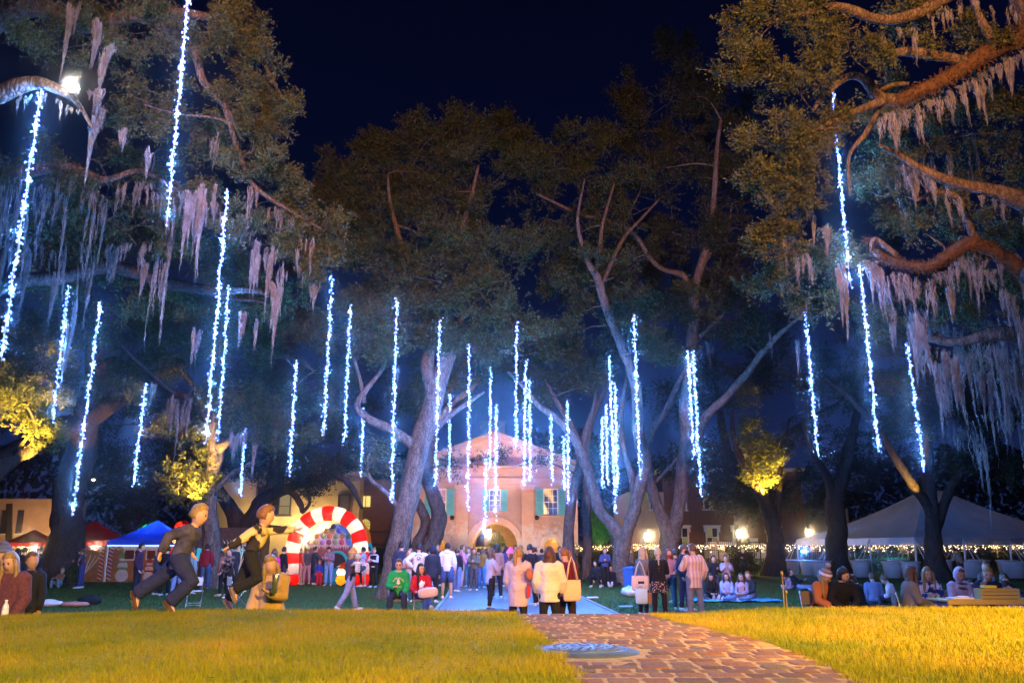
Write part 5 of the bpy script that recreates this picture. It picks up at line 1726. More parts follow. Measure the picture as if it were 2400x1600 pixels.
# ================================================================ IRON FENCES WITH FAIRY LIGHTS
def fence(xa, xb, Y, top, label, bulbs, lights, colr):
    a, b = P(xa, 1275, Y).x, P(xb, 1275, Y).x
    root = empty('iron_fence', (a, Y, 0), 0, label, 'fence')
    L = b - a
    pk = MB()
    k = int(L / 0.15)
    for i in range(k + 1):
        x = L * i / k
        pk.box((x, 0, top / 2), (.022, .022, top))
        pk.add([(x - .03, 0, top), (x, -.03, top), (x + .03, 0, top), (x, .03, top), (x, 0, top + .12)], [(0, 1, 4), (1, 2, 4), (2, 3, 4), (3, 0, 4)])
    pk.build('pickets', M_black, root)['kind'] = 'stuff'
    for z in (.25, top - .45, top - .15):
        MB().box((L / 2, 0, z), (L, .045, .05)).build('rail', M_black, root)
    for i in range(int(L / 3) + 1):
        MB().box((i * 3, 0, (top + .15) / 2), (.09, .09, top + .15)).build('post', M_black, root)
    # icicle fairy lights
    fl = empty('fairy_lights', (a, Y - .08, top - .15), 0, 'warm fairy lights draped along ' + label, 'fairy lights')
    wr = MB(); bb = MB()
    x = 0
    while x < L:
        wr.tube([(x, 0, 0), (min(x + .3, L), 0, .02)], .006, 3, False)
        dl = random.choice([.1, .2, .3, .42])
        wr.tube([(x, 0, 0), (x + .02, -.02, -dl)], .005, 3, False)
        for z in np.arange(0, dl, .1):
            if random.random() < bulbs:
                s_ = random.uniform(.022, .045)
                c = Vector((x + random.uniform(-.06, .06), -.03 + random.uniform(-.03, .03), -z + random.uniform(-.05, .05)))
                bb.add([c + Vector(q) * s_ for q in ((1, 0, 0), (0, 1, 0), (-1, 0, 0), (0, -1, 0), (0, 0, 1), (0, 0, -1))], [(0, 1, 4), (1, 2, 4), (2, 3, 4), (3, 0, 4), (1, 0, 5), (2, 1, 5), (3, 2, 5), (0, 3, 5)])
        x += .16
    wr.build('wire', M_black, fl)
    bb.build('bulbs', emis('fairy_bulb', colr, 7.0), fl)['kind'] = 'stuff'
    for i in range(lights):
        l = light('fairy_glow', 'POINT', (0, 0, 0), 55, (1, .52, .16), .1)
        l.parent = fl
        l.location = (L * (i + .5) / lights, .35, -.2)
    return root


fence(1345, 1475, 64, 1.95, 'the iron fence between the gatehouse and the pale oak', .9, 3, (1, .66, .25))
fence(1478, 1580, 64.0, 2.0, 'the iron fence beside the peach wall', .8, 3, (1, .62, .28))
fence(1585, 2440, 63, 1.98, 'the long iron fence at the right', .85, 12, (1, .70, .40))
fence(-80, 118, 66, 2.0, 'the iron fence at the far left', .9, 4, (1, .68, .25))

leaf_box('hedge', P(1340, 1300, 62).x, P(1478, 1300, 62).x, 61.6, 62.6, 0, 1.45, 6000, .11, M_leaf_dark, 'dark clipped hedge right of the gatehouse')
leaf_box('hedge', P(1470, 1300, 60).x, P(1600, 1300, 60).x, 59.6, 60.6, 0, 1.55, 6000, .11, M_leaf_dark, 'dark clipped hedge behind the group with tote bags')
leaf_box('hedge', P(1605, 1300, 60).x, P(1900, 1300, 60).x, 59.5, 60.6, 0, .95, 8000, .11, M_leaf, 'low clipped hedge behind the picnic blanket')
leaf_box('hedge', P(1900, 1300, 61).x, P(2440, 1300, 61).x, 60.5, 61.6, 0, 1.0, 9000, .12, M_leaf, 'low hedge behind the white tent')
leaf_box('hedge', P(2290, 1300, 58).x, P(2440, 1300, 58).x, 57, 58, 0, 1.65, 6000, .11, M_leaf, 'taller yellow green hedge at the right edge behind the tubs')
leaf_box('hedge', P(1706, 1300, 54).x, P(1772, 1300, 54).x, 53.4, 54.8, 0, 1.62, 6500, .10, M_leaf_dark, 'square dark bush behind the picnic group')
leaf_box('hedge', P(862, 1300, 60).x, P(905, 1300, 60).x, 59, 60.5, 0, 1.7, 3600, .12, M_leaf_dark, 'tall dark hedge right of the candy arch')
leaf_box('shrub', *(P(163, 1340, 39.5).x, P(188, 1340, 39.5).x), 39, 39.8, 0, .98, 900, .10, M_leaf_yel, 'small leafy shrub at the foot of the big left oak', 'shrub', None, True)
leaf_box('shrub', *(P(1385, 1240, 70).x, P(1432, 1240, 70).x), 69, 71, 1.6, 5.6, 3800, .18, M_leaf_yel, 'shrub glowing green in a green floodlight right of the gatehouse', 'shrub', None, True)
light('green_floodlight', 'SPOT', (P(1405, 1300, 66).x, 66, .4), 1500, (.03, 1, .12), .1, (P(1400, 1230, 70).x, 70, 4.2), 60, .6)

# white van parked beyond the fence
vx = P(1738, 1280, 68).x
van = empty('white_van', (vx, 68.5, 0), 0, 'white van parked behind the long iron fence', 'van')
MB().prism([(-2.6, .45), (2.3, .45), (2.6, .9), (2.5, 1.35), (1.6, 2.05), (-2.5, 2.15), (-2.6, 1.9)], -.9, .9).build('body', M_whitep, van, bevel=.06)
MB().b2((-1.9, -.93, 1.35), (1.2, -.91, 1.85)).build('side_window', M_glassd, van)
MB().b2((-.4, -.6, 2.16), (1.3, .6, 2.42)).build('roof_box', M_whitep, van, bevel=.03)
for x in (-1.7, 1.6):
    MB().rings([[Vector((x + .36 * math.cos(t * math.pi / 8), yy_, .36 + .36 * math.sin(t * math.pi / 8))) for t in range(16)] for yy_ in (-.95, -.7)]).build('wheel', M_black, van)

# uplights in the trees
UL = ['under the yellow shoot at the left edge', 'aimed along the drooping limb of the big left oak', 'on the trunk of the big left oak', 'under the yellow bush beside the slim oak', 'on the slim oak trunk', 'under the yellow leaves of the right fork', 'on the right stem of the dark fork', 'on the left stem before the white tent', 'aimed at the right crown before the white tent', 'on the curved trunk left of the gatehouse', 'on the upper bough of the curved trunk']
for ku, (x, y, Y, tx, ty, tY, e, ang) in enumerate([
    (40, 1130, 33.5, 40, 900, 34.5, 9000, 80), (120, 1110, 38, 60, 1030, 37.4, 2400, 70), (210, 1150, 39, 215, 960, 40, 700, 60),
    (470, 1200, 36.2, 440, 1060, 37.2, 4500, 80), (505, 1160, 36.8, 520, 1040, 37.6, 500, 50),
    (1822, 1188, 53.4, 1745, 1000, 53.2, 11000, 80), (1836, 1180, 54.2, 1830, 1080, 55, 350, 60),
    (2180, 1215, 42.8, 2130, 1090, 43.2, 1800, 50), (2110, 1050, 40, 2130, 820, 42, 900, 60), (980, 1075, 44.6, 1020, 900, 45.6, 900, 50), (1040, 1000, 44, 1090, 880, 44.6, 500, 60)]):
    p = P(x, y, Y)
    fx = empty('tree_uplight', p, 0, 'small amber uplight ' + UL[ku], 'spotlight', 'amber uplights on the oak trunks')
    dr = (P(tx, ty, tY) - p).normalized()
    MB().tube([(0, 0, 0), dr * 0.16], [.05, .07], 8).build('housing', M_black, fx)
    light('uplight_lamp', 'SPOT', tuple(p + dr * .2), e, (1.0, .56, .08), .05, tuple(P(tx, ty, tY)), ang, .5)

# white floodlamp in the near left oak
p = P(172, 206, 12.2)
fl = empty('floodlamp', p, 0, 'round white floodlamp shining among the upper left moss', 'lamp')
MB().lathe((0, 0, 0), [(.03, .16), (.06, .10), (.10, 0)], 12, False).build('housing', M_black, fl, True, rot=(-1.57, 0, 0.2))
MB().ell((0, -.01, 0), (.085, .03, .085), 14, 8).build('lens', emis('flood_lens', (1.0, .95, .82), 40.0), fl, True)
light('floodlamp_light', 'POINT', tuple(p + Vector((0.05, -.18, -.02))), 130, (1.0, .86, .74), .06)
# small lamp far left behind the trees
p = P(219, 1124, 50)
fl = empty('small_lamp', p, 0, 'tiny white lamp in the dark behind the big left oak', 'lamp')
MB().ell((0, 0, 0), (.10, .06, .05), 8, 6).build('lens', emis('street_globe', (1.0, 0.80, 0.50), 12.0), fl)
MB().tube([(0, 0, 0), (.05, .3, .2)], .03, 6).build('bracket', M_black, fl)

for x, y, Y_ in ((610, 1225, 74.6), (700, 1236, 74.6), (760, 1240, 74.6)):  # lamps added to brighten the yellow wall
    p = P(x, y, Y_)
    fl = empty('small_lamp', p, 0, 'added warm lamp washing the yellow building wall', 'lamp', 'added wash lamps on the yellow building wall')
    MB().ell((0, -.12, 0), (.09, .09, .12), 8, 6).build('globe', emis('street_globe', (1.0, 0.80, 0.50), 12.0), fl)
    MB().box((0, .12, -.12), (.1, .5, .06)).build('bracket', M_black, fl)
    light('added_wall_wash', 'POINT', (0, -.9, .1), 420, (1, .68, .30), .15).parent = fl

# ================================================================ FAIR TENTS, INFLATABLES
M_red = mat('red_canopy', (0.50, 0.012, 0.02), 0.7, 0.1, 2, transl=0.25)
M_bluec = mat('blue_canopy', (0.012, 0.05, 0.55), 0.6, 0.1, 2, transl=0.35)
M_greenc = mat('green_canopy', (0.02, 0.42, 0.03), 0.7, 0.1, 2, transl=0.45)
M_pole = mat('white_pole', (0.62, 0.62, 0.64), 0.45, 0.08, 8)
M_ginger = mat('gingerbread_print', (0.42, 0.155, 0.045), 0.8, 0.3, 5)
M_icing = mat('icing_print', (0.70, 0.55, 0.45), 0.8, 0.15, 6)
M_choc = mat('chocolate_print', (0.14, 0.04, 0.02), 0.8, 0.2, 8)
M_mint = mat('green_print', (0.16, 0.30, 0.08), 0.8, 0.15, 6)
M_redp = mat('red_print', (0.42, 0.06, 0.04), 0.8, 0.15, 6)
M_led = emis('led_strip', (0.45, 0.75, 1.0), 2.2)


def canopy(cx, Y, w, eave, peak, m, label, led=False, panel=True, prints=()):
    r = empty('canopy_tent', (cx, Y, 0), 0, label, 'canopy tent', 'pop-up canopy tents at the fair')
    h = w / 2
    c = MB()
    n = 6
    rows = []
    for i in range(n + 1):
        t = i / n
        s = h * (1 - t) + .05 * t
        z = eave + (peak - eave) * (t ** 1.25)
        rows.append([Vector((x * s, y * s, z - .05 * (1 if k % 2 else 0) * (1 - t))) for k, (x, y) in enumerate(((-1, -1), (0, -1), (1, -1), (1, 0), (1, 1), (0, 1), (-1, 1), (-1, 0)))])
    c.rings(rows, True)
    c.build('roof', m, r, True)
    v = MB()
    for a, b in (((-h, -h), (h, -h)), ((h, -h), (h, h)), ((h, h), (-h, h)), ((-h, h), (-h, -h))):
        v.quad((a[0], a[1], eave - .22), (b[0], b[1], eave - .22), (b[0], b[1], eave - .002), (a[0], a[1], eave - .002))
    v.build('valance', m, r)
    for x in (-1, 1):
        for y in (-1, 1):
            MB().box((x * (h - .05), y * (h - .05), eave / 2), (.06, .06, eave)).build('leg', M_pole, r)
    if led:
        MB().box((0, -h - .02, eave - .25), (w - .1, .03, .05)).build('light_strip', M_led, r)
        l = light('canopy_glow', 'POINT', (0, 0, 0), 800, (.45, .6, 1), .2)
        l.parent = r
        l.location = (0, .3, 2.0)
    elif m is M_red:
        l = light('canopy_glow', 'POINT', (0, 0, 0), 420, (1, .6, .35), .2)  # warm light added inside to brighten the red canopy
        l.parent = r
        l.location = (0, .4, 1.7)
    if panel:
        p = MB().box((0, -h + .06, (eave - .28) / 2), (w - .25, .03, eave - .3)).build('side_panel', M_ginger, r)
        yf = -h + .038
        ic = MB()
        k = int(w / .35)
        for i in range(k):
            x0 = -w / 2 + .15 + i * (w - .3) / k
            x1 = x0 + (w - .3) / k
            arc_ = [(x0 + (x1 - x0) * t / 6, yf, eave - .34 - .13 * math.sin(math.pi * t / 6)) for t in range(7)]
            for t in range(6):
                a, b = arc_[t], arc_[t + 1]
                ic.quad(a, b, (b[0], yf, b[2] + .05), (a[0], yf, a[2] + .05))
        ic.build('icing_scallop', M_icing, p)
        for kind, x, z, s in prints:
            q = MB(); d = MB(); g = MB()
            if kind == 'snowman':
                for (zz, rr) in ((0, .34), (.46, .26), (.82, .20)):
                    q.ell((x, yf, z + zz * s + .3 * s), (rr * s, .012, rr * s * .9), 14, 8)
                q.build('snow_print', M_icing, p)
                g.ell((x, yf - .004, z + .98 * s), (.26 * s, .014, .05 * s), 12, 6).ell((x, yf - .004, z + .66 * s), (.30 * s, .014, .07 * s), 12, 6).box((x, yf - .004, z + 1.32 * s), (.28 * s, .014, .22 * s)).ell((x, yf - .004, z + 1.2 * s), (.26 * s, .014, .06 * s), 12, 6)
                g.build('scarf_print', M_mint if s > .9 else M_redp, p)
                for dx in (-.07, .07):
                    d.ell((x + dx * s, yf - .008, z + 1.16 * s), (.022, .012, .022), 8, 5)
                d.build('eye_print', M_choc, p)
            elif kind == 'window':
                q.box((x, yf - .002, z), (.62 * s, .012, .62 * s)).box((x, yf - .002, z + .38 * s), (.8 * s, .014, .14 * s))
                q.build('frame_print', M_icing, p)
                d.box((x, yf - .010, z - .02), (.46 * s, .012, .44 * s)).build('pane_print', M_choc, p)
            elif kind == 'cane':
                q.box((x, yf, (eave - .4) / 2), (.20, .012, eave - .45)).build('cane_print', M_redp, p)
                for i in range(9):
                    d.box((x, yf - .008, .15 + i * .19), (.24, .012, .06), M=Matrix.Rotation(.5, 3, 'Y'))
                d.build('stripe_print', M_icing, p)
            elif kind == 'tree':
                for i in range(7):
                    a = -1.0 + i * .33
                    q.tube([(x, yf, z), (x + .45 * math.sin(a), yf, z + .5 * math.cos(a * .7)), (x + .8 * math.sin(a * 1.1), yf, z + 1.0 * math.cos(a * .6))], [.03, .025, .015], 5)
                q.build('vine_print', M_icing, p)
    return r


a = P(183, 1300, 45).x
canopy(a, 46.4, 3.15, 2.0, 3.05, M_red, 'red pop-up canopy beside the big oak, with gingerbread printed panel', prints=(('tree', .45, .35, 1.0), ('cane', 1.28, 0, 1)))
b = P(337, 1300, 45).x
canopy(b, 46.3, 3.5, 2.02, 3.05, M_bluec, 'bright blue pop-up canopy with snowmen on its gingerbread printed panel', True, prints=(('cane', -1.5, 0, 1), ('snowman', -.85, .0, 1.0), ('window', -.55, 1.35, 1.0), ('snowman', .5, .0, .8), ('window', .55, 1.35, .9)))
canopy(P(330, 1300, 54).x, 55, 3.0, 2.1, 3.25, M_greenc, 'green canopy peak showing behind the blue canopy', panel=False)
light('canopy_glow', 'POINT', (P(330, 1300, 54).x, 55, 2.2), 160, (.5, 1, .4), .2)
canopy(P(62, 1300, 47).x, 47.5, 2.2, 1.95, 2.6, M_red, 'small red canopy half hidden left of the big oak', panel=False)

# thatched stall
M_thatch = mat('dark_shingle', (0.11, 0.085, 0.075), 0.95, 0.4, 9, 0.8, 30)
tx = P(508, 1290, 45).x
hut = empty('shingled_stall', (tx, 45, 0), 0, 'stall with a dark shingled roof and teal glow, behind the running boy', 'stall')
for i in range(9):
    t = i / 9
    m_ = MB()
    k = 22
    for j in range(k):
        x = -1.75 + 3.5 * j / k
        m_.box((x + .08, -1.0 + t * 1.0, 1.72 + t * .98 + .01 * random.random()), (.155, .20, .03), M=Matrix.Rotation(.72 + random.uniform(-.06, .06), 3, 'X'))
    m_.build('shingle_row', M_thatch, hut)
MB().add([(-1.75, -.98, 1.66), (1.75, -.98, 1.66), (1.75, .05, 2.66), (-1.75, .05, 2.66)], [(0, 1, 2, 3)]).add([(-1.75, 1.05, 1.66), (1.75, 1.05, 1.66), (1.75, .05, 2.66), (-1.75, .05, 2.66)], [(3, 2, 1, 0)]).build('roof_deck', M_thatch, hut)
for x in (-1.6, 1.6):
    for y in (-.85, .9):
        MB().box((x, y, .85), (.09, .09, 1.7)).build('post', M_thatch, hut)
MB().box((0, -.6, .5), (3.0, .5, 1.0)).build('counter', M_thatch, hut)
MB().box((0, .8, 1.35), (2.6, .05, .55)).build('lit_board', emis('teal_board', (.05, .55, .85), .8), hut)
light('stall_glow', 'POINT', (tx, 44.7, 1.5), 90, (.1, .75, 1), .15)
# white wire branches
wx = P(560, 1290, 43).x
wb = empty('white_branch_sculpture', (wx, 43, 0), 0, 'white wire branch sculpture beside the shingled stall', 'sculpture')
for i in range(9):
    a_ = (i - 4) * .11
    h = 2.15 - abs(i - 4) * .13 + random.uniform(-.1, .1)
    m_ = MB()
    m_.tube([(0, 0, .0), (a_ * .6, .05, .8), (a_ * 1.8, 0, h * .75), (a_ * 1.3, 0, h)], [.03, .03, .03, .008], 5)
    for j in range(7):
        z = .9 + j * .16
        m_.tube([(a_ * (.7 + .15 * j), 0, z), (a_ * (.7 + .15 * j) + random.choice((-.13, .13)), .02, z + .2)], [.018, .004], 4)
    m_.build('branch', mat('white_wire_branch', (.75, .72, .6), .7, .1, 5, emit=(1, .9, .7), estr=.12), wb, True)


# candy cane arch ------------------------------------------------------------
def puff(name, color, t=.75, rough=.5):
    return mat(name, color, rough, 0.06, 2.0, transl=t, spec=.3)


M_cred, M_cwht = puff('red_nylon', (.80, .012, .004)), puff('white_nylon', (.80, .70, .58))
YC = 39.8
path = [(682, 1373), (682, 1345), (682.5, 1318), (684, 1294), (690, 1268), (702, 1243), (721, 1222), (745, 1209), (771, 1204.5), (797, 1209), (819, 1222), (835, 1243), (843, 1268), (846, 1294), (847, 1318), (848, 1345), (848, 1373)]
pw = [P(x, y, YC) for x, y in path]
org = Vector((pw[8].x, YC, 0))
cp = catmull([tuple(q - org) for q in pw], 10)
cp[:, 2] -= cp[:, 2].min() - 0.02
dist_ = np.r_[0, np.cumsum(np.linalg.norm(np.diff(cp, axis=0), axis=1))]
arch = empty('candy_cane_arch', org, 0, 'glowing inflatable arch striped red and white like a candy cane', 'inflatable arch')
NB = 17
Lt = dist_[-1]
for bnd in range(NB):
    s0, s1 = Lt * bnd / NB, Lt * (bnd + 1) / NB
    pts, rr = [], []
    for i in range(9):
        s = s0 + (s1 - s0) * i / 8
        pts.append(Vector([np.interp(s, dist_, cp[:, k]) for k in range(3)]))
        f = math.sin(math.pi * i / 8)
        rr.append(0.315 + 0.025 * f ** .5)
    if bnd == 0:
        rr[0], rr[1] = .22, .30
    if bnd == NB - 1:
        rr[-1], rr[-2] = .22, .30
    MB().tube(pts, rr, 20, bnd in (0, NB - 1)).build('red_band' if bnd % 2 == 0 else 'white_band', M_cred if bnd % 2 == 0 else M_cwht, arch, True)
for s in np.linspace(0.05, .95, 13):
    p = [np.interp(s * Lt, dist_, cp[:, k]) for k in range(3)]
    l = light('arch_bulb', 'POINT', p, 8.5, (1, .80, .55), .06)
    l.parent = arch

# gingerbread house inflatable
M_gb = mat('candy_house_wall', (0.20, 0.05, 0.07), 0.7, 0.35, 6, 0.3, 10)
M_gr = mat('candy_house_roof', (0.50, 0.36, 0.44), 0.7, 0.15, 5)
hx0, hx1 = P(712, 1290, 43).x, P(842, 1290, 43).x
hw = (hx1 - hx0) / 2
gi = empty('inflatable_candy_house', ((hx0 + hx1) / 2, 43, 0), 0, 'inflatable candy house with rows of round sweets under the arch', 'inflatable')
MB().prism([(-hw, 0), (hw, 0), (hw, 1.78), (-hw, 1.78)], 0, 2.2).build('wall', M_gb, gi, bevel=.12)
MB().prism([(-hw - .08, 1.72), (hw + .08, 1.72), (.1, 2.83)], -.10, 2.3).build('gable', M_gr, gi, bevel=.06)
cols = [(.55, .20, .05), (.40, .04, .05), (.30, .14, .45), (.45, .30, .08), (.20, .30, .12), (.22, .05, .10), (.20, .28, .5), (.5, .08, .12)]
ci = 0
for row, (z, n_) in enumerate(((1.93, 8), (2.21, 6), (2.46, 3), (2.66, 1))):
    for i in range(n_):
        x = (i - (n_ - 1) / 2) * .315 + .04 + (.02 if row % 2 else 0)
        c = MB().lathe((0, 0, 0), [(.135, 0), (.135, .03), (.10, .06), (.02, .07)], 14)
        o = c.build('candy', mat('candy_%s' % 'abcdefgh'[ci % 8], cols[ci % 8], .35, .1, 4), gi, True, loc=(x, -.10, z), rot=(math.pi / 2, 0, 0))
        MB().lathe((0, 0, 0), [(.15, 0), (.15, .02), (.137, .03)], 14, False).build('sugar_ring', M_icing, o)
        ci = (ci * 5 + 3) % 8 + (row % 2)
ic = MB()
for i in range(34):
    x = -hw + 2 * hw * (i + .5) / 34
    l_ = random.uniform(.08, .26)
    ic.add([(x - .045, -.06, 1.78), (x + .045, -.06, 1.78), (x, -.05, 1.78 - l_), (x, -.12, 1.76)], [(0, 1, 3), (1, 2, 3), (2, 0, 3)])
ic.build('icing_drips', M_icing, gi)
dr = MB(); arch_ring(dr, 0.28, .95, .46, .58, -.12, .05, 16)
for s in (-.52, .52):
    dr.box((.28 + s, -.035, .48), (.12, .17, .95))
dr.build('door_arch', mat('teal_nylon', (.02, .42, .42), .5, .05, 3, transl=.3, emit=(.02, .6, .6), estr=.10), gi)
MB().prism([(-.18, 0)] + [(.28 - .46 * math.cos(math.pi * i / 12), .95 + .46 * math.sin(math.pi * i / 12)) for i in range(13)] + [(.74, 0)], -.03, -.015).build('doorway', M_black, gi)
MB().tube([(-hw - .05, -.12, 0), (-hw - .05, -.12, 1.75)], .05, 8).build('corner_pole', M_pole, gi)

# second inflatable arch, orange top and teal leg, behind
oa = empty('inflatable_arch', (P(852, 1290, 46).x, 46, 0), 0, 'orange and teal inflatable arch behind the candy arch right leg', 'inflatable arch')
MB().tube([(.28, 0, 0), (.34, 0, .7), (.32, 0, 1.4), (.2, 0, 1.9)], [.2, .24, .24, .2], 14).build('leg', mat('teal_nylon', (.02, .42, .42), .5, .05, 3, transl=.3, emit=(.02, .6, .6), estr=.10), oa, True)
MB().tube([(.2, 0, 1.9), (.08, 0, 2.35), (-.2, 0, 2.75), (-.6, 0, 2.95)], [.2, .25, .25, .2], 14).build('top', mat('orange_nylon', (.75, .14, .01), .5, .05, 3, transl=.3, emit=(1, .2, .01), estr=.25), oa, True)
# small glowing inflatable figure with orange cap
px_ = P(799, 1347, 41).x
pg = empty('inflatable_snowman', (px_, 41, 0), 0, 'small glowing inflatable snowman with orange cap and orange base', 'inflatable')
MB().ell((0, 0, .22), (.25, .22, .24), 14, 10).build('base', puff('orange_nylon_lit', (.85, .20, .01)), pg, True)
MB().ell((0, 0, .55), (.20, .18, .20), 14, 10).build('body', M_cwht, pg, True)
MB().ell((.02, 0, .80), (.16, .15, .13), 14, 10).tube([(.05, 0, .85), (.16, -.02, .96), (.24, -.04, .92)], [.11, .06, .03], 10).build('cap', puff('orange_nylon_lit', (.85, .20, .01)), pg, True)
MB().tube([(-.02, -.16, .84), (-.18, -.26, .80)], [.035, .008], 8).build('nose', M_whitep, pg, True)
for z in (.25, .6):
    light('inflatable_bulb', 'POINT', (px_, 41, z), 9, (1, .8, .5), .04)
# blue nylon mound beside it
bm = MB().ell((0, 0, .28), (.42, .35, .34), 14, 10).ell((.1, 0, .55), (.2, .2, .2), 12, 8).build('inflatable_penguin', mat('blue_nylon', (.02, .30, .55), .5, .05, 3, transl=.3, emit=(.02, .45, .8), estr=.15), None, True, loc=(P(783, 1347, 41.4).x, 41.4, 0))
tag(bm, 'low blue glowing inflatable left of the small snowman', 'inflatable')
# inflatable in a red hat behind the boy
ix = P(420, 1290, 44).x
sa = empty('inflatable_figure', (ix, 44, 0), 0, 'tall inflatable figure in a red and white hat behind the running boy', 'inflatable')
MB().ell((0, 0, .9), (.55, .45, .9), 16, 10).build('body', puff('red_nylon_b', (.70, .02, .01)), sa, True)
MB().ell((0, 0, 2.15), (.42, .38, .42), 16, 10).build('head', puff('peach_nylon', (.80, .42, .22)), sa, True)
MB().ell((.02, 0, 2.42), (.44, .42, .13), 16, 8).build('hat_brim', M_cwht, sa, True)
MB().ell((.02, 0, 2.62), (.36, .34, .36), 16, 8).tube([(.1, 0, 2.85), (.35, -.05, 2.80), (.5, -.1, 2.5)], [.2, .12, .06], 10).build('hat', puff('red_nylon_b', (.70, .02, .01)), sa, True)
MB().ell((.5, -.1, 2.42), (.12, .12, .12), 10, 6).build('pompom', M_cwht, sa, True)
MB().ell((-.42, -.2, 2.05), (.16, .12, .14), 10, 6).build('mitten', M_cwht, sa, True)
for z in (.9, 2.2, 2.6):
    light('inflatable_bulb', 'POINT', (ix, 44, z), 22, (1, .8, .5), .05)

# ================================================================ BIG WHITE TENT, RIGHT
M_tent = mat('white_vinyl', (0.74, 0.73, 0.78), 0.55, 0.12, 1.0, 0.15, 5, transl=.3)
A_, B_, C_ = P(1868, 1270, 62), P(2143, 1268, 50), P(2560, 1268, 57)
ez = 2.25
cA, cB, cC = Vector((A_.x, 62, ez)), Vector((B_.x, 50, ez)), Vector((C_.x, 57, ez))
cD = cA + cC - cB
tent = empty('frame_tent', (cB.x, cB.y, 0), 0, 'large white frame tent standing over rows of tubs at the right', 'tent')
o_ = Vector((cB.x, cB.y, 0))
cs = [p - o_ for p in (cA, cB, cC, cD)]
ctr = (cs[0] + cs[2]) / 2
rid = [ctr + (cs[1] - cs[2]) * .06, ctr - (cs[1] - cs[2]) * .06]
pk = [Vector((p.x, p.y, 5.5)) for p in rid]


def sag(a, b, c, d, n=14, k=.28):
    """panel between eave a-b and ridge d-c, sagging"""
    m_ = MB()
    g_ = [[None] * (n + 1) for _ in range(n + 1)]
    for i in range(n + 1):
        for j in range(n + 1):
            u, v = i / n, j / n
            p = (a.lerp(b, u)).lerp(d.lerp(c, u), v)
            p = p - Vector((0, 0, k * math.sin(math.pi * v) + .10 * math.sin(u * math.pi * 4) ** 2 * (1 - v)))
            g_[i][j] = p
    vs = [g_[i][j] for i in range(n + 1) for j in range(n + 1)]
    fs = [(i * (n + 1) + j, (i + 1) * (n + 1) + j, (i + 1) * (n + 1) + j + 1, i * (n + 1) + j + 1) for i in range(n) for j in range(n)]
    return m_.add(vs, fs)


sag(cs[0], cs[1], pk[0], pk[0]).build('roof_panel', M_tent, tent, True)
sag(cs[1], cs[2], pk[1], pk[0]).build('roof_panel', M_tent, tent, True)
sag(cs[2], cs[3], pk[1], pk[1]).build('roof_panel', M_tent, tent, True)
sag(cs[3], cs[0], pk[0], pk[1]).build('roof_panel', M_tent, tent, True)
for a, b in ((0, 1), (1, 2), (2, 3), (3, 0)):
    v = MB()
    for i in range(24):
        p, q = cs[a].lerp(cs[b], i / 24), cs[a].lerp(cs[b], (i + 1) / 24)
        w1, w2 = .05 * math.sin(i * 1.7), .05 * math.sin((i + 1) * 1.7)
        nrm = (cs[b] - cs[a]).cross(Vector((0, 0, 1))).normalized()
        v.quad(p - Vector((0, 0, .42)) + nrm * w1, q - Vector((0, 0, .42)) + nrm * w2, q + nrm * .01, p + nrm * .01)
    v.build('valance', mat('valance_vinyl', (.62, .61, .64), .5, .1, 2), tent, True)
for a, b, n_ in ((0, 1, 3), (1, 2, 4), (3, 0, 3), (2, 3, 3)):
    for i in range(n_):
        p = cs[a].lerp(cs[b], i / n_)
        MB().tube([(p.x, p.y, 0), (p.x, p.y, ez - .05)], .055, 8).build('pole', M_pole, tent, True)
        nrm = -(cs[b] - cs[a]).cross(Vector((0, 0, 1))).normalized()
        for s in (-.25, .3):
            t_ = (cs[b] - cs[a]).normalized()
            MB().tube([(p.x, p.y, ez - .1), (p.x + t_.x * s - nrm.x * .9, p.y + t_.y * s - nrm.y * .9, .75)], .022, 5).build('strap', M_pole, tent)
light('blue_floodlight', 'SPOT', (P(1884, 1293, 63).x, 63, 1.6), 3500, (.05, .25, 1), .1, (26, 58, 2.0), 100, .5)
fx = empty('blue_floodlamp', (P(1884, 1293, 57).x, 57.2, 1.45), 0, 'bright blue floodlamp under the white tent left end', 'lamp')
MB().ell((0, -.05, 0), (.16, .06, .09), 12, 8).build('lens', emis('blue_lens', (.12, .35, 1), 10), fx, True)
MB().box((0, .06, 0), (.3, .12, .2)).tube([(0, .06, 0), (0, .06, -1.45)], .03, 6).build('housing', M_black, fx)
light('blue_floodlamp_light', 'POINT', (P(1884, 1293, 57).x, 56.9, 1.45), 260, (.08, .3, 1), .1)
light('tent_blue_wash', 'SPOT', (26.5, 60.0, 1.2), 1800, (.06, .35, 1), .2, (25.5, 66, 1.6), 120, .5)
light('tent_teal_wash', 'SPOT', (23.0, 64.0, 2.0), 1300, (.10, .6, .8), .2, (23.5, 66, 7), 80, .5)
leaf_box('hedge', 23.0, 29.0, 62.2, 63.0, .6, 2.1, 1100, .16, M_leaf, 'loose leafy screen glowing blue inside the white tent')

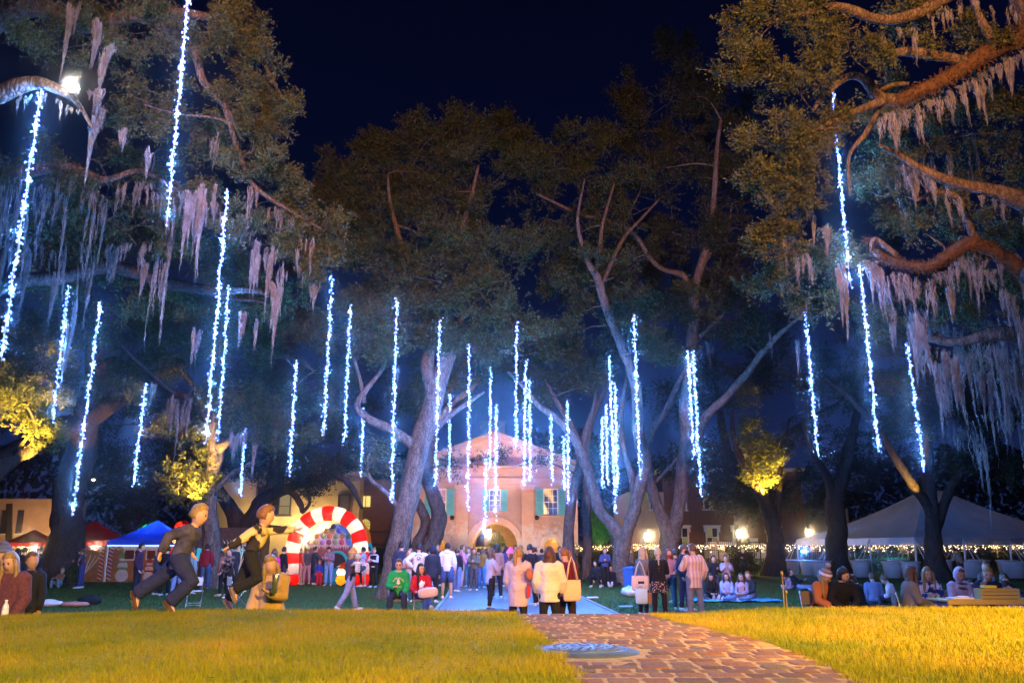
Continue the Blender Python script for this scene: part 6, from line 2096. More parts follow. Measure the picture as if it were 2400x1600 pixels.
# ballast tubs
M_tub = mat('white_plastic', (0.50, 0.49, 0.50), 0.5, 0.1, 3)
tubs = [(1856, 57, 1.0, 'leftmost round white tub beside the dark trunk'), (1896, 56, 1.15, 'round white tub left of the thick dark trunk, in the back row'), (1926, 53, 1.15, 'round white tub touching the thick dark trunk on its left'),
        (1994, 55, .9, 'narrow white tub just right of the thick dark trunk'), (2019, 52, 1.12, 'round white tub behind the back turned grey sitter'), (2026, 60, .95, 'small white tub behind another, left of the tent corner'),
        (2093, 50.5, 1.2, 'round white tub behind the pink sweater sitter'), (2100, 58, .95, 'small far white tub under the middle of the tent'), (2135, 49.5, 1.1, 'round white tub at the tent corner pole'),
        (2218, 56, .8, 'slim white tub right of the forked trunk'), (2280, 50.5, 1.25, 'round white tub behind the dark hunched back'), (2296, 57, 1.3, 'wide white tub behind the girl in the navy sweater'),
        (2362, 56, 1.25, 'white tub in the back row at the right edge'), (2378, 50, 1.3, 'front white tub at the right edge')]
for x, Y, d, lab in tubs:
    t_ = empty('tub', (P(x, 1330, Y).x, Y, 0), 0, lab, 'tub', 'white ballast tubs of the tent')
    MB().lathe((0, 0, 0), [(.40 * d, 0), (.47 * d, .8), (.47 * d, .86)], 22).build('body', M_tub, t_, True)
    MB().lathe((0, 0, 0), [(.475 * d, .82), (.53 * d, .84), (.53 * d, .91), (.44 * d, .93), (.43 * d, .84)], 22, False).build('rim', M_tub, t_, True)

# ================================================================ SEATS, TABLE, SMALL THINGS
M_chair = mat('beige_chair', (0.55, 0.50, 0.47), 0.5, 0.08, 6)
M_chaird = mat('brown_chair', (0.16, 0.13, 0.11), 0.45, 0.1, 6)
M_steel = mat('steel_tube', (0.45, 0.44, 0.43), 0.35, 0.1, 8, metal=.7)


def chair_at(x, y, rz, label, m=None, z=0):
    m = m or M_chair
    r = empty('folding_chair', (x, y, z), rz, label, 'chair', 'metal folding chairs on the lawn')
    MB().box((0, 0, .44), (.42, .40, .03)).build('seat', m, r, bevel=.012)
    b = MB()
    for i in range(9):
        a = (i - 4) / 4
        p = [(a * .21, -.24 - .02 * (1 - a * a), zz) for zz in (.60, .84 - .03 * a * a)]
        q = [(x_, y_ - .018, z_) for x_, y_, z_ in p]
        if i:
            b.add([pp[0], pp[1], p[1], p[0], qq[0], qq[1], q[1], q[0]], [(0, 1, 2, 3), (7, 6, 5, 4), (1, 5, 6, 2), (0, 3, 7, 4)])
        pp, qq = p, q
    b.build('backrest', m, r)
    for s in (-.215, .215):
        MB().tube([(s, -.25, .86), (s, -.20, .5), (s, .24, .0)], .012, 6).build('leg', M_steel, r, True)
        MB().tube([(s * .92, .16, .45), (s * .92, -.22, .0)], .011, 6).build('leg', M_steel, r, True)
    MB().tube([(-.2, -.17, .06), (.2, -.17, .06)], .009, 5).tube([(-.215, .17, .10), (.215, .17, .10)], .009, 5).build('stretcher', M_steel, r)
    return r


def at_px(x, Y):
    return P(x, 1330, Y).x


# rz = direction the sitter faces: 0 away, pi toward the camera
chair_at(at_px(462, 25.5), 25.5, .2, 'empty beige folding chair under the running boy')
chair_at(at_px(560, 25.5), 25.5, -1.0, 'empty pale blue folding chair turned sideways behind the running girl')
chair_at(at_px(935, 21.0), 21.0, math.pi + .15, 'brown folding chair under the man in the green hoodie', M_chaird)
chair_at(at_px(992, 21.0), 21.1, math.pi + .1, 'brown folding chair under the woman in the red sweater', M_chaird)
chair_at(at_px(1912, 16.6), 16.6, math.pi + .6, 'folding chair under the woman in the bobble hat', M_chaird)
chair_at(at_px(1962, 16.6), 16.7, math.pi - .1, 'folding chair under the curly haired man in black', M_chaird)
chair_at(at_px(2122, 16.3), 16.3, -math.pi / 2 - .2, 'folding chair under the woman in the grey cardigan', M_chaird)
chair_at(at_px(2170, 16.9), 17.2, math.pi + .3, 'folding chair under the woman in the navy patterned fleece', M_chaird)
chair_at(at_px(2240, 16.8), 16.9, math.pi, 'folding chair under the lavender hooded sitter', M_chaird)
chair_at(at_px(2308, 16.6), 16.8, math.pi - .1, 'folding chair under the girl in the navy lettered sweater', M_chaird)

# yellow lit folding table with a crate
M_table = mat('table_laminate', (0.34, 0.26, 0.09), 0.45, 0.1, 4)
tb = empty('folding_table', (8.45, 15.0, 0), 0, 'long low folding table at the right edge, its front edge lit yellow', 'table')
MB().box((0, 0, .785), (2.6, .75, .035)).build('tabletop', M_table, tb, bevel=.006)
MB().box((0, -.385, .77), (2.6, .02, .075)).build('edge_rail', M_table, tb)
for x in (-1.22, 1.22):
    for y in (-.32, .32):
        MB().tube([(x, y, 0), (x, y, .77)], .02, 8).build('leg', M_table, tb)
ct = empty('crate', (8.10, 14.85, .803), 0, 'slatted yellow lit crate standing on the folding table', 'crate')
for i, z in enumerate((.03, .085, .14)):
    MB().box((0, -.11, z + .01), (.60, .012, .045)).build('slat', M_table, ct)
    MB().box((0, .11, z + .01), (.60, .012, .045)).build('slat', M_table, ct)
for x in (-.31, .31):
    MB().box((x, 0, .085), (.02, .23, .17)).build('end_panel', M_table, ct)
MB().box((0, 0, .008), (.6, .2, .012)).build('bottom', M_table, ct)
ty = MB().box((0, 0, 0), (.20, .16, .045)).build('box', mat('yellow_card', (.60, .48, .06), .6, .1, 5), None, loc=(7.98, 14.86, 1.0), bevel=.008)
tag(ty, 'small yellow box on top of the slatted crate', 'box')
pb = MB().box((0, 0, .012), (.34, .26, .02)).ell((.05, 0, .03), (.12, .09, .02), 12, 6).build('paper_packet', M_whitep, None, loc=(7.50, 14.9, .805))
tag(pb, 'crumpled white paper packet on the left end of the folding table', 'packet')

# black cases lettered ULTIMATE
M_case = mat('black_gloss', (0.010, 0.010, 0.012), 0.22, 0.1, 8, spec=.6)


def text_obj(body, size, m, parent, loc, rot, ext=.002, name='lettering'):
    c = bpy.data.curves.new(name, 'FONT')
    c.body = body
    c.size = size
    c.extrude = ext
    c.align_x = 'CENTER'
    c.align_y = 'CENTER'
    c.materials.append(m)
    t = bpy.data.objects.new('tmp', c)
    COL.objects.link(t)
    me = bpy.data.meshes.new_from_object(t.evaluated_get(bpy.context.evaluated_depsgraph_get()))
    bpy.data.objects.remove(t)
    return link(name, me, m, parent, loc, rot)


M_gold = mat('cream_letters', (0.70, 0.58, 0.38), 0.5, 0, emit=(.7, .5, .25), estr=.05)
for (xa, xb, Y, zz, lab, gold) in ((1558, 1690, 13.2, .50, 'long black glossy case lettered in cream, lying right of the brick path end', 1), (772, 893, 14.0, .56, 'long black case lettered in gold, lying on the lawn before the beanie woman', 0)):
    xL, xR = at_px(xa, Y), at_px(xb, Y)
    w = xR - xL
    c = empty('equipment_case', ((xL + xR) / 2, Y, 0), -.08 if gold else .12, lab, 'case', 'black lettered cases on the lawn')
    for z in (zz - .07, zz + .01):
        MB().tube([(-w / 2, 0, z - .03), (w / 2, 0, z - .03)], .042, 12).build('tube', M_case, c, True)
    MB().box((0, .03, (zz - .1) / 2), (w * .98, .22, zz - .1)).build('body', M_case, c, bevel=.01)
    for s in (-1, 1):
        MB().box((s * w / 2, 0, zz - .06), (.03, .12, .17)).build('end_cap', mat('worn_cap', (.05, .045, .04), .5, .2, 20), c, bevel=.008)
    t_ = text_obj('ULTIMATE', .115, M_gold if gold else mat('gold_letters', (.55, .36, .08), .5, 0), c, (-.14 if gold else .05, -.045, zz - .015), (math.pi / 2 - .4, 0, 0))
    t_.scale = (1.45, .62, 1)
MBx = MB()
rod = empty('equipment_rod', (at_px(1530, 12.6), 12.6, .42), .05, 'black rod with steel ferrules lying beside the lettered case', 'rod')
MB().tube([(-.46, 0, 0), (.5, 0, 0)], .035, 10).box((0, .02, -.23), (.7, .08, .40)).build('shaft', M_case, rod, True)
for x in (-.44, -.36, -.22):
    MB().tube([(x, 0, 0), (x + .035, 0, 0)], .04, 10).build('ferrule', M_steel, rod, True)

# two garden stakes on the crest
for x, yt, lab in ((1832, 1343, 'taller thin metal stake on the right lawn'), (1842, 1387, 'shorter metal stake with a loop on the right lawn')):
    p = P(x, yt, 10.6)
    s_ = MB().tube([(0, 0, 0), (.004 if yt < 1350 else .0, 0, p.z - .5)], .006, 6).ell((.0, 0, p.z - .5), (.02, .02, .03), 8, 6).build('garden_stake', mat('brass_stake', (.12, .09, .04), .5, .2, 10, metal=.4), None, True, loc=(p.x, 10.6, .5))
    tag(s_, lab, 'stake')

# trash bin with clear bag, litter
tbn = empty('trash_bin', (at_px(1480, 33), 33, 0), 0, 'blue square trash bin at the foot of the pale forked oak', 'trash bin')
MB().lathe((0, 0, 0), [(.27, 0), (.33, .85), (.35, .88), (.35, .93), (.28, .93)], 4).build('body', mat('blue_plastic', (.03, .10, .30), .5, .1, 4), tbn)
MB().lathe((0, 0, .93), [(.29, 0), (.2, .04), (.02, .05)], 4).build('lid', mat('blue_plastic', (.03, .10, .30), .5, .1, 4), tbn)
bag = MB().ell((0, 0, .17), (.44, .32, .20), 16, 10, fn=lambda p, d: p * (1 + .12 * math.sin(9 * d.x + 5 * d.z) * math.cos(7 * d.y))).build('trash_bag', mat('clear_bag', (.40, .50, .60), .25, .3, 7, spec=.7), None, True, loc=(at_px(1483, 31), 31, 0))
tag(bag, 'crumpled pale plastic bag in front of the blue bin', 'bag')
for x, Y, rz, lab in ((1387, 29.5, .5, 'white paper strip on the grass right of the walk, farther one'), (1464, 25, .35, 'white paper strip on the grass near the white tote bag')):
    o = MB().box((0, 0, .02), (.42, .09, .035)).build('paper_strip', M_whitep, None, loc=(at_px(x, Y), Y, .03), rot=(.1, 0, rz), bevel=.01)
    tag(o, lab, 'litter')
cl = empty('picnic_cloth', (at_px(150, 25.8), 25.8, 0), .05, 'rolled white and pink cloth on the grass at the left', 'cloth')
MB().ell((-.35, 0, .09), (.42, .2, .11), 14, 8, fn=lambda p, d: p * (1 + .1 * math.sin(8 * d.x))).build('white_cloth', mat('lilac_cloth', (.60, .55, .66), .9, .15, 5), cl, True)
MB().ell((.42, 0, .06), (.42, .18, .075), 14, 8, fn=lambda p, d: p * (1 + .12 * math.sin(9 * d.x + 1))).build('pink_cloth', mat('pink_cloth', (.48, .20, .16), .9, .15, 5), cl, True)
bp2 = MB().ell((0, 0, .12), (.38, .22, .16), 12, 8).build('backpack', mat('black_cloth', (.012, .012, .016), .9, .2, 8), None, True, loc=(at_px(218, 26.5), 26.5, 0))
tag(bp2, 'dark bag slumped on the grass beside the pink cloth', 'bag')
bl = MB()
for i in range(13):
    for j in range(7):
        bl.v.append(((i / 12 - .5) * 2.9, (j / 6 - .5) * 1.7, .03 + .02 * math.sin(i * 1.9 + j * 1.3)))
bl.f += [(i * 7 + j, (i + 1) * 7 + j, (i + 1) * 7 + j + 1, i * 7 + j + 1) for i in range(12) for j in range(6)]
o = bl.build('picnic_blanket', mat('blue_blanket', (.08, .38, .62), .9, .35, 4), None, True, loc=(at_px(1715, 28.6), 28.7, 0))
tag(o, 'bright blue picnic blanket under the seated group', 'blanket')
wb_ = empty('water_bottle', P(10, 1447, 9.6) - Vector((0, 0, .02)), 0, 'small clear water bottle on the grass at the left corner', 'bottle')
MB().lathe((0, 0, 0), [(.032, 0), (.033, .02), (.033, .12), (.028, .15), (.013, .175), (.013, .185)], 14).build('body', mat('clear_plastic', (.6, .62, .66), .15, .1, 10, spec=.8), wb_, True)
MB().lathe((0, 0, 0), [(.034, .05), (.034, .10)], 14, False).build('sleeve', M_whitep, wb_, True)
MB().lathe((0, 0, 0), [(.015, .185), (.015, .205)], 10).build('cap', M_whitep, wb_, True)
for x, w, Y, m_, lab in ((1905, .55, 15.6, 'pale_blue_box', 'pale blue flat box on the grass under the bobble hat woman'), (1975, .50, 15.7, 'lilac_box', 'lilac flat box on the grass under the curly haired man')):
    o = MB().box((0, 0, .15), (w, .35, .30)).build('box', mat(m_, (.25, .42, .72) if 'blue' in m_ else (.50, .45, .68), .6, .1, 5), None, loc=(at_px(x, Y), Y, .0), bevel=.01)
    tag(o, lab, 'box')

# ================================================================ PEOPLE
SKIN = {'l': (.52, .30, .21), 'm': (.40, .22, .14), 'd': (.16, .08, .05)}
HAIRC = {'blond': (.27, .17, .06), 'brown': (.10, .055, .03), 'dark': (.02, .014, .012), 'red': (.20, .085, .03), 'light': (.38, .29, .17), 'auburn': (.075, .035, .018)}
V3 = Vector


def skinm(k):
    return mat('skin_' + k, SKIN[k], .55, .06, 20, spec=.3)


def hairm(k):
    return mat('hair_' + k, HAIRC[k], .5, .3, 30, .3, 60)


def cloth(name, c, var=.12, scale=8):
    return mat(name, c, .92, var, scale, .7, 24, sheen=.0)


def pattern(name, c1, c2, kind, scale=6.0):
    key = ('pat', name)
    if key in _mats:
        return _mats[key]
    m = bpy.data.materials.new(name)
    m.use_nodes = True
    n, l = m.node_tree.nodes, m.node_tree.links
    b = n['Principled BSDF']
    b.inputs['Roughness'].default_value = .92
    b.inputs['Specular IOR Level'].default_value = .15
    t = n.new('ShaderNodeTexCoord')
    if kind == 'spots':
        x = n.new('ShaderNodeTexVoronoi'); x.inputs['Scale'].default_value = scale
        src, pos = x.outputs['Distance'], (.30, .36)
    elif kind == 'blobs':
        x = n.new('ShaderNodeTexNoise'); x.inputs['Scale'].default_value = scale; x.inputs['Detail'].default_value = 2
        src, pos = x.outputs['Fac'], (.47, .53)
    else:
        x = n.new('ShaderNodeTexWave'); x.inputs['Scale'].default_value = scale; x.inputs['Distortion'].default_value = .3
        x.bands_direction = 'X' if kind == 'vstripe' else 'Z'
        src, pos = x.outputs['Fac'], (.42, .58)
    l.new(t.outputs['Object'], x.inputs['Vector'])
    r = n.new('ShaderNodeValToRGB')
    r.color_ramp.elements[0].position, r.color_ramp.elements[1].position = pos
    r.color_ramp.elements[0].color, r.color_ramp.elements[1].color = (*c1, 1), (*c2, 1)
    l.new(src, r.inputs[0]); l.new(r.outputs[0], b.inputs['Base Color'])
    _mats[key] = m
    return m


M_eye = mat('eye_dark', (.015, .012, .012), .3, 0)
M_lip = mat('lip', (.30, .08, .07), .5, 0)


def oval(c, ax, ay, rx, ry, n=14, sq=1.0):
    out = []
    for k in range(n):
        a = 2 * math.pi * k / n
        ca, sa = math.cos(a), math.sin(a)
        if sq != 1.0:
            ca, sa = math.copysign(abs(ca) ** sq, ca), math.copysign(abs(sa) ** sq, sa)
        out.append(c + ax * (rx * ca) + ay * (ry * sa))
    return out


def limb_rings(pts, rad, n=10, flat=None):
    m = MB(); m.tube(pts, rad, n, False)
    k = len(pts)
    return [[V3(p) for p in m.v[i * n:(i + 1) * n]] for i in range(k)]


def person(label, loc, face, h=1.68, skin='l', legs=None, arms=None, lean=0, roll=0, hipz=None, head=(0, 0), hair=('short', 'brown'), hat=None,
           top=((.1, .1, .12), {}), bottom=((.03, .03, .04), {}), shoes=(.5, .5, .5), eyes=False, group=None, near=False, mask=None, wide=1.0, twist=0, z=0.0, glasses=False):
    """face: degrees, 0 = away from the camera, 180 = to the camera, 90 = to the left, -90 = to the right.
    legs: two (pitch, knee, spread) or (thigh vector, shank vector); arms: two (pitch, spread, elbow, inward) or vectors; left first"""
    LW = .92 * wide
    legs = legs or [(2, 3, 4), (-2, 3, 4)]
    arms = arms or [(4, 9, 10, 8), (2, 9, 12, 8)]
    tl, sl = .247 * h, .247 * h
    ul, fl = .172 * h, .150 * h
    # legs
    K = []
    for s, L in zip((-1, 1), legs):
        if isinstance(L[0], (int, float)):
            p, k, a = R(L[0]), R(L[1]), R(L[2])
            th = V3((s * math.sin(a), math.sin(p) * math.cos(a), -math.cos(p) * math.cos(a)))
            sh = V3((s * math.sin(a) * .4, math.sin(p - k), -math.cos(p - k)))
        else:
            th, sh = V3(L[0]), V3(L[1])
        th.normalize(); sh.normalize()
        hp = V3((s * .052 * h, 0, 0))
        kn = hp + th * tl
        an = kn + sh * sl
        f = V3((s * .18, -sh.z, sh.y)).normalized()
        if len(L) > 3 or (not isinstance(L[0], (int, float)) and len(L) > 2):
            f = V3(L[-1]).normalized()
        K.append((hp, kn, an, f, sh))
    if hipz is None:
        hipz = -min(min((an + f * .1 * h + V3((0, 0, -.0))).z - .012 * h, an.z - .035 * h) for _, _, an, f, _ in K)
    H = V3((0, 0, hipz))
    K = [(a + H, b + H, c + H, f, sh) for a, b, c, f, sh in K]
    # trunk frame
    ln, rl, tw = R(lean), R(roll), R(twist)
    up = V3((math.sin(rl), math.sin(ln) * math.cos(rl), math.cos(ln) * math.cos(rl))).normalized()
    rt = V3((math.cos(tw), math.sin(tw), 0))
    rt = (rt - up * rt.dot(up)).normalized()
    fw = up.cross(rt)
    rt0, fw0, up0 = V3((1, 0, 0)), V3((0, 1, 0)), V3((0, 0, 1))
    SP = .292 * h
    secs = [(-.20, .058, .050), (-.10, .088, .064), (.02, .097, .069), (.16, .090, .062), (.32, .080, .056), (.52, .086, .060), (.72, .097, .064), (.86, .103, .058), (.95, .088, .048), (1.0, .052, .040), (1.05, .034, .034)]

    def fr(s):
        t = min(1, max(0, (s + .1) / .5))
        ax = rt0.lerp(rt, t).normalized(); ay = fw0.lerp(fw, t).normalized(); u = up0.lerp(up, t).normalized()
        ctr = H + (u * s if s < .3 else up0.lerp(up, .5).normalized() * .0 + up * s) * SP
        return ctr, ax, ay

    def torso(rad, lo, hi, n=14, fx=1.0, add=0.0, hem=None):
        rr = []
        s_list = [q for q in secs if lo <= q[0] <= hi]
        if hem is not None:
            a = s_list[0]
            rr += [(hem, max(a[1], .088), max(a[2], .064))]
            if hem < -.35:
                rr += [(hem * .55, .092, .068)]
        rr += s_list
        out = []
        for s, x, y in rr:
            c, ax, ay = fr(s)
            out.append(oval(c, ax, ay, x * h * fx * LW + add, y * h * fx + add, n, .85 if s > .6 else 1))
        return out
    C9, ax9, ay9 = fr(.90)
    A = []
    for s, L in zip((-1, 1), arms):
        if isinstance(L[0], (int, float)):
            p, a, e, iw = R(L[0]), R(L[1]), R(L[2]), R(L[3])
            uv = V3((s * math.sin(a), math.sin(p) * math.cos(a), -math.cos(p) * math.cos(a)))
            fv = V3((s * math.sin(a) * .5 * math.cos(e) - s * math.sin(iw), math.sin(p + e) * math.cos(iw), -math.cos(p + e) * math.cos(iw)))
            uv = rt * uv.x + fw * uv.y + up * uv.z
            fv = rt * fv.x + fw * fv.y + up * fv.z
        else:
            uv, fv = V3(L[0]), V3(L[1])
        uv.normalize(); fv.normalize()
        sp = C9 + ax9 * (s * .098 * h * LW)
        el = sp + uv * ul
        wr = el + fv * fl
        A.append((sp, el, wr, uv, fv, s))
    # head
    hp_, hy = R(head[0]), R(head[1])
    nb, _, _ = fr(1.0)
    hu = (up * math.cos(hp_) + fw * math.sin(hp_)).normalized()
    hf0 = (fw * math.cos(hp_) - up * math.sin(hp_)).normalized()
    hf = Matrix.Rotation(hy, 3, hu) @ hf0
    hr = hf.cross(hu)
    hs = (h / 1.68) ** .35 * 1.10
    HC = nb + hu * (.034 * h + .086 * hs) + fw * .012 * h + hf * .006 * h
    HM = Matrix((hr, hf, hu)).transposed()

    def headfn(p, d):
        q = p.copy()
        if d.z < 0:
            t = -d.z
            q.x *= 1 - .30 * t * t
            q.y = q.y * (1 - .16 * t) + .010 * hs * t
        if d.y > .2:
            q.y *= 1 - .10 * (d.y - .2)
            nz = math.exp(-((d.x / .16) ** 2 + ((d.z + .12) / .22) ** 2))
            q.y += .016 * hs * nz
            ey = math.exp(-(((abs(d.x) - .34) / .16) ** 2 + ((d.z - .10) / .13) ** 2))
            q.y -= .006 * hs * ey
        return q
    body = MB()
    body.rings(torso(0, -.2, 1.05))
    for hp2, kn, an, f, sh in K:
        body.rings(limb_rings([hp2 + V3((0, 0, .02 * h)), hp2.lerp(kn, .5), kn, kn.lerp(an, .35), an], [.050 * h, .046 * h, .033 * h, .033 * h, .020 * h]))
        body.rings(limb_rings([an - f * .03 * h, an + f * .04 * h - V3((0, 0, .012 * h)), an + f * .11 * h - sh * -.02 * h], [.022 * h, .022 * h, .012 * h], 8))
    for sp, el, wr, uv, fv, s in A:
        body.rings(limb_rings([sp - uv * .01 * h, sp.lerp(el, .5), el, el.lerp(wr, .4), wr], [.030 * h, .027 * h, .022 * h, .021 * h, .015 * h], 10))
        # hand: palm, four curled fingers, thumb
        side = fv.cross(fw if abs(fv.dot(fw)) < .8 else up).normalized()
        nrm = side.cross(fv).normalized()
        pc = wr + fv * .028 * h
        body.rings([oval(wr - fv * .005 * h, side, nrm, .016 * h, .013 * h, 8), oval(wr + fv * .02 * h, side, nrm, .023 * h, .012 * h, 8), oval(wr + fv * .048 * h, side, nrm, .025 * h, .010 * h, 8)])
        fn_ = 4 if near else 4
        for i in range(fn_):
            o_ = (i - 1.5) * .0125 * h
            b0 = wr + fv * .045 * h + side * o_
            ln_ = (.040, .046, .043, .034)[i] * h
            b1 = b0 + (fv * .8 + nrm * .35) * ln_ * .55
            b2 = b1 + (fv * .4 + nrm * .8) * ln_ * .5
            body.rings(limb_rings([b0, b1, b2], [.0072 * h, .0062 * h, .0045 * h], 5))
        t0 = wr + fv * .016 * h - side * s * .020 * h
        body.rings(limb_rings([t0, t0 + (fv * .6 - side * s * .6 + nrm * .3) * .026 * h, t0 + (fv * .9 - side * s * .3 + nrm * .5) * .048 * h], [.010 * h, .008 * h, .005 * h], 5))
    body.rings(limb_rings([nb - up * .02 * h, nb + hu * .035 * h, HC - hu * .02 * hs], [.036 * h, .031 * h, .032 * h], 10))
    body.ell(HC, (.073 * hs, .092 * hs, .113 * hs), 16, 14, HM, headfn)
    for s in (-1, 1):
        body.ell(HC + HM @ V3((s * .074 * hs, -.008 * hs, -.005 * hs)), (.010 * hs, .018 * hs, .030 * hs), 6, 5, HM)
    root = body.build('person', skinm(skin), None, True, loc=(loc[0], loc[1], loc[2] if len(loc) > 2 else z), rot=(0, 0, R(face)))
    tag(root, label, 'person', group)
    if near:
        rm = root.modifiers.new('skin_blend', 'REMESH'); rm.mode = 'VOXEL'; rm.voxel_size = .013; rm.use_smooth_shade = True
    # face features
    if eyes:
        for s in (-1, 1):
            e = MB()
            e.ell(HC + HM @ V3((s * .027 * hs, .080 * hs, .012 * hs)), (.012 * hs, .006 * hs, .007 * hs), 8, 5, HM)
            e.ell(HC + HM @ V3((s * .028 * hs, .083 * hs, .030 * hs)), (.016 * hs, .005 * hs, .004 * hs), 8, 4, HM)
            e.build('eye', M_eye, root, True)
        if not mask:
            MB().ell(HC + HM @ V3((0, .0755 * hs, -.052 * hs)), (.020 * hs, .004 * hs, .005 * hs), 8, 5, HM).build('mouth', M_lip, root, True)
        if glasses:
            g = MB()
            for s in (-1, 1):
                cpt = [HC + HM @ V3((s * .030 * hs + .022 * hs * math.cos(t * math.pi / 4), .094 * hs, .012 * hs + .016 * hs * math.sin(t * math.pi / 4))) for t in range(9)]
                g.tube(cpt, .0035, 4)
                g.tube([HC + HM @ V3((s * .052 * hs, .092 * hs, .014 * hs)), HC + HM @ V3((s * .076 * hs, 0, .012 * hs))], .003, 4)
            g.build('glasses', M_black, root)
    if mask:
        MB().ell(HC + HM @ V3((0, .050 * hs, -.045 * hs)), (.062 * hs, .052 * hs, .050 * hs), 12, 8, HM).build('face_mask', cloth('mask', mask), root, True)
    # hair
    st, hc = hair
    hm_ = hairm(hc)

    def wob(p, d, amp=.05):
        return p * (1 + amp * math.sin(9 * d.x + 4 * d.z) * math.cos(8 * d.z + 3 * d.y))
    if st != 'none':
        hb = MB()
        n, m2 = 16, 12
        rings = []
        for j in range(m2 + 1):
            th = math.pi * (.01 + .98 * j / m2)
            ring = []
            for k in range(n):
                ph = 2 * math.pi * k / n
                d = V3((math.sin(th) * math.cos(ph), math.sin(th) * math.sin(ph), math.cos(th)))
                low = -.45 if st in ('short', 'bun', 'pony', 'braid') else -.8
                zc = d.z
                frontal = max(0, d.y)
                lim = low + (.62 - low) * min(1, max(0, (d.y + .05) / .55))
                if zc < lim:
                    sc_ = .78
                else:
                    sc_ = 1.16 + .06 * (st == 'curly')
                p = V3((d.x * .076 * hs, d.y * .096 * hs, d.z * .117 * hs)) * sc_
                p = wob(p, d, (.10 if st == 'curly' else .055))
                ring.append(HC + HM @ (p + V3((0, -.006 * hs, .004 * hs))))
            rings.append(ring)
        hb.rings(rings)
        back = -hf
        if st in ('long', 'longer', 'bob', 'pony', 'braid'):
            ln_ = {'long': .30, 'longer': .42, 'bob': .15, 'pony': .30, 'braid': .36}[st] * hs
            if st in ('long', 'longer', 'bob'):
                rr = []
                for i in range(8):
                    t = i / 7
                    c = HC + back * (.028 + .03 * t) * hs + hu * .03 * hs * (1 - t) - (hu * .35 + V3((0, 0, .65))).normalized() * ln_ * t
                    wx_ = (.090 + .016 * math.sin(t * 2.6)) * hs * (1 - .35 * t * t)
                    wy_ = (.072 - .030 * t) * hs
                    rr.append([q + V3((.006 * math.sin(i * 2 + k), .006 * math.cos(i * 1.7 + k * 2), 0)) for k, q in enumerate(oval(c, hr, hf, wx_, wy_, 14))])
                hb.rings(rr)
                for s in (-1, 1):     # locks falling beside the face
                    p0 = HC + HM @ V3((s * .070 * hs, .03 * hs, .05 * hs))
                    p1 = HC + HM @ V3((s * .088 * hs, .035 * hs, -.06 * hs))
                    p2 = HC + HM @ V3((s * .092 * hs, .05 * hs, -.10 * hs)) - V3((0, 0, ln_ * .45))
                    hb.tube([p0, p1, p2, p2 - V3((0, 0, ln_ * .2))], [.018 * hs, .026 * hs, .024 * hs, .006], 8)
            else:
                b0 = HC + HM @ V3((0, -.098 * hs, .045 * hs if st == 'pony' else -.03 * hs))
                b1 = b0 + back * .045 * hs - V3((0, 0, .03 * hs))
                pts = [b0, b1] + [b1 - V3((0, 0, ln_ * t)) + back * .02 * math.sin(t * 3) for t in (.3, .6, .85, 1)]
                rad = [.020 * hs, .032 * hs, .034 * hs, .028 * hs, .018 * hs, .004]
                if st == 'braid':
                    pts = [b0] + [b0 + back * .03 * hs - V3((0, 0, ln_ * t / 9)) for t in range(1, 10)]
                    rad = [.02 * hs] + [(.026 if t % 2 else .019) * hs * (1 - .05 * t) for t in range(1, 10)]
                hb.tube(pts, rad, 9)
        if st == 'bun':
            hb.ell(HC + HM @ V3((0, -.05 * hs, .13 * hs)), (.042 * hs, .042 * hs, .038 * hs), 10, 7)
        hb.build('hair', hm_, root, True)
    if hat:
        hk, hcx = hat
        hb = MB()
        mm = cloth('hat_%s' % hk, hcx, .15, 20)
        if hk in ('beanie', 'bobble'):
            hb.ell(HC + hu * .045 * hs, (.090 * hs, .108 * hs, .088 * hs), 14, 8, HM, lambda p, d: p if d.z > -.15 else p * .92)
            ob = hb.build('hat', mm, root, True)
            rr = [oval(HC + hu * (.012 + zz) * hs, hr, hf, .092 * hs + e_, .110 * hs + e_, 16) for zz, e_ in ((0, .004), (.005, .012), (.04, .012), (.045, .002))]
            MB().rings(rr, False).build('cuff', cloth('cuff_%s' % hk, tuple(min(1, x * (1.25 if hk == 'beanie' else 2.2)) for x in hcx)), ob, True)
            if hk == 'bobble':
                MB().ell(HC + hu * .185 * hs - hr * .02, (.05 * hs,) * 3, 10, 8, None, lambda p, d: wob(p, d, .12)).build('pompom', cloth('pompom', (.30, .26, .30), .5, 30), ob, True)
                MB().rings([oval(HC + hu * (.075 + zz) * hs, hr, hf, .094 * hs, .106 * hs, 16) for zz in (0, .022)], False).build('stripe', cloth('stripe_grey', (.16, .13, .18)), ob, True)
            if hk == 'beanie':
                MB().ell(HC + hu * .128 * hs, (.055 * hs, .06 * hs, .04 * hs), 12, 6, HM).build('hat_peak', mm, ob, True)
        elif hk == 'cap':
            hb.ell(HC + hu * .030 * hs, (.086 * hs, .104 * hs, .098 * hs), 14, 8, HM, lambda p, d: p if d.z > -.1 else p * .9)
            hb.box(HC + HM @ V3((0, .12 * hs, .03 * hs)), (.13 * hs, .10 * hs, .010 * hs), M=HM)
            hb.build('cap', mm, root, True)
        elif hk == 'hood':
            hb.ell(HC - hf * .018 * hs + hu * .012 * hs, (.104 * hs, .118 * hs, .138 * hs), 16, 10, HM, lambda p, d: p if d.y < .45 else V3((p.x * 1.02, min(p.y, .056 * hs), p.z * 1.02)))
            for i, p in enumerate(hb.v):
                pass
            hb.f = [f for f in hb.f if not all(((HM.transposed() @ (V3(hb.v[i]) - HC)).y > .034 * hs and abs((HM.transposed() @ (V3(hb.v[i]) - HC)).x) < .072 * hs and (HM.transposed() @ (V3(hb.v[i]) - HC)).z < .085 * hs) for i in f)]
            hb.build('hood', mm, root, True)
    # clothes
    tc_, to = top
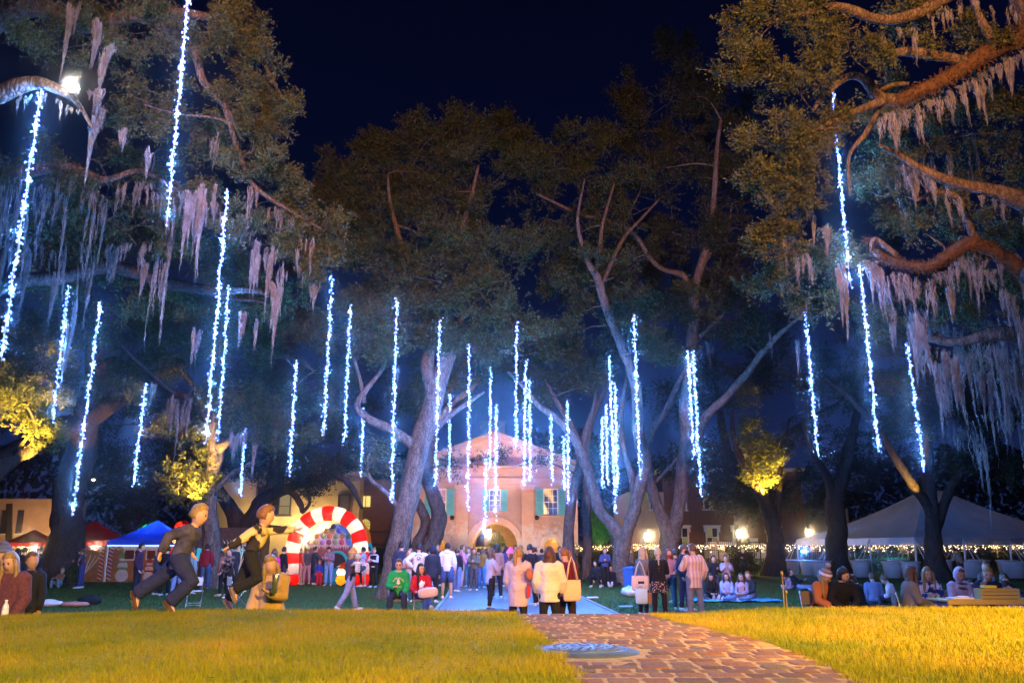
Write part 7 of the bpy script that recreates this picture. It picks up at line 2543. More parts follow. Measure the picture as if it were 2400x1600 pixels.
    tm = tc_ if not isinstance(tc_, tuple) else cloth('top_fabric', tc_)
    ad = to.get('puff', .008) * h / 1.68
    hem = to.get('hem', -.10)
    tt = MB()
    g = torso(0, -.10 if hem >= -.12 else -.1, 1.0, 16, 1.03, ad, hem if hem < -.12 else None)
    if hem > 0:
        g = torso(0, hem, 1.0, 16, 1.03, ad)
    ca = np.array([[tuple(p) for p in r] for r in g])
    fold = wave(ca, 13.0, sum(map(ord, label)) % 17) * (.009 + ad * .30)
    ctrs = ca.mean(axis=1, keepdims=True)
    dirs = ca - ctrs
    dirs /= np.linalg.norm(dirs, axis=2, keepdims=True) + 1e-9
    ca = ca + dirs * fold[..., None]
    tt.rings([[V3(p) for p in r] for r in ca])
    sl_ = to.get('sleeve', 1.0)
    for sp, el, wr, uv, fv, s in A:
        r0 = .036 * h + ad
        pts = [sp - uv * .02 * h + up * .004 * h - ax9 * s * .03 * h, sp + uv * .01 * h, sp.lerp(el, .5), el]
        rad = [r0 * .75, r0, (.031 * h + ad), (.028 * h + ad)]
        if sl_ > .5:
            pts += [el.lerp(wr, .5 * sl_), el.lerp(wr, .93 * sl_), el.lerp(wr, .97 * sl_)]
            rad += [.025 * h + ad * 1.05, .022 * h + ad * .8, .020 * h + ad * .4]
        lr = limb_rings(pts, rad, 11)
        la = np.array([[tuple(p) for p in r] for r in lr])
        c_ = la.mean(axis=1, keepdims=True)
        la = la + (la - c_) * (wave(la, 19, 3)[..., None] * .15)
        tt.rings([[V3(p) for p in r] for r in la])
    if to.get('hooddown'):
        c, ax, ay = fr(.98)
        tt.ell(c - ay * .045 * h, (.075 * h, .040 * h, .045 * h), 12, 8)
    else:
        c, ax, ay = fr(1.01)
        tt.rings([oval(c + up * zz * h, ax, ay, rr_ * h, rr_ * h, 12) for zz, rr_ in ((-.02, .056), (.004, .043), (.010, .037), (.004, .034))], False)
    to_ = tt.build(to.get('name', 'sweater'), tm, root, True)
    if near:
        rm = to_.modifiers.new('cloth_blend', 'REMESH'); rm.mode = 'VOXEL'; rm.voxel_size = .016; rm.use_smooth_shade = True
        sm = to_.modifiers.new('smooth', 'SMOOTH'); sm.iterations = 2; sm.factor = .5
    if to.get('vest'):
        vg = MB(); vg.rings(torso(0, .0, .95, 16, 1.06, ad + .02), True); vg.build('vest', to['vest'], root, True)
    bc, bo = bottom
    bm_ = bc if not isinstance(bc, tuple) else cloth('trouser_fabric', bc, .2, 6)
    bad = bo.get('loose', .006)
    bb = MB()
    bb.rings(torso(0, -.2, .16, 14, 1.03, bad * .6))
    ko = bo.get('to', 1.0)
    kind = bo.get('kind', 'trousers')
    for hp2, kn, an, f, sh in K:
        pts = [hp2 + V3((0, 0, .03 * h)), hp2 + (kn - hp2) * .25, hp2.lerp(kn, .6), kn]
        rad = [.056 * h + bad, .056 * h + bad, .047 * h + bad, .037 * h + bad]
        if ko > .5:
            e_ = .97 * ko
            pts += [kn.lerp(an, .35), kn.lerp(an, .7 * min(1, e_ + .1)), kn.lerp(an, e_)]
            rad += [.037 * h + bad, .029 * h + bad * 1.2, .025 * h + bad * 1.5]
        lr = limb_rings(pts, rad, 12)
        la = np.array([[tuple(p) for p in r] for r in lr])
        c_ = la.mean(axis=1, keepdims=True)
        la = la + (la - c_) * (wave(la, 15, 6)[..., None] * .07)
        bb.rings([[V3(p) for p in r] for r in la])
    bo_ = bb.build('shorts' if ko <= .5 else kind, bm_, root, True)
    if near:
        rm = bo_.modifiers.new('cloth_blend', 'REMESH'); rm.mode = 'VOXEL'; rm.voxel_size = .017; rm.use_smooth_shade = True
        sm = bo_.modifiers.new('smooth', 'SMOOTH'); sm.iterations = 2; sm.factor = .5
    if bo.get('skirt'):
        sk = MB()
        rr = []
        for s, k_ in ((.14, 1.0), (0, 1.12), (-.2, 1.3), (-.45, 1.45), (-.62, 1.5)):
            c, ax, ay = fr(max(s, -.62)) if s > -.2 else (H + V3((0, 0, s * SP)), rt0, fw0)
            q = oval(c, ax, ay, .092 * h * k_, .068 * h * k_, 18)
            rr.append([p + (p - c) * .05 * math.sin(k * 2.1) * (k_ - 1) * 3 for k, p in enumerate(q)])
        sk.rings(rr, False)
        sk.build('skirt', bo['skirt'], root, True)
    if shoes is not None:
        for hp2, kn, an, f, sh in K:
            side = f.cross(-sh).normalized()
            upf = side.cross(f).normalized()
            if upf.dot(-sh) < 0:
                upf = -upf
            b = an + f * .03 * h
            sh_ = MB()
            sh_.rings([oval(b + f * d_ * h + upf * (u_ - .020) * h, side, upf, w_ * h, t_ * h, 10, .8) for d_, u_, w_, t_ in ((-.070, .0, .014, .014), (-.060, .006, .024, .027), (-.03, .008, .026, .030), (.01, .002, .027, .024), (.055, -.004, .031, .018), (.090, -.006, .026, .014), (.106, -.008, .012, .009))])
            so = sh_.build('shoe', cloth('shoe_leather', shoes, .1, 12), root, True)
            MB().rings([oval(b + f * d_ * h - upf * .034 * h, side, f, w_ * h, .001 + .0 * h, 10) for d_, w_ in ((0, .001),)] + [oval(b + f * .017 * h - upf * z_ * h, side, f, .030 * h, .090 * h, 14) for z_ in (.042, .030)]).build('sole', cloth('sole_rubber', tuple(min(.7, x * 1.3 + .05) for x in shoes)), so)
    return root


def pp(x, Y):
    """ground position under a pixel column at depth Y"""
    return (P(x, 1330, Y).x, Y)


STAND = None
SITC = [(84, 84, 8), (80, 78, 10)]                                    # on a chair
CROSS = [((-.75, .62, -.05), (.75, .55, -.22)), ((.75, .62, -.05), (-.75, .50, -.22))]   # cross-legged on the ground
KNEEUP = [(118, 128, 10), (112, 124, 12)]
SIDE = [((-.55, .80, .0), (.95, -.1, -.1)), ((.3, .95, .02), (.9, -.35, -.15))]
FOLD = [(28, 14, 78, 48), (24, 14, 82, 50)]                           # arms folded / hands before the chest
PHONE = [(26, 10, 92, 30), (10, 10, 30, 10)]
HIPS = [((-.72, -.42, -.62), (.62, .12, -.62)), ((.72, -.42, -.62), (-.62, .12, -.62))]
LAP = [(22, 8, 58, 26), (22, 8, 58, 26)]
POCKET = [(-8, 14, 34, 6), (-8, 14, 34, 6)]

SW, HD, JK, CO, CD, SH_ = 'sweater', 'hoodie', 'jacket', 'coat', 'cardigan', 'shirt'
JEAN, DJEAN, BLK, NAVY = (.07, .12, .24), (.03, .05, .11), (.012, .012, .015), (.018, .024, .055)


def T(c, name='sweater', **k):
    k['name'] = name
    return (c, k)


# ---- running children on the crest
zc = float(mound_z(np.array(-3.9), np.array(9.15), False))
bx = P(424, 1330, 9.15).x
person('blond boy in dark navy clothes running to the right across the lawn crest', (bx - .02, 9.15, zc), -90, 1.18, lean=20, head=(-6, -6),
       legs=[((-.10, -.74, -.66), (-.04, -.84, -.56), (0, .30, -.95)), ((.10, .62, -.78), (.02, -.72, -.69), (0, .62, -.78))],
       arms=[((-.35, -.75, -.42), (-.2, .50, -.75)), ((.25, -.85, -.30), (.15, -.25, -.85))],
       hair=('short', 'blond'), top=T(mat('dark_marl', (.055, .05, .095), .95, .65, 9), puff=.034, hem=-.32), bottom=((.016, .022, .085), {'loose': .034}), shoes=(.09, .04, .02), eyes=True, near=True)
gxp = P(588, 1330, 9.2).x
person('running child in black and cream fleece reaching toward the candy arch', (gxp, 9.2, float(mound_z(np.array(gxp), np.array(9.2), False))), -90, 1.04, lean=16, head=(-4, 14),
       legs=[((-.08, -.42, -.90), (-.02, -.50, -.86), (0, .6, -.8)), ((.08, .40, -.92), (.05, -.90, -.42), (0, .4, -.9))],
       arms=[((-.3, .80, .02), (-.15, .98, .02)), ((.3, -.72, -.50), (.2, -.80, -.52))],
       hair=('short', 'red'), top=T(pattern('cow_fleece', (.03, .025, .03), (.62, .46, .24), 'blobs', 7.0), puff=.034, hem=.10, name='fleece'), bottom=(BLK, {'loose': .020}), shoes=(.16, .11, .10), near=True)

# ---- left group
person('woman in fuzzy burgundy sweater with long hair, hand to her mouth, at the left edge', pp(34, 11.4), 168, 1.60, head=(22, 10), arms=[(4, 12, 22, 14), (62, 16, 98, 30)], hair=('long', 'blond'),
       top=T(mat('burgundy_fuzz', (.13, .045, .055), .98, .35, 26, .7, 120), puff=.035, hem=-.22), bottom=(BLK, {}), eyes=True, near=True, wide=1.15)
person('person in grey beanie half hidden at the left edge', pp(8, 13.4), 150, 1.70, hair=('short', 'brown'), hat=('beanie', (.10, .10, .13)), top=T((.04, .06, .10), JK, puff=.02))
person('person in black jacket close behind the burgundy woman', pp(74, 12.8), 200, 1.58, head=(5, 30), hair=('short', 'auburn'), skin='m', top=T((.012, .013, .018), JK, puff=.016), bottom=(BLK, {}))
person('dark capped person by the fairy lights at the far left', pp(90, 32), 130, 1.72, arms=FOLD, hat=('cap', (.03, .03, .04)), top=T(BLK, JK, puff=.015))
person('dark haired person before the fairy lights, left of the black jacket', pp(52, 34), 10, 1.68, hair=('short', 'dark'), top=T(BLK, JK, puff=.015))
person('second dark head before the fairy lights at the far left', pp(36, 36), -20, 1.66, hair=('bob', 'dark'), top=T((.03, .03, .035), JK, puff=.015))
person('child in jeans sitting with knees up against the big oak trunk', pp(143, 38.4), 172, 1.45, legs=KNEEUP, hipz=.13, lean=-14, arms=[(38, 8, 42, 20), (38, 8, 42, 20)], hair=('short', 'blond'), top=T((.30, .16, .08), SW), bottom=((.20, .30, .42), {'loose': .012}), shoes=(.6, .5, .52))
person('person with white face mask leaning by the red canopy panel', pp(192, 37.6), 100, 1.66, lean=6, hat=('cap', (.09, .03, .04)), hair=('short', 'brown'), mask=(.62, .6, .64), arms=FOLD, top=T((.06, .035, .07), JK), bottom=((.05, .05, .16), {'loose': .016}), shoes=(.6, .58, .65))
person('tall person in dark plum hoodie standing before the snowman panel', pp(324, 30.5), -80, 1.84, head=(10, 0), arms=POCKET, hair=('short', 'dark'), top=T((.045, .015, .035), HD, puff=.016, hooddown=1), bottom=((.02, .014, .028), {}), shoes=(.10, .10, .13))
person('person in grey blue top behind the running boy', pp(372, 32), -20, 1.70, hair=('short', 'brown'), top=T((.07, .09, .14), SW), bottom=(DJEAN, {}))
person('person in black coat behind the running boy back', pp(389, 31.4), 10, 1.74, arms=FOLD, hair=('short', 'dark'), top=T(BLK, CO, puff=.018, hem=-.45), bottom=(BLK, {}))
person('person in light jeans glimpsed between the running boy legs', pp(418, 29), 20, 1.62, hair=('long', 'brown'), top=T((.05, .05, .07), JK), bottom=((.14, .22, .40), {'loose': .012}), shoes=(.5, .5, .55))
person('person in pale blue jacket right of the running boy', pp(448, 33), -30, 1.66, hair=('pony', 'brown'), top=T((.20, .36, .46), JK, puff=.02), bottom=(DJEAN, {}))
person('man in dark red jacket and jeans with his back turned', pp(482, 36.5), 4, 1.82, hair=('short', 'dark'), top=T((.20, .012, .022), JK, puff=.022, hooddown=1), bottom=((.05, .09, .17), {'loose': .014}), shoes=(.1, .1, .1), wide=1.08)
person('woman with very long brown hair beside the man in dark red', pp(506, 38.5), 15, 1.66, hair=('longer', 'auburn'), top=T((.03, .015, .02), JK), bottom=(BLK, {}), shoes=(.66, .6, .62))
person('tall dark clad person in the stall queue', pp(524, 40), 0, 1.84, hair=('short', 'dark'), top=T(BLK, JK, puff=.015))
person('person in pink lit top near the stall counter', pp(531, 42), -20, 1.66, hair=('short', 'dark'), top=T((.40, .14, .26), SW))
person('dark capped person at the stall right end', pp(548, 39.5), 30, 1.80, hat=('cap', (.02, .02, .025)), top=T((.03, .035, .05), JK, puff=.015))
person('walking person in patterned dark jacket and white trainers', pp(538, 30.2), 150, 1.66, legs=[(16, 12, 4), (-14, 14, 4)], head=(12, 10), hair=('short', 'brown'), arms=PHONE, top=T(pattern('camo_dark', (.02, .02, .025), (.20, .15, .12), 'blobs', 9), JK, puff=.014), bottom=(BLK, {}), shoes=(.7, .62, .68))
person('person in tan long coat behind the patterned jacket', pp(526, 31.5), 60, 1.64, hair=('long', 'brown'), top=T((.22, .11, .09), CO, hem=-.5), bottom=(BLK, {}))
person('person in bright pink top behind the running child', pp(641, 30.5), 20, 1.62, hair=('bob', 'brown'), top=T((.60, .02, .20), SW), bottom=(BLK, {}))
person('dark bundled person left of the candy arch foot', pp(663, 37), -40, 1.70, hair=('short', 'dark'), top=T(BLK, JK, puff=.02))
person('long haired woman in tan hoodie holding a steel tumbler behind the running child', pp(640, 11.9), 172, 1.56, head=(26, 25), hair=('long', 'blond'), arms=[(30, 12, 78, 30), (6, 14, 30, 6)], top=T((.42, .27, .17), HD, puff=.040, hem=-.16, hooddown=1), bottom=((.30, .02, .03), {}), near=True, wide=1.1)
tb_ = MB().lathe((0, 0, 0), [(.034, -.13), (.040, .02), (.046, .10), (.043, .105)], 16).build('steel_tumbler', mat('brushed_steel', (.62, .58, .55), .25, .05, 9, metal=.9), None, True, loc=P(645, 1365, 11.45), rot=(.05, .08, 0))
tag(tb_, 'tall steel tumbler held by the woman in the tan hoodie', 'tumbler')

# ---- around the arch
person('adult in long navy padded coat inside the candy arch', pp(737, 41.3), -60, 1.74, hair=('short', 'dark'), arms=FOLD, top=T(NAVY, CO, puff=.035, hem=-.75), bottom=(DJEAN, {}), shoes=(.62, .55, .58))
person('person in pale pink trousers behind the navy padded coat', pp(719, 42), 30, 1.70, hair=('short', 'brown'), top=T((.06, .05, .10), JK, puff=.02), bottom=((.42, .28, .36), {}), shoes=(.6, .5, .55))
person('small child in blue jacket and red trousers facing the lawn', pp(749, 40.4), 178, 1.08, hair=('short', 'red'), arms=[(2, 16, 12, 4), (2, 16, 12, 4)], top=T((.02, .06, .36), JK, puff=.026), bottom=((.45, .02, .03), {'loose': .03}), shoes=(.45, .1, .1), eyes=True)
person('man in mauve sweater and blue jeans looking down at his cup', pp(771, 40.2), 172, 1.76, head=(36, 5), arms=FOLD, hair=('short', 'dark'), top=T((.22, .16, .22), SW, puff=.018), bottom=((.16, .28, .52), {'loose': .016}), shoes=(.3, .3, .36))
person('person in red jacket half hidden by the candy arch left leg', pp(704, 41.5), -60, 1.72, hair=('short', 'brown'), top=T((.50, .02, .03), JK, puff=.02), bottom=((.50, .30, .36), {}))
person('person in blue and white checked shirt under the arch right leg', pp(851, 39), 70, 1.70, hair=('short', 'dark'), top=T(pattern('blue_check', (.05, .07, .22), (.42, .44, .55), 'spots', 14), SH_), bottom=((.55, .5, .55), {'to': .45}), shoes=(.6, .55, .6))
person('person in plum puffer behind the checked shirt', pp(863, 40), 40, 1.72, hair=('short', 'dark'), top=T((.14, .02, .07), JK, puff=.03), bottom=(BLK, {}))
person('woman in black cardigan over white tee left of the leaning oak', pp(876, 38.5), 165, 1.66, arms=FOLD, hair=('bun', 'blond'), top=T((.55, .54, .6), 'tee', vest=cloth('black_knit', BLK)), bottom=(BLK, {}), shoes=(.5, .5, .55), eyes=True)
person('woman in orange beanie and grey jeans walking with a toddler in her arms', pp(822, 23.8), -58, 1.66, legs=[(20, 8, 2), (-20, 14, 2)], arms=[(38, 10, 84, 34), (36, 14, 74, 30)], head=(4, 0), hair=('long', 'blond'), hat=('beanie', (.42, .17, .04)), top=T((.05, .035, .06), JK, puff=.024), bottom=((.22, .21, .30), {'loose': .014}), shoes=(.5, .45, .45))
person('toddler with blond hair in black and white jacket carried by the beanie woman', (*pp(838, 23.5), .78), 20, .84, legs=[(60, 50, 22), (60, 50, 22)], hipz=.25, arms=[(60, 20, 30, 10), (60, 20, 30, 10)], hair=('short', 'light'), top=T(pattern('leopard', (.02, .018, .02), (.5, .42, .38), 'spots', 34), JK, puff=.018), bottom=(BLK, {}), shoes=(.05, .05, .06))

# ---- walk, left side
person('tall man in navy jacket half behind the leaning trunk', pp(940, 29.2), 12, 1.86, head=(4, -35), hair=('short', 'dark'), top=T((.025, .03, .065), JK, puff=.022), bottom=(BLK, {}), wide=1.05)
person('blond woman in short shorts between the navy jacket and the white sweatshirt', pp(961, 28.2), 160, 1.62, hair=('long', 'blond'), arms=FOLD, top=T((.45, .42, .55), SW, puff=.02), bottom=((.30, .22, .34), {'to': .4}), shoes=(.66, .66, .7))
ws = person('man in white sweatshirt with hands on his hips and dark print on the back', pp(981, 28.0), 3, 1.80, arms=HIPS, hair=('short', 'dark'), top=T((.62, .61, .68), 'sweatshirt', puff=.026), bottom=(BLK, {'loose': .014}), shoes=(.1, .1, .1), wide=1.06)
pr = MB()
for i in range(16):
    a = math.pi * i / 15
    pr.box((.105 * math.cos(a), 0, .06 * math.sin(a) + .05), (.016, .004, .022))
pr.tube([(.05 * math.cos(t * .45), 0, .04 * math.sin(t * .45)) for t in range(13)], .010, 4).box((.01, 0, -.055), (.15, .004, .012)).box((.05, 0, .0), (.05, .004, .03))
pr.build('back_print', cloth('navy_ink', (.02, .025, .07)), ws, loc=(0, -.150, 1.33))
person('hooded person in long dark coat right of the white sweatshirt', pp(1014, 27.6), -8, 1.72, hair=('none', 'dark'), hat=('hood', (.02, .025, .045)), top=T((.02, .025, .045), CO, puff=.026, hem=-.4), bottom=(BLK, {}))
person('man in white hoodie, blue shorts and blue cap with his back turned', pp(1048, 29.8), 2, 1.84, arms=POCKET, hair=('short', 'dark'), hat=('cap', (.10, .16, .42)), top=T((.66, .65, .70), HD, puff=.026, hem=-.16, hooddown=1), bottom=((.04, .09, .26), {'to': .42, 'loose': .02}), shoes=(.7, .64, .7), wide=1.04)
person('person with black bag on a strap beside the white hoodie, in blue jeans', pp(1071, 34.5), -18, 1.66, legs=[(12, 6, 4), (-8, 6, 4)], hair=('short', 'auburn'), top=T((.02, .02, .03), JK, puff=.018), bottom=((.12, .20, .42), {'loose': .014}), shoes=(.72, .7, .72))
person('man in pink shirt and stone trousers looking right', pp(1082, 37.5), -70, 1.80, arms=PHONE, hair=('short', 'brown'), top=T((.62, .22, .36), SH_, puff=.014), bottom=((.36, .30, .32), {}), shoes=(.1, .08, .08), eyes=True)
person('woman in olive jacket and grey trousers holding food', pp(1111, 35.6), 172, 1.66, arms=FOLD, head=(12, 8), hair=('long', 'brown'), top=T((.12, .11, .08), JK, puff=.022), bottom=((.07, .07, .09), {}), shoes=(.7, .68, .72), eyes=True)
person('woman in mustard brown sweater and blue jeans with her back turned', pp(1130, 37.6), -25, 1.68, hair=('bob', 'brown'), top=T((.22, .11, .02), SW, puff=.024), bottom=((.06, .16, .40), {'loose': .012}), shoes=(.66, .62, .68))
person('person in pale top just behind the olive jacket', pp(1099, 38.6), 150, 1.68, hair=('short', 'brown'), arms=FOLD, top=T((.50, .48, .55), SW), bottom=((.4, .36, .4), {}), shoes=(.7, .68, .7))
person('woman in pale denim jacket and black leggings looking right', pp(1150, 24.2), -62, 1.62, arms=FOLD, hair=('long', 'brown'), legs=[(5, 6, 3), (-6, 4, 4)], top=T((.36, .35, .48), 'denim_jacket', puff=.024, hem=-.38), bottom=(BLK, {'to': .88}), shoes=(.05, .045, .06), eyes=True)
person('tall person in tan coat with dark scarf behind the denim jacket', pp(1164, 29.8), 20, 1.80, hair=('bob', 'dark'), top=T((.26, .15, .13), CO, puff=.02, hem=-.4), bottom=(BLK, {}))
person('person in hot pink beanie and brown coat', pp(1199, 24.4), 105, 1.62, hair=('long', 'brown'), hat=('beanie', (.80, .14, .34)), arms=FOLD, top=T((.20, .12, .10), CO, puff=.024, hem=-.4), bottom=((.30, .20, .18), {}), shoes=(.55, .45, .45), eyes=True)
# ---- three women in front
person('blond ponytailed woman in long lilac sweater with her back turned', pp(1214, 16.6), -22, 1.66, arms=[(4, 10, 26, 6), (22, 12, 84, 20)], hair=('pony', 'blond'), top=T((.50, .38, .44), SW, puff=.055, hem=-.62), bottom=(BLK, {'loose': .008}), near=True)
person('woman in cream sweatshirt with long brown hair, back turned', pp(1287, 16.3), -4, 1.66, arms=[(6, 16, 30, 10), (6, 16, 30, 10)], head=(6, -14), hair=('long', 'auburn'), top=T((.70, .60, .46), 'sweatshirt', puff=.060, hem=-.42), bottom=(BLK, {'loose': .014}), near=True)
MB().rings([oval(V3((0, 0, zz)), V3((1, 0, 0)), V3((0, 1, 0)), .2485, .201, 24) for zz in (0, .012)], False)
person('woman in maroon sweater with tote on her shoulder, turned to the left', pp(1327, 16.9), 32, 1.66, head=(20, 20), arms=[(14, 10, 40, 20), (8, 14, 36, 8)], hair=('pony', 'red'), top=T((.13, .010, .020), SW, puff=.045, hem=-.45), bottom=((.020, .012, .018), {'loose': .012}), near=True)


def tote(x, y, Y, w, hgt, m, label, rz=0.0, strap=.32, flap=None):
    p = P(x, y, Y)
    r = empty('tote_bag', p, rz, label, 'bag')
    b = MB()
    rr = []
    for t, kx, ky in ((0, .80, .35), (.1, .96, .8), (.5, 1.0, 1.0), (.85, .97, .7), (1, .95, .28)):
        rr.append(oval(V3((0, 0, -hgt + hgt * t)), V3((1, 0, 0)), V3((0, 1, 0)), w / 2 * kx, .055 * ky, 16, .55))
    b.rings(rr)
    b.build('bag_body', m, r, True)
    if strap:
        for s in (-.03, .03):
            MB().tube([(-w * .3, s, -.01), (-w * .14, s * .4, strap * .7), (0, 0, strap), (w * .14, s * .4, strap * .7), (w * .3, s, -.01)], .012, 5).build('handle', m, r, True)
    if flap:
        MB().box((.0, -.060, -hgt * .45), (w * .34, .006, w * .13)).build('patch', flap, r)
    return r


M_canvas = cloth('cream_canvas', (.66, .50, .34), .08, 20)
tote(1340, 1358, 16.45, .36, .38, M_canvas, 'cream tote bag hanging at the maroon woman back', .3, .42)
tote(1500, 1348, 21.6, .46, .36, cloth('white_canvas', (.62, .52, .50), .06, 20), 'white tote bag with a small dark label on the blond woman shoulder', .25, .34, cloth('label_navy', (.02, .02, .06)))
tote(1503, 1378, 21.3, .30, .36, mat('paper_bag_blue', (.40, .58, .70), .7, .08, 6), 'pale blue paper bag held low beside the white tote', -.1, .10)
bb = MB().tube([(0, 0, 0), (.03, 0, -.35), (.02, .02, -.75)], .010, 5).box((.02, .02, -.86), (.10, .05, .26)).build('brown_bag', cloth('brown_leather', (.28, .13, .06)), None, loc=P(1517, 1315, 21.5), bevel=.01)
tag(bb, 'narrow brown shoulder bag hanging between the two blond women', 'bag')
bp3 = MB().ell((0, 0, 0), (.15, .09, .20), 12, 8).ell((0, -.07, -.05), (.11, .05, .10), 10, 6).tube([(-.08, .1, .2), (-.10, .2, .1), (-.1, .18, -.15)], .02, 5).build('backpack', mat('black_cloth', (.012, .012, .016), .9, .2, 8), None, True, loc=P(1243, 1318, 25.5))
tag(bp3, 'black backpack on the man behind the lilac sweater', 'backpack')
o = MB().box((0, 0, 0), (.07, .04, .20)).tube([(0, 0, .1), (.02, 0, .35)], .006, 4).build('red_pouch', cloth('red_cloth', (.45, .03, .03)), None, loc=P(1239, 1385, 16.4), bevel=.01)
tag(o, 'small red pouch hanging beside the lilac sweater', 'pouch')
o = MB().ell((0, 0, 0), (.07, .05, .11), 12, 8).build('tan_bag', cloth('tan_leather', (.34, .12, .07)), None, True, loc=P(1240, 1345, 16.3))
tag(o, 'rust brown crossbody bag at the lilac woman elbow', 'bag')
person('man in black with backpack behind the three women', pp(1243, 26), 8, 1.78, hair=('short', 'dark'), head=(16, 0), top=T(BLK, JK, puff=.018), bottom=(BLK, {}))
person('dark haired person leaning in beside the black backpack', pp(1263, 26.6), 60, 1.72, lean=10, head=(20, 0), hair=('short', 'dark'), arms=FOLD, top=T((.02, .018, .03), JK, puff=.018), bottom=(BLK, {}))
rc = random.Random(3)
cw = [(1088, 44, 'person in grey by the arch left pier', (.12, .11, .13)), (1104, 47, 'person in mauve by the arch left pier', (.24, .15, .22)), (1122, 43, 'person in black under the lantern', BLK), (1139, 46, 'dark haired person before the cream wall', (.05, .03, .05)),
      (1152, 50, 'small figure in brown deep in the arch', (.14, .08, .05)), (1168, 41, 'person in plum near the arch middle', (.14, .04, .10)), (1178, 45, 'person in black jacket before the arch right pier', BLK), (1187, 39, 'person in dark violet left of the pink beanie', (.07, .04, .14)),
      (1208, 42, 'person in light grey right of the pink beanie', (.34, .32, .38)), (1222, 44, 'person in maroon behind the lilac sweater', (.16, .03, .05)), (1254, 40, 'person in navy near the small right arch', NAVY), (1270, 43, 'person in dark grey before the small right arch', (.06, .06, .07)),
      (1026, 40, 'person in charcoal before the left window trunk', (.05, .05, .06)), (1004, 42, 'dark figure between the white sweatshirt and the hooded coat', (.03, .03, .04)), (1062, 46, 'person in brown by the small left arch', (.16, .09, .06)), (1312, 41, 'person in black near the gatehouse shrub', BLK)]
for x, Y, lab, c in cw:
    person(lab + ' in the far crowd', pp(x, Y), rc.choice((0, 20, -30, 160, 190, 90, -90)), rc.uniform(1.60, 1.84), hair=(rc.choice(('short', 'long', 'bob', 'short')), rc.choice(('dark', 'brown', 'blond', 'dark'))), arms=rc.choice((FOLD, POCKET, None, PHONE)), top=T(c, JK, puff=.018), bottom=(rc.choice((BLK, DJEAN, JEAN)), {}), group='visitors in the far crowd')

# ---- right of the walk
person('person in dark blue jacket standing left of the pale oak foot', pp(1419, 39.5), 172, 1.66, hair=('short', 'brown'), arms=FOLD, top=T((.05, .06, .15), JK, puff=.024), bottom=(BLK, {}), eyes=True)
person('dark bundled person crouched beside the dark blue jacket', pp(1400, 39), 150, 1.62, legs=[(100, 130, 14), (96, 126, 14)], hipz=.38, lean=16, hair=('none', 'dark'), hat=('hood', (.015, .015, .018)), top=T((.015, .015, .018), CO, puff=.03), bottom=(BLK, {}))
person('person in black sitting on the grass right of the crouched one', pp(1431, 39.8), 170, 1.66, legs=CROSS, hipz=.12, hair=('short', 'dark'), top=T(BLK, JK, puff=.02), bottom=(BLK, {}))
person('person in grey hoodie behind the pale oak right side', pp(1481, 43), 60, 1.72, hair=('short', 'blond'), top=T((.16, .17, .20), HD, puff=.02), bottom=((.05, .06, .08), {}))
person('blond woman in speckled grey top with the white tote', pp(1506, 22.2), -52, 1.66, hair=('long', 'light'), arms=[(4, 8, 20, 4), (10, 10, 40, 16)], top=T(pattern('speckle', (.05, .05, .055), (.15, .15, .15), 'spots', 60), SW, puff=.018), bottom=((.020, .012, .024), {}), shoes=(.55, .40, .40), near=True)
person('woman in black top and flowered skirt with blond braid', pp(1543, 21.8), -4, 1.64, hair=('braid', 'light'), arms=[(4, 10, 16, 4), (24, 14, 70, 26)], top=T((.008, .008, .010), SW, puff=.030, hem=-.08), bottom=((.016, .010, .014), {'skirt': pattern('flower_skirt', (.50, .44, .40), (.022, .012, .022), 'spots', 26)}), shoes=(.02, .02, .02), near=True)
person('woman in dark red face mask and lilac top', pp(1568, 24.5), 172, 1.62, hair=('long', 'auburn'), mask=(.30, .02, .03), arms=[(14, 12, 60, 24), (8, 12, 36, 14)], head=(0, 25), top=T((.32, .20, .32), SW, puff=.016), bottom=((.12, .16, .22), {'loose': .014}), eyes=True)
person('person in green trousers behind the masked woman', pp(1584, 27.5), 20, 1.60, hair=('short', 'dark'), top=T((.03, .05, .05), JK), bottom=((.05, .10, .06), {}))
person('man in dark cap and black mask with navy jacket', pp(1603, 24.2), -130, 1.76, hair=('short', 'brown'), hat=('cap', (.08, .08, .09)), mask=(.02, .02, .025), arms=POCKET, top=T((.02, .03, .06), JK, puff=.02), bottom=((.05, .03, .07), {}))
person('man in wide striped pink and cream shirt and grey jeans, back turned', pp(1626, 21.8), 14, 1.76, arms=[(26, 18, 70, 36), (-6, 22, 40, 10)], head=(4, 26), hair=('short', 'brown'), top=T(pattern('wide_stripe', (.52, .30, .32), (.66, .52, .36), 'vstripe', 3.6), SH_, puff=.038, hem=-.48), bottom=((.16, .17, .23), {'loose': .020}), shoes=(.2, .15, .12), near=True, wide=1.08)
# picnic group
PG = 'picnic group right of the striped shirt'
person('woman in black kneeling behind the picnic blanket', pp(1673, 32.5), 180, 1.62, legs=[(20, 100, 4), (20, 100, 4)], arms=PHONE, hair=('short', 'dark'), top=T((.015, .013, .015), SW), bottom=((.04, .035, .05), {}), eyes=True)
person('woman in lilac sweater kneeling with hands to her face', pp(1701, 32.5), 180, 1.62, legs=[(20, 100, 4), (20, 100, 4)], arms=[(44, 8, 112, 30), (44, 8, 112, 30)], hair=('bun', 'brown'), top=T((.42, .32, .44), SW, puff=.026), bottom=((.08, .08, .14), {}), eyes=True)
person('long haired woman in black seated at the blanket left end', pp(1662, 29.0), 186, 1.60, legs=CROSS, hipz=.11, lean=6, arms=LAP, head=(10, -10), hair=('longer', 'dark'), top=T((.012, .012, .014), SW, puff=.02), bottom=((.06, .07, .09), {}), eyes=True)
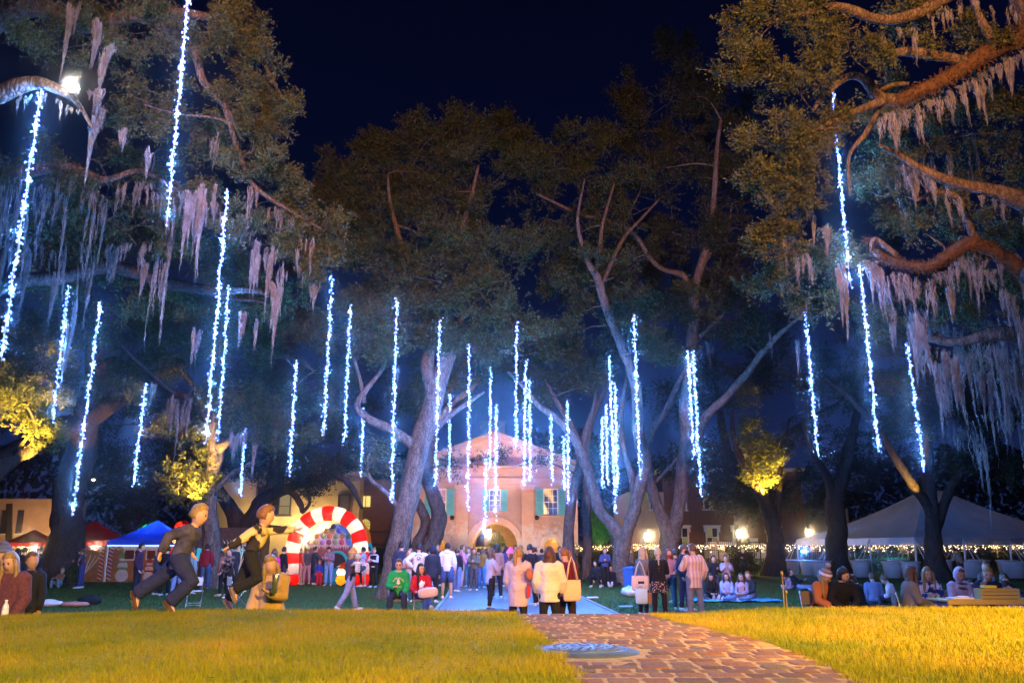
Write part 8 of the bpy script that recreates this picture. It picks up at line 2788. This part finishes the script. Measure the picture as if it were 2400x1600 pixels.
person('woman in pale blue sweater and jeans seated in the middle of the blanket', pp(1700, 29.0), 182, 1.58, legs=CROSS, hipz=.11, arms=LAP, hair=('bob', 'dark'), top=T((.36, .40, .66), SW, puff=.03), bottom=((.06, .11, .34), {}), eyes=True)
person('dark haired woman in pink puffer vest seated at the blanket right end', pp(1737, 28.4), 150, 1.58, legs=SIDE, hipz=.12, lean=4, arms=LAP, hair=('longer', 'auburn'), top=T((.34, .26, .36), SW, puff=.014, vest=pattern('pink_quilt', (.42, .22, .24), (.60, .36, .38), 'hstripe', 8)), bottom=((.16, .20, .32), {}), eyes=True)
person('person in dark jacket leaning behind the pink vest', pp(1757, 29.4), 130, 1.68, legs=[((-.2, .9, -.1), (.85, .2, -.2)), ((.6, .75, .1), (.9, -.2, -.25))], hipz=.12, lean=8, arms=LAP, hair=('short', 'red'), top=T((.022, .024, .03), JK, puff=.024), bottom=((.14, .18, .28), {}))
person('person with white headband and mask in front of the square bush', pp(1744, 49), 150, 1.66, arms=FOLD, hair=('short', 'dark'), mask=(.6, .58, .55), top=T(BLK, JK), bottom=(BLK, {}))
person('pink clad child bending on the grass beside the dark trunk', pp(1853, 37), 110, 1.34, legs=CROSS, hipz=.10, lean=34, head=(30, 0), arms=LAP, hair=('short', 'brown'), top=T((.50, .24, .28), SW, puff=.02), bottom=((.3, .2, .26), {}))
person('person in black lying back on the grass right of the pink child', pp(1868, 36), -120, 1.64, legs=[(96, 30, 10), (92, 40, 14)], hipz=.11, lean=-28, arms=LAP, hair=('short', 'dark'), top=T(BLK, JK), bottom=((.24, .28, .42), {}))
# seats at the right
person('woman in bobble hat and rust jacket sitting on a chair', pp(1912, 16.9), 212, 1.64, legs=SITC, lean=14, head=(8, 0), arms=LAP, hair=('longer', 'blond'), hat=('bobble', (.30, .24, .28)), top=T((.36, .12, .045), JK, puff=.038), bottom=(BLK, {}), eyes=True, near=True)
person('curly haired man in black sweater sitting with clasped hands', pp(1962, 16.9), 178, 1.76, legs=[(84, 84, 16), (82, 82, 18)], lean=24, head=(8, 40), arms=[(34, 16, 42, 38), (34, 16, 42, 38)], hair=('curly', 'dark'), top=T((.008, .008, .009), SW, puff=.026), bottom=((.010, .010, .012), {'loose': .01}), eyes=True, near=True)
person('person in bright blue top behind the curly haired man', pp(1934, 21.5), 20, 1.60, legs=CROSS, hipz=.36, lean=14, hair=('short', 'brown'), top=T((.03, .16, .62), JK, puff=.03), bottom=(DJEAN, {}))
person('long haired person in mauve sweater bending forward', pp(1989, 20), -30, 1.64, legs=CROSS, hipz=.40, lean=24, head=(24, 0), arms=LAP, hair=('long', 'brown'), top=T((.26, .19, .26), SW, puff=.026), bottom=(DJEAN, {}))
person('person in black jacket sitting right of the mauve sweater', pp(2013, 18.6), 30, 1.66, legs=SITC, hipz=.42, lean=22, head=(16, 0), arms=LAP, hair=('short', 'auburn'), top=T((.012, .012, .015), JK, puff=.024), bottom=((.03, .035, .06), {}))
person('back turned sitter in slate blue sweater on the grass', pp(2045, 27), -8, 1.76, legs=CROSS, hipz=.11, lean=14, hair=('short', 'brown'), top=T((.13, .14, .24), SW, puff=.034), bottom=(DJEAN, {}), wide=1.1)
person('sitter in pale pink sweater looking down at a phone', pp(2088, 26.4), 62, 1.64, legs=[(110, 110, 12), (100, 120, 12)], hipz=.12, lean=12, head=(24, 0), arms=LAP, hair=('bun', 'brown'), top=T((.52, .38, .42), SW, puff=.030), bottom=((.03, .03, .06), {}), shoes=(.6, .6, .62))
person('long haired woman in grey cardigan sitting sideways on a chair', pp(2122, 16.3), -98, 1.66, legs=SITC, lean=6, head=(0, 10), arms=LAP, hair=('longer', 'brown'), top=T((.17, .15, .14), CD, puff=.038, hem=-.14), bottom=((.12, .13, .18), {}), eyes=True, near=True)
person('smiling blond woman in navy and white fleece with white socks', pp(2168, 17.2), 166, 1.66, legs=[(82, 80, 10), ((-.75, .62, .10), (-.80, .25, -.42))], lean=10, head=(4, 10), arms=[(30, 10, 86, 34), (30, 10, 86, 34)], hair=('long', 'blond'), top=T(pattern('navy_fleece', (.02, .03, .12), (.55, .55, .62), 'blobs', 9), 'fleece', puff=.030), bottom=((.07, .12, .26), {}), shoes=(.66, .64, .68), eyes=True, near=True)
person('person in pale lavender hoodie with the hood up, sitting and holding a phone', pp(2238, 16.9), 186, 1.62, legs=SITC, lean=8, head=(8, -6), arms=[(28, 12, 86, 30), (24, 12, 70, 20)], hair=('short', 'brown'), hat=('hood', (.50, .46, .62)), top=T((.46, .38, .52), HD, puff=.036), bottom=((.02, .03, .07), {}), shoes=(.6, .55, .55), skin='m', eyes=True, near=True)
ph = MB().box((0, 0, 0), (.15, .08, .012)).build('phone', M_black, None, loc=P(2256, 1367, 16.3), rot=(.3, 0, .1), bevel=.004)
tag(ph, 'dark phone held flat by the lavender hooded sitter', 'phone')
person('hunched person in black with rounded back between the hooded sitter and the navy sweater', pp(2279, 19), -20, 1.76, legs=CROSS, hipz=.40, lean=38, head=(30, 0), arms=LAP, hair=('short', 'dark'), top=T((.018, .016, .024), JK, puff=.05), bottom=(BLK, {}), wide=1.25)
rl = person('girl in navy sweater with arched cream letters, looking to the left', pp(2308, 16.6), 172, 1.66, legs=SITC, lean=4, head=(18, -16), arms=[(16, 14, 50, 24), (34, 18, 120, 10)], hair=('bun', 'blond'), top=T((.016, .020, .040), SW, puff=.040), bottom=((.20, .21, .28), {}), eyes=True, near=True)
for i, ch_ in enumerate('ROCHLAKE'):
    a_ = (i - 3.5) / 3.5
    text_obj(ch_, .085, M_icing, rl, (-a_ * .125, .178 - .035 * a_ * a_, 0.82 + .018 * (1 - a_ * a_)), (math.pi / 2, 0, math.pi + a_ * .35), .001, 'letter')
person('person with hair bun behind the navy sweater', pp(2310, 23), 150, 1.62, legs=SITC, hair=('bun', 'red'), arms=LAP, top=T((.10, .08, .08), SW), bottom=(BLK, {}))
person('pale faced sitter in black at the right edge', pp(2346, 20.5), 170, 1.62, legs=CROSS, hipz=.28, lean=10, arms=PHONE, hair=('short', 'brown'), top=T((.015, .015, .02), JK, puff=.02), bottom=(BLK, {}), eyes=True)
person('dark haired sitter right of the pale faced one', pp(2366, 21.5), 20, 1.64, legs=CROSS, hipz=.30, lean=16, hair=('short', 'dark'), top=T((.02, .018, .025), JK, puff=.02), bottom=(BLK, {}))
person('sitter in navy checked jacket leaning at the right edge', pp(2392, 20), 40, 1.68, legs=CROSS, hipz=.28, lean=30, head=(20, 0), hair=('short', 'dark'), arms=LAP, top=T(pattern('navy_check', (.02, .025, .07), (.10, .10, .18), 'spots', 14), JK, puff=.035), bottom=((.4, .3, .34), {}))
person('standing person in white shirt under the tent', pp(2252, 46), 30, 1.74, lean=18, arms=FOLD, hair=('short', 'brown'), top=T((.50, .46, .36), SH_, puff=.03), bottom=((.16, .08, .04), {}))

# ---- lettering on the green hoodie, the man and woman on chairs
gh_ = person('man in glasses and bright green lettered hoodie sitting on a chair', pp(935, 21.2), 186, 1.76, legs=SITC, lean=2, head=(4, -4), arms=[(14, 12, 44, 20), (20, 12, 70, 30)], hair=('short', 'auburn'), glasses=True, top=T((.012, .28, .065), HD, puff=.030, hem=-.12, hooddown=1), bottom=((.02, .025, .05), {'loose': .01}), shoes=(.05, .05, .06), eyes=True, near=True)
gx, gy, gz = 0, .172, .84
for i, ch_ in enumerate('STURBR ENGLAND'):
    a_ = (i - 6.5) / 6.5
    t_ = a_ * 1.25
    text_obj(ch_, .050, M_icing, gh_, (-.125 * math.sin(t_), gy - .045 * a_ * a_, gz - .02 + .125 * math.cos(t_)), (math.pi / 2, t_ * .9, math.pi + a_ * .3), .001, 'letter')
MB().prism([(0, .10), (.030, .055), (.016, .055), (.040, .015), (.022, .015), (.050, -.03), (.010, -.03), (.010, -.05), (-.010, -.05), (-.010, -.03), (-.050, -.03), (-.022, .015), (-.040, .015), (-.016, .055), (-.030, .055)], -.002, .002).build('tree_print', M_icing, gh_, loc=(0, gy + .002, gz))
for i, ch_ in enumerate('1837'):
    text_obj(ch_, .055, M_icing, gh_, (.06 - .04 * i, gy + .004, gz - .10), (math.pi / 2, 0, math.pi), .001, 'letter')
person('woman in red sweater and blue jeans sitting with crossed legs and a pale bag', pp(990, 21.2), 182, 1.66, legs=[(84, 80, 4), ((-.55, .82, .12), (-.35, .55, -.75))], lean=4, roll=3, head=(2, 30), arms=[(16, 14, 84, 30), (20, 12, 64, 26)], hair=('longer', 'dark'), top=T((.42, .012, .025), SW, puff=.026), bottom=((.035, .075, .26), {}), shoes=(.6, .5, .48), eyes=True, near=True)
pl_ = MB().ell((0, 0, 0), (.24, .09, .12), 16, 8, fn=lambda p, d: V3((math.copysign(abs(d.x) ** .6, d.x) * .24, p.y, math.copysign(abs(d.z) ** .6, d.z) * .12))).build('pale_bag', cloth('pale_pink_canvas', (.62, .44, .40), .08, 9), None, True, loc=P(1003, 1388, 20.7), rot=(.2, -.12, 0))
tag(pl_, 'pale pink canvas bag on the red sweater woman lap', 'bag')
nk = MB().ell((0, 0, 0), (.06, .03, .09), 10, 6, fn=lambda p, d: p * (1 + .25 * math.sin(6 * d.x + 5 * d.z))).build('paper_napkin', M_whitep, None, True, loc=P(988, 1369, 20.6), rot=(0, .4, 0))
tag(nk, 'white paper napkin in the red sweater woman hands', 'napkin')

# fallen oak leaves on the raised lawn and the bricks
n = 420
yy = 4.2 + 5.2 * rng.random(n)
xx = (rng.random(n) * 2 - 1) * .62 * yy
onp = (xx > path_l(yy)) & (xx < path_r(yy))
zz = np.where(onp, .944, mound_z(xx, yy, False) + .022)
keep = (xx - .5) ** 2 + (yy - 6.16) ** 2 > .16
c = np.stack([xx, yy, zz], -1)[keep]
n = len(c)
a = rng.uniform(0, 6.28, n)
d = np.stack([np.cos(a), np.sin(a), rng.uniform(-.25, .25, n)], -1)
s = np.stack([-np.sin(a), np.cos(a), rng.uniform(-.35, .35, n)], -1)
L = rng.uniform(.012, .026, n)[:, None]
q = np.stack([c - d * L, c + s * L * .45, c + d * L, c - s * L * .45], 1)
o = np_mesh('fallen_leaves', q.reshape(-1, 3), np.arange(n * 4).reshape(-1, 4), mat('dead_leaf', (.13, .075, .035), .8, .5, 3))
tag(o, 'small brown oak leaves scattered over the lawn and bricks', None, None, 'stuff')

# ================================================================ BLOOM_HAZE: added volume imitating lens bloom round the lamps
BLOOM_HAZE = 0.0018
hm = bpy.data.materials.new('bloom_volume')
hm.use_nodes = True
n, l = hm.node_tree.nodes, hm.node_tree.links
n.remove(n['Principled BSDF'])
pv = n.new('ShaderNodeVolumePrincipled')
pv.inputs['Color'].default_value = (0.85, 0.88, 0.95, 1)
pv.inputs['Density'].default_value = BLOOM_HAZE
pv.inputs['Anisotropy'].default_value = 0.995
l.new(pv.outputs[0], n['Material Output'].inputs['Volume'])
hz = MB().b2((-235, -75, -1.2), (235, 235, 27)).build('bloom_haze', hm)
tag(hz, 'added thin volume imitating lens bloom', None, None, 'stuff')
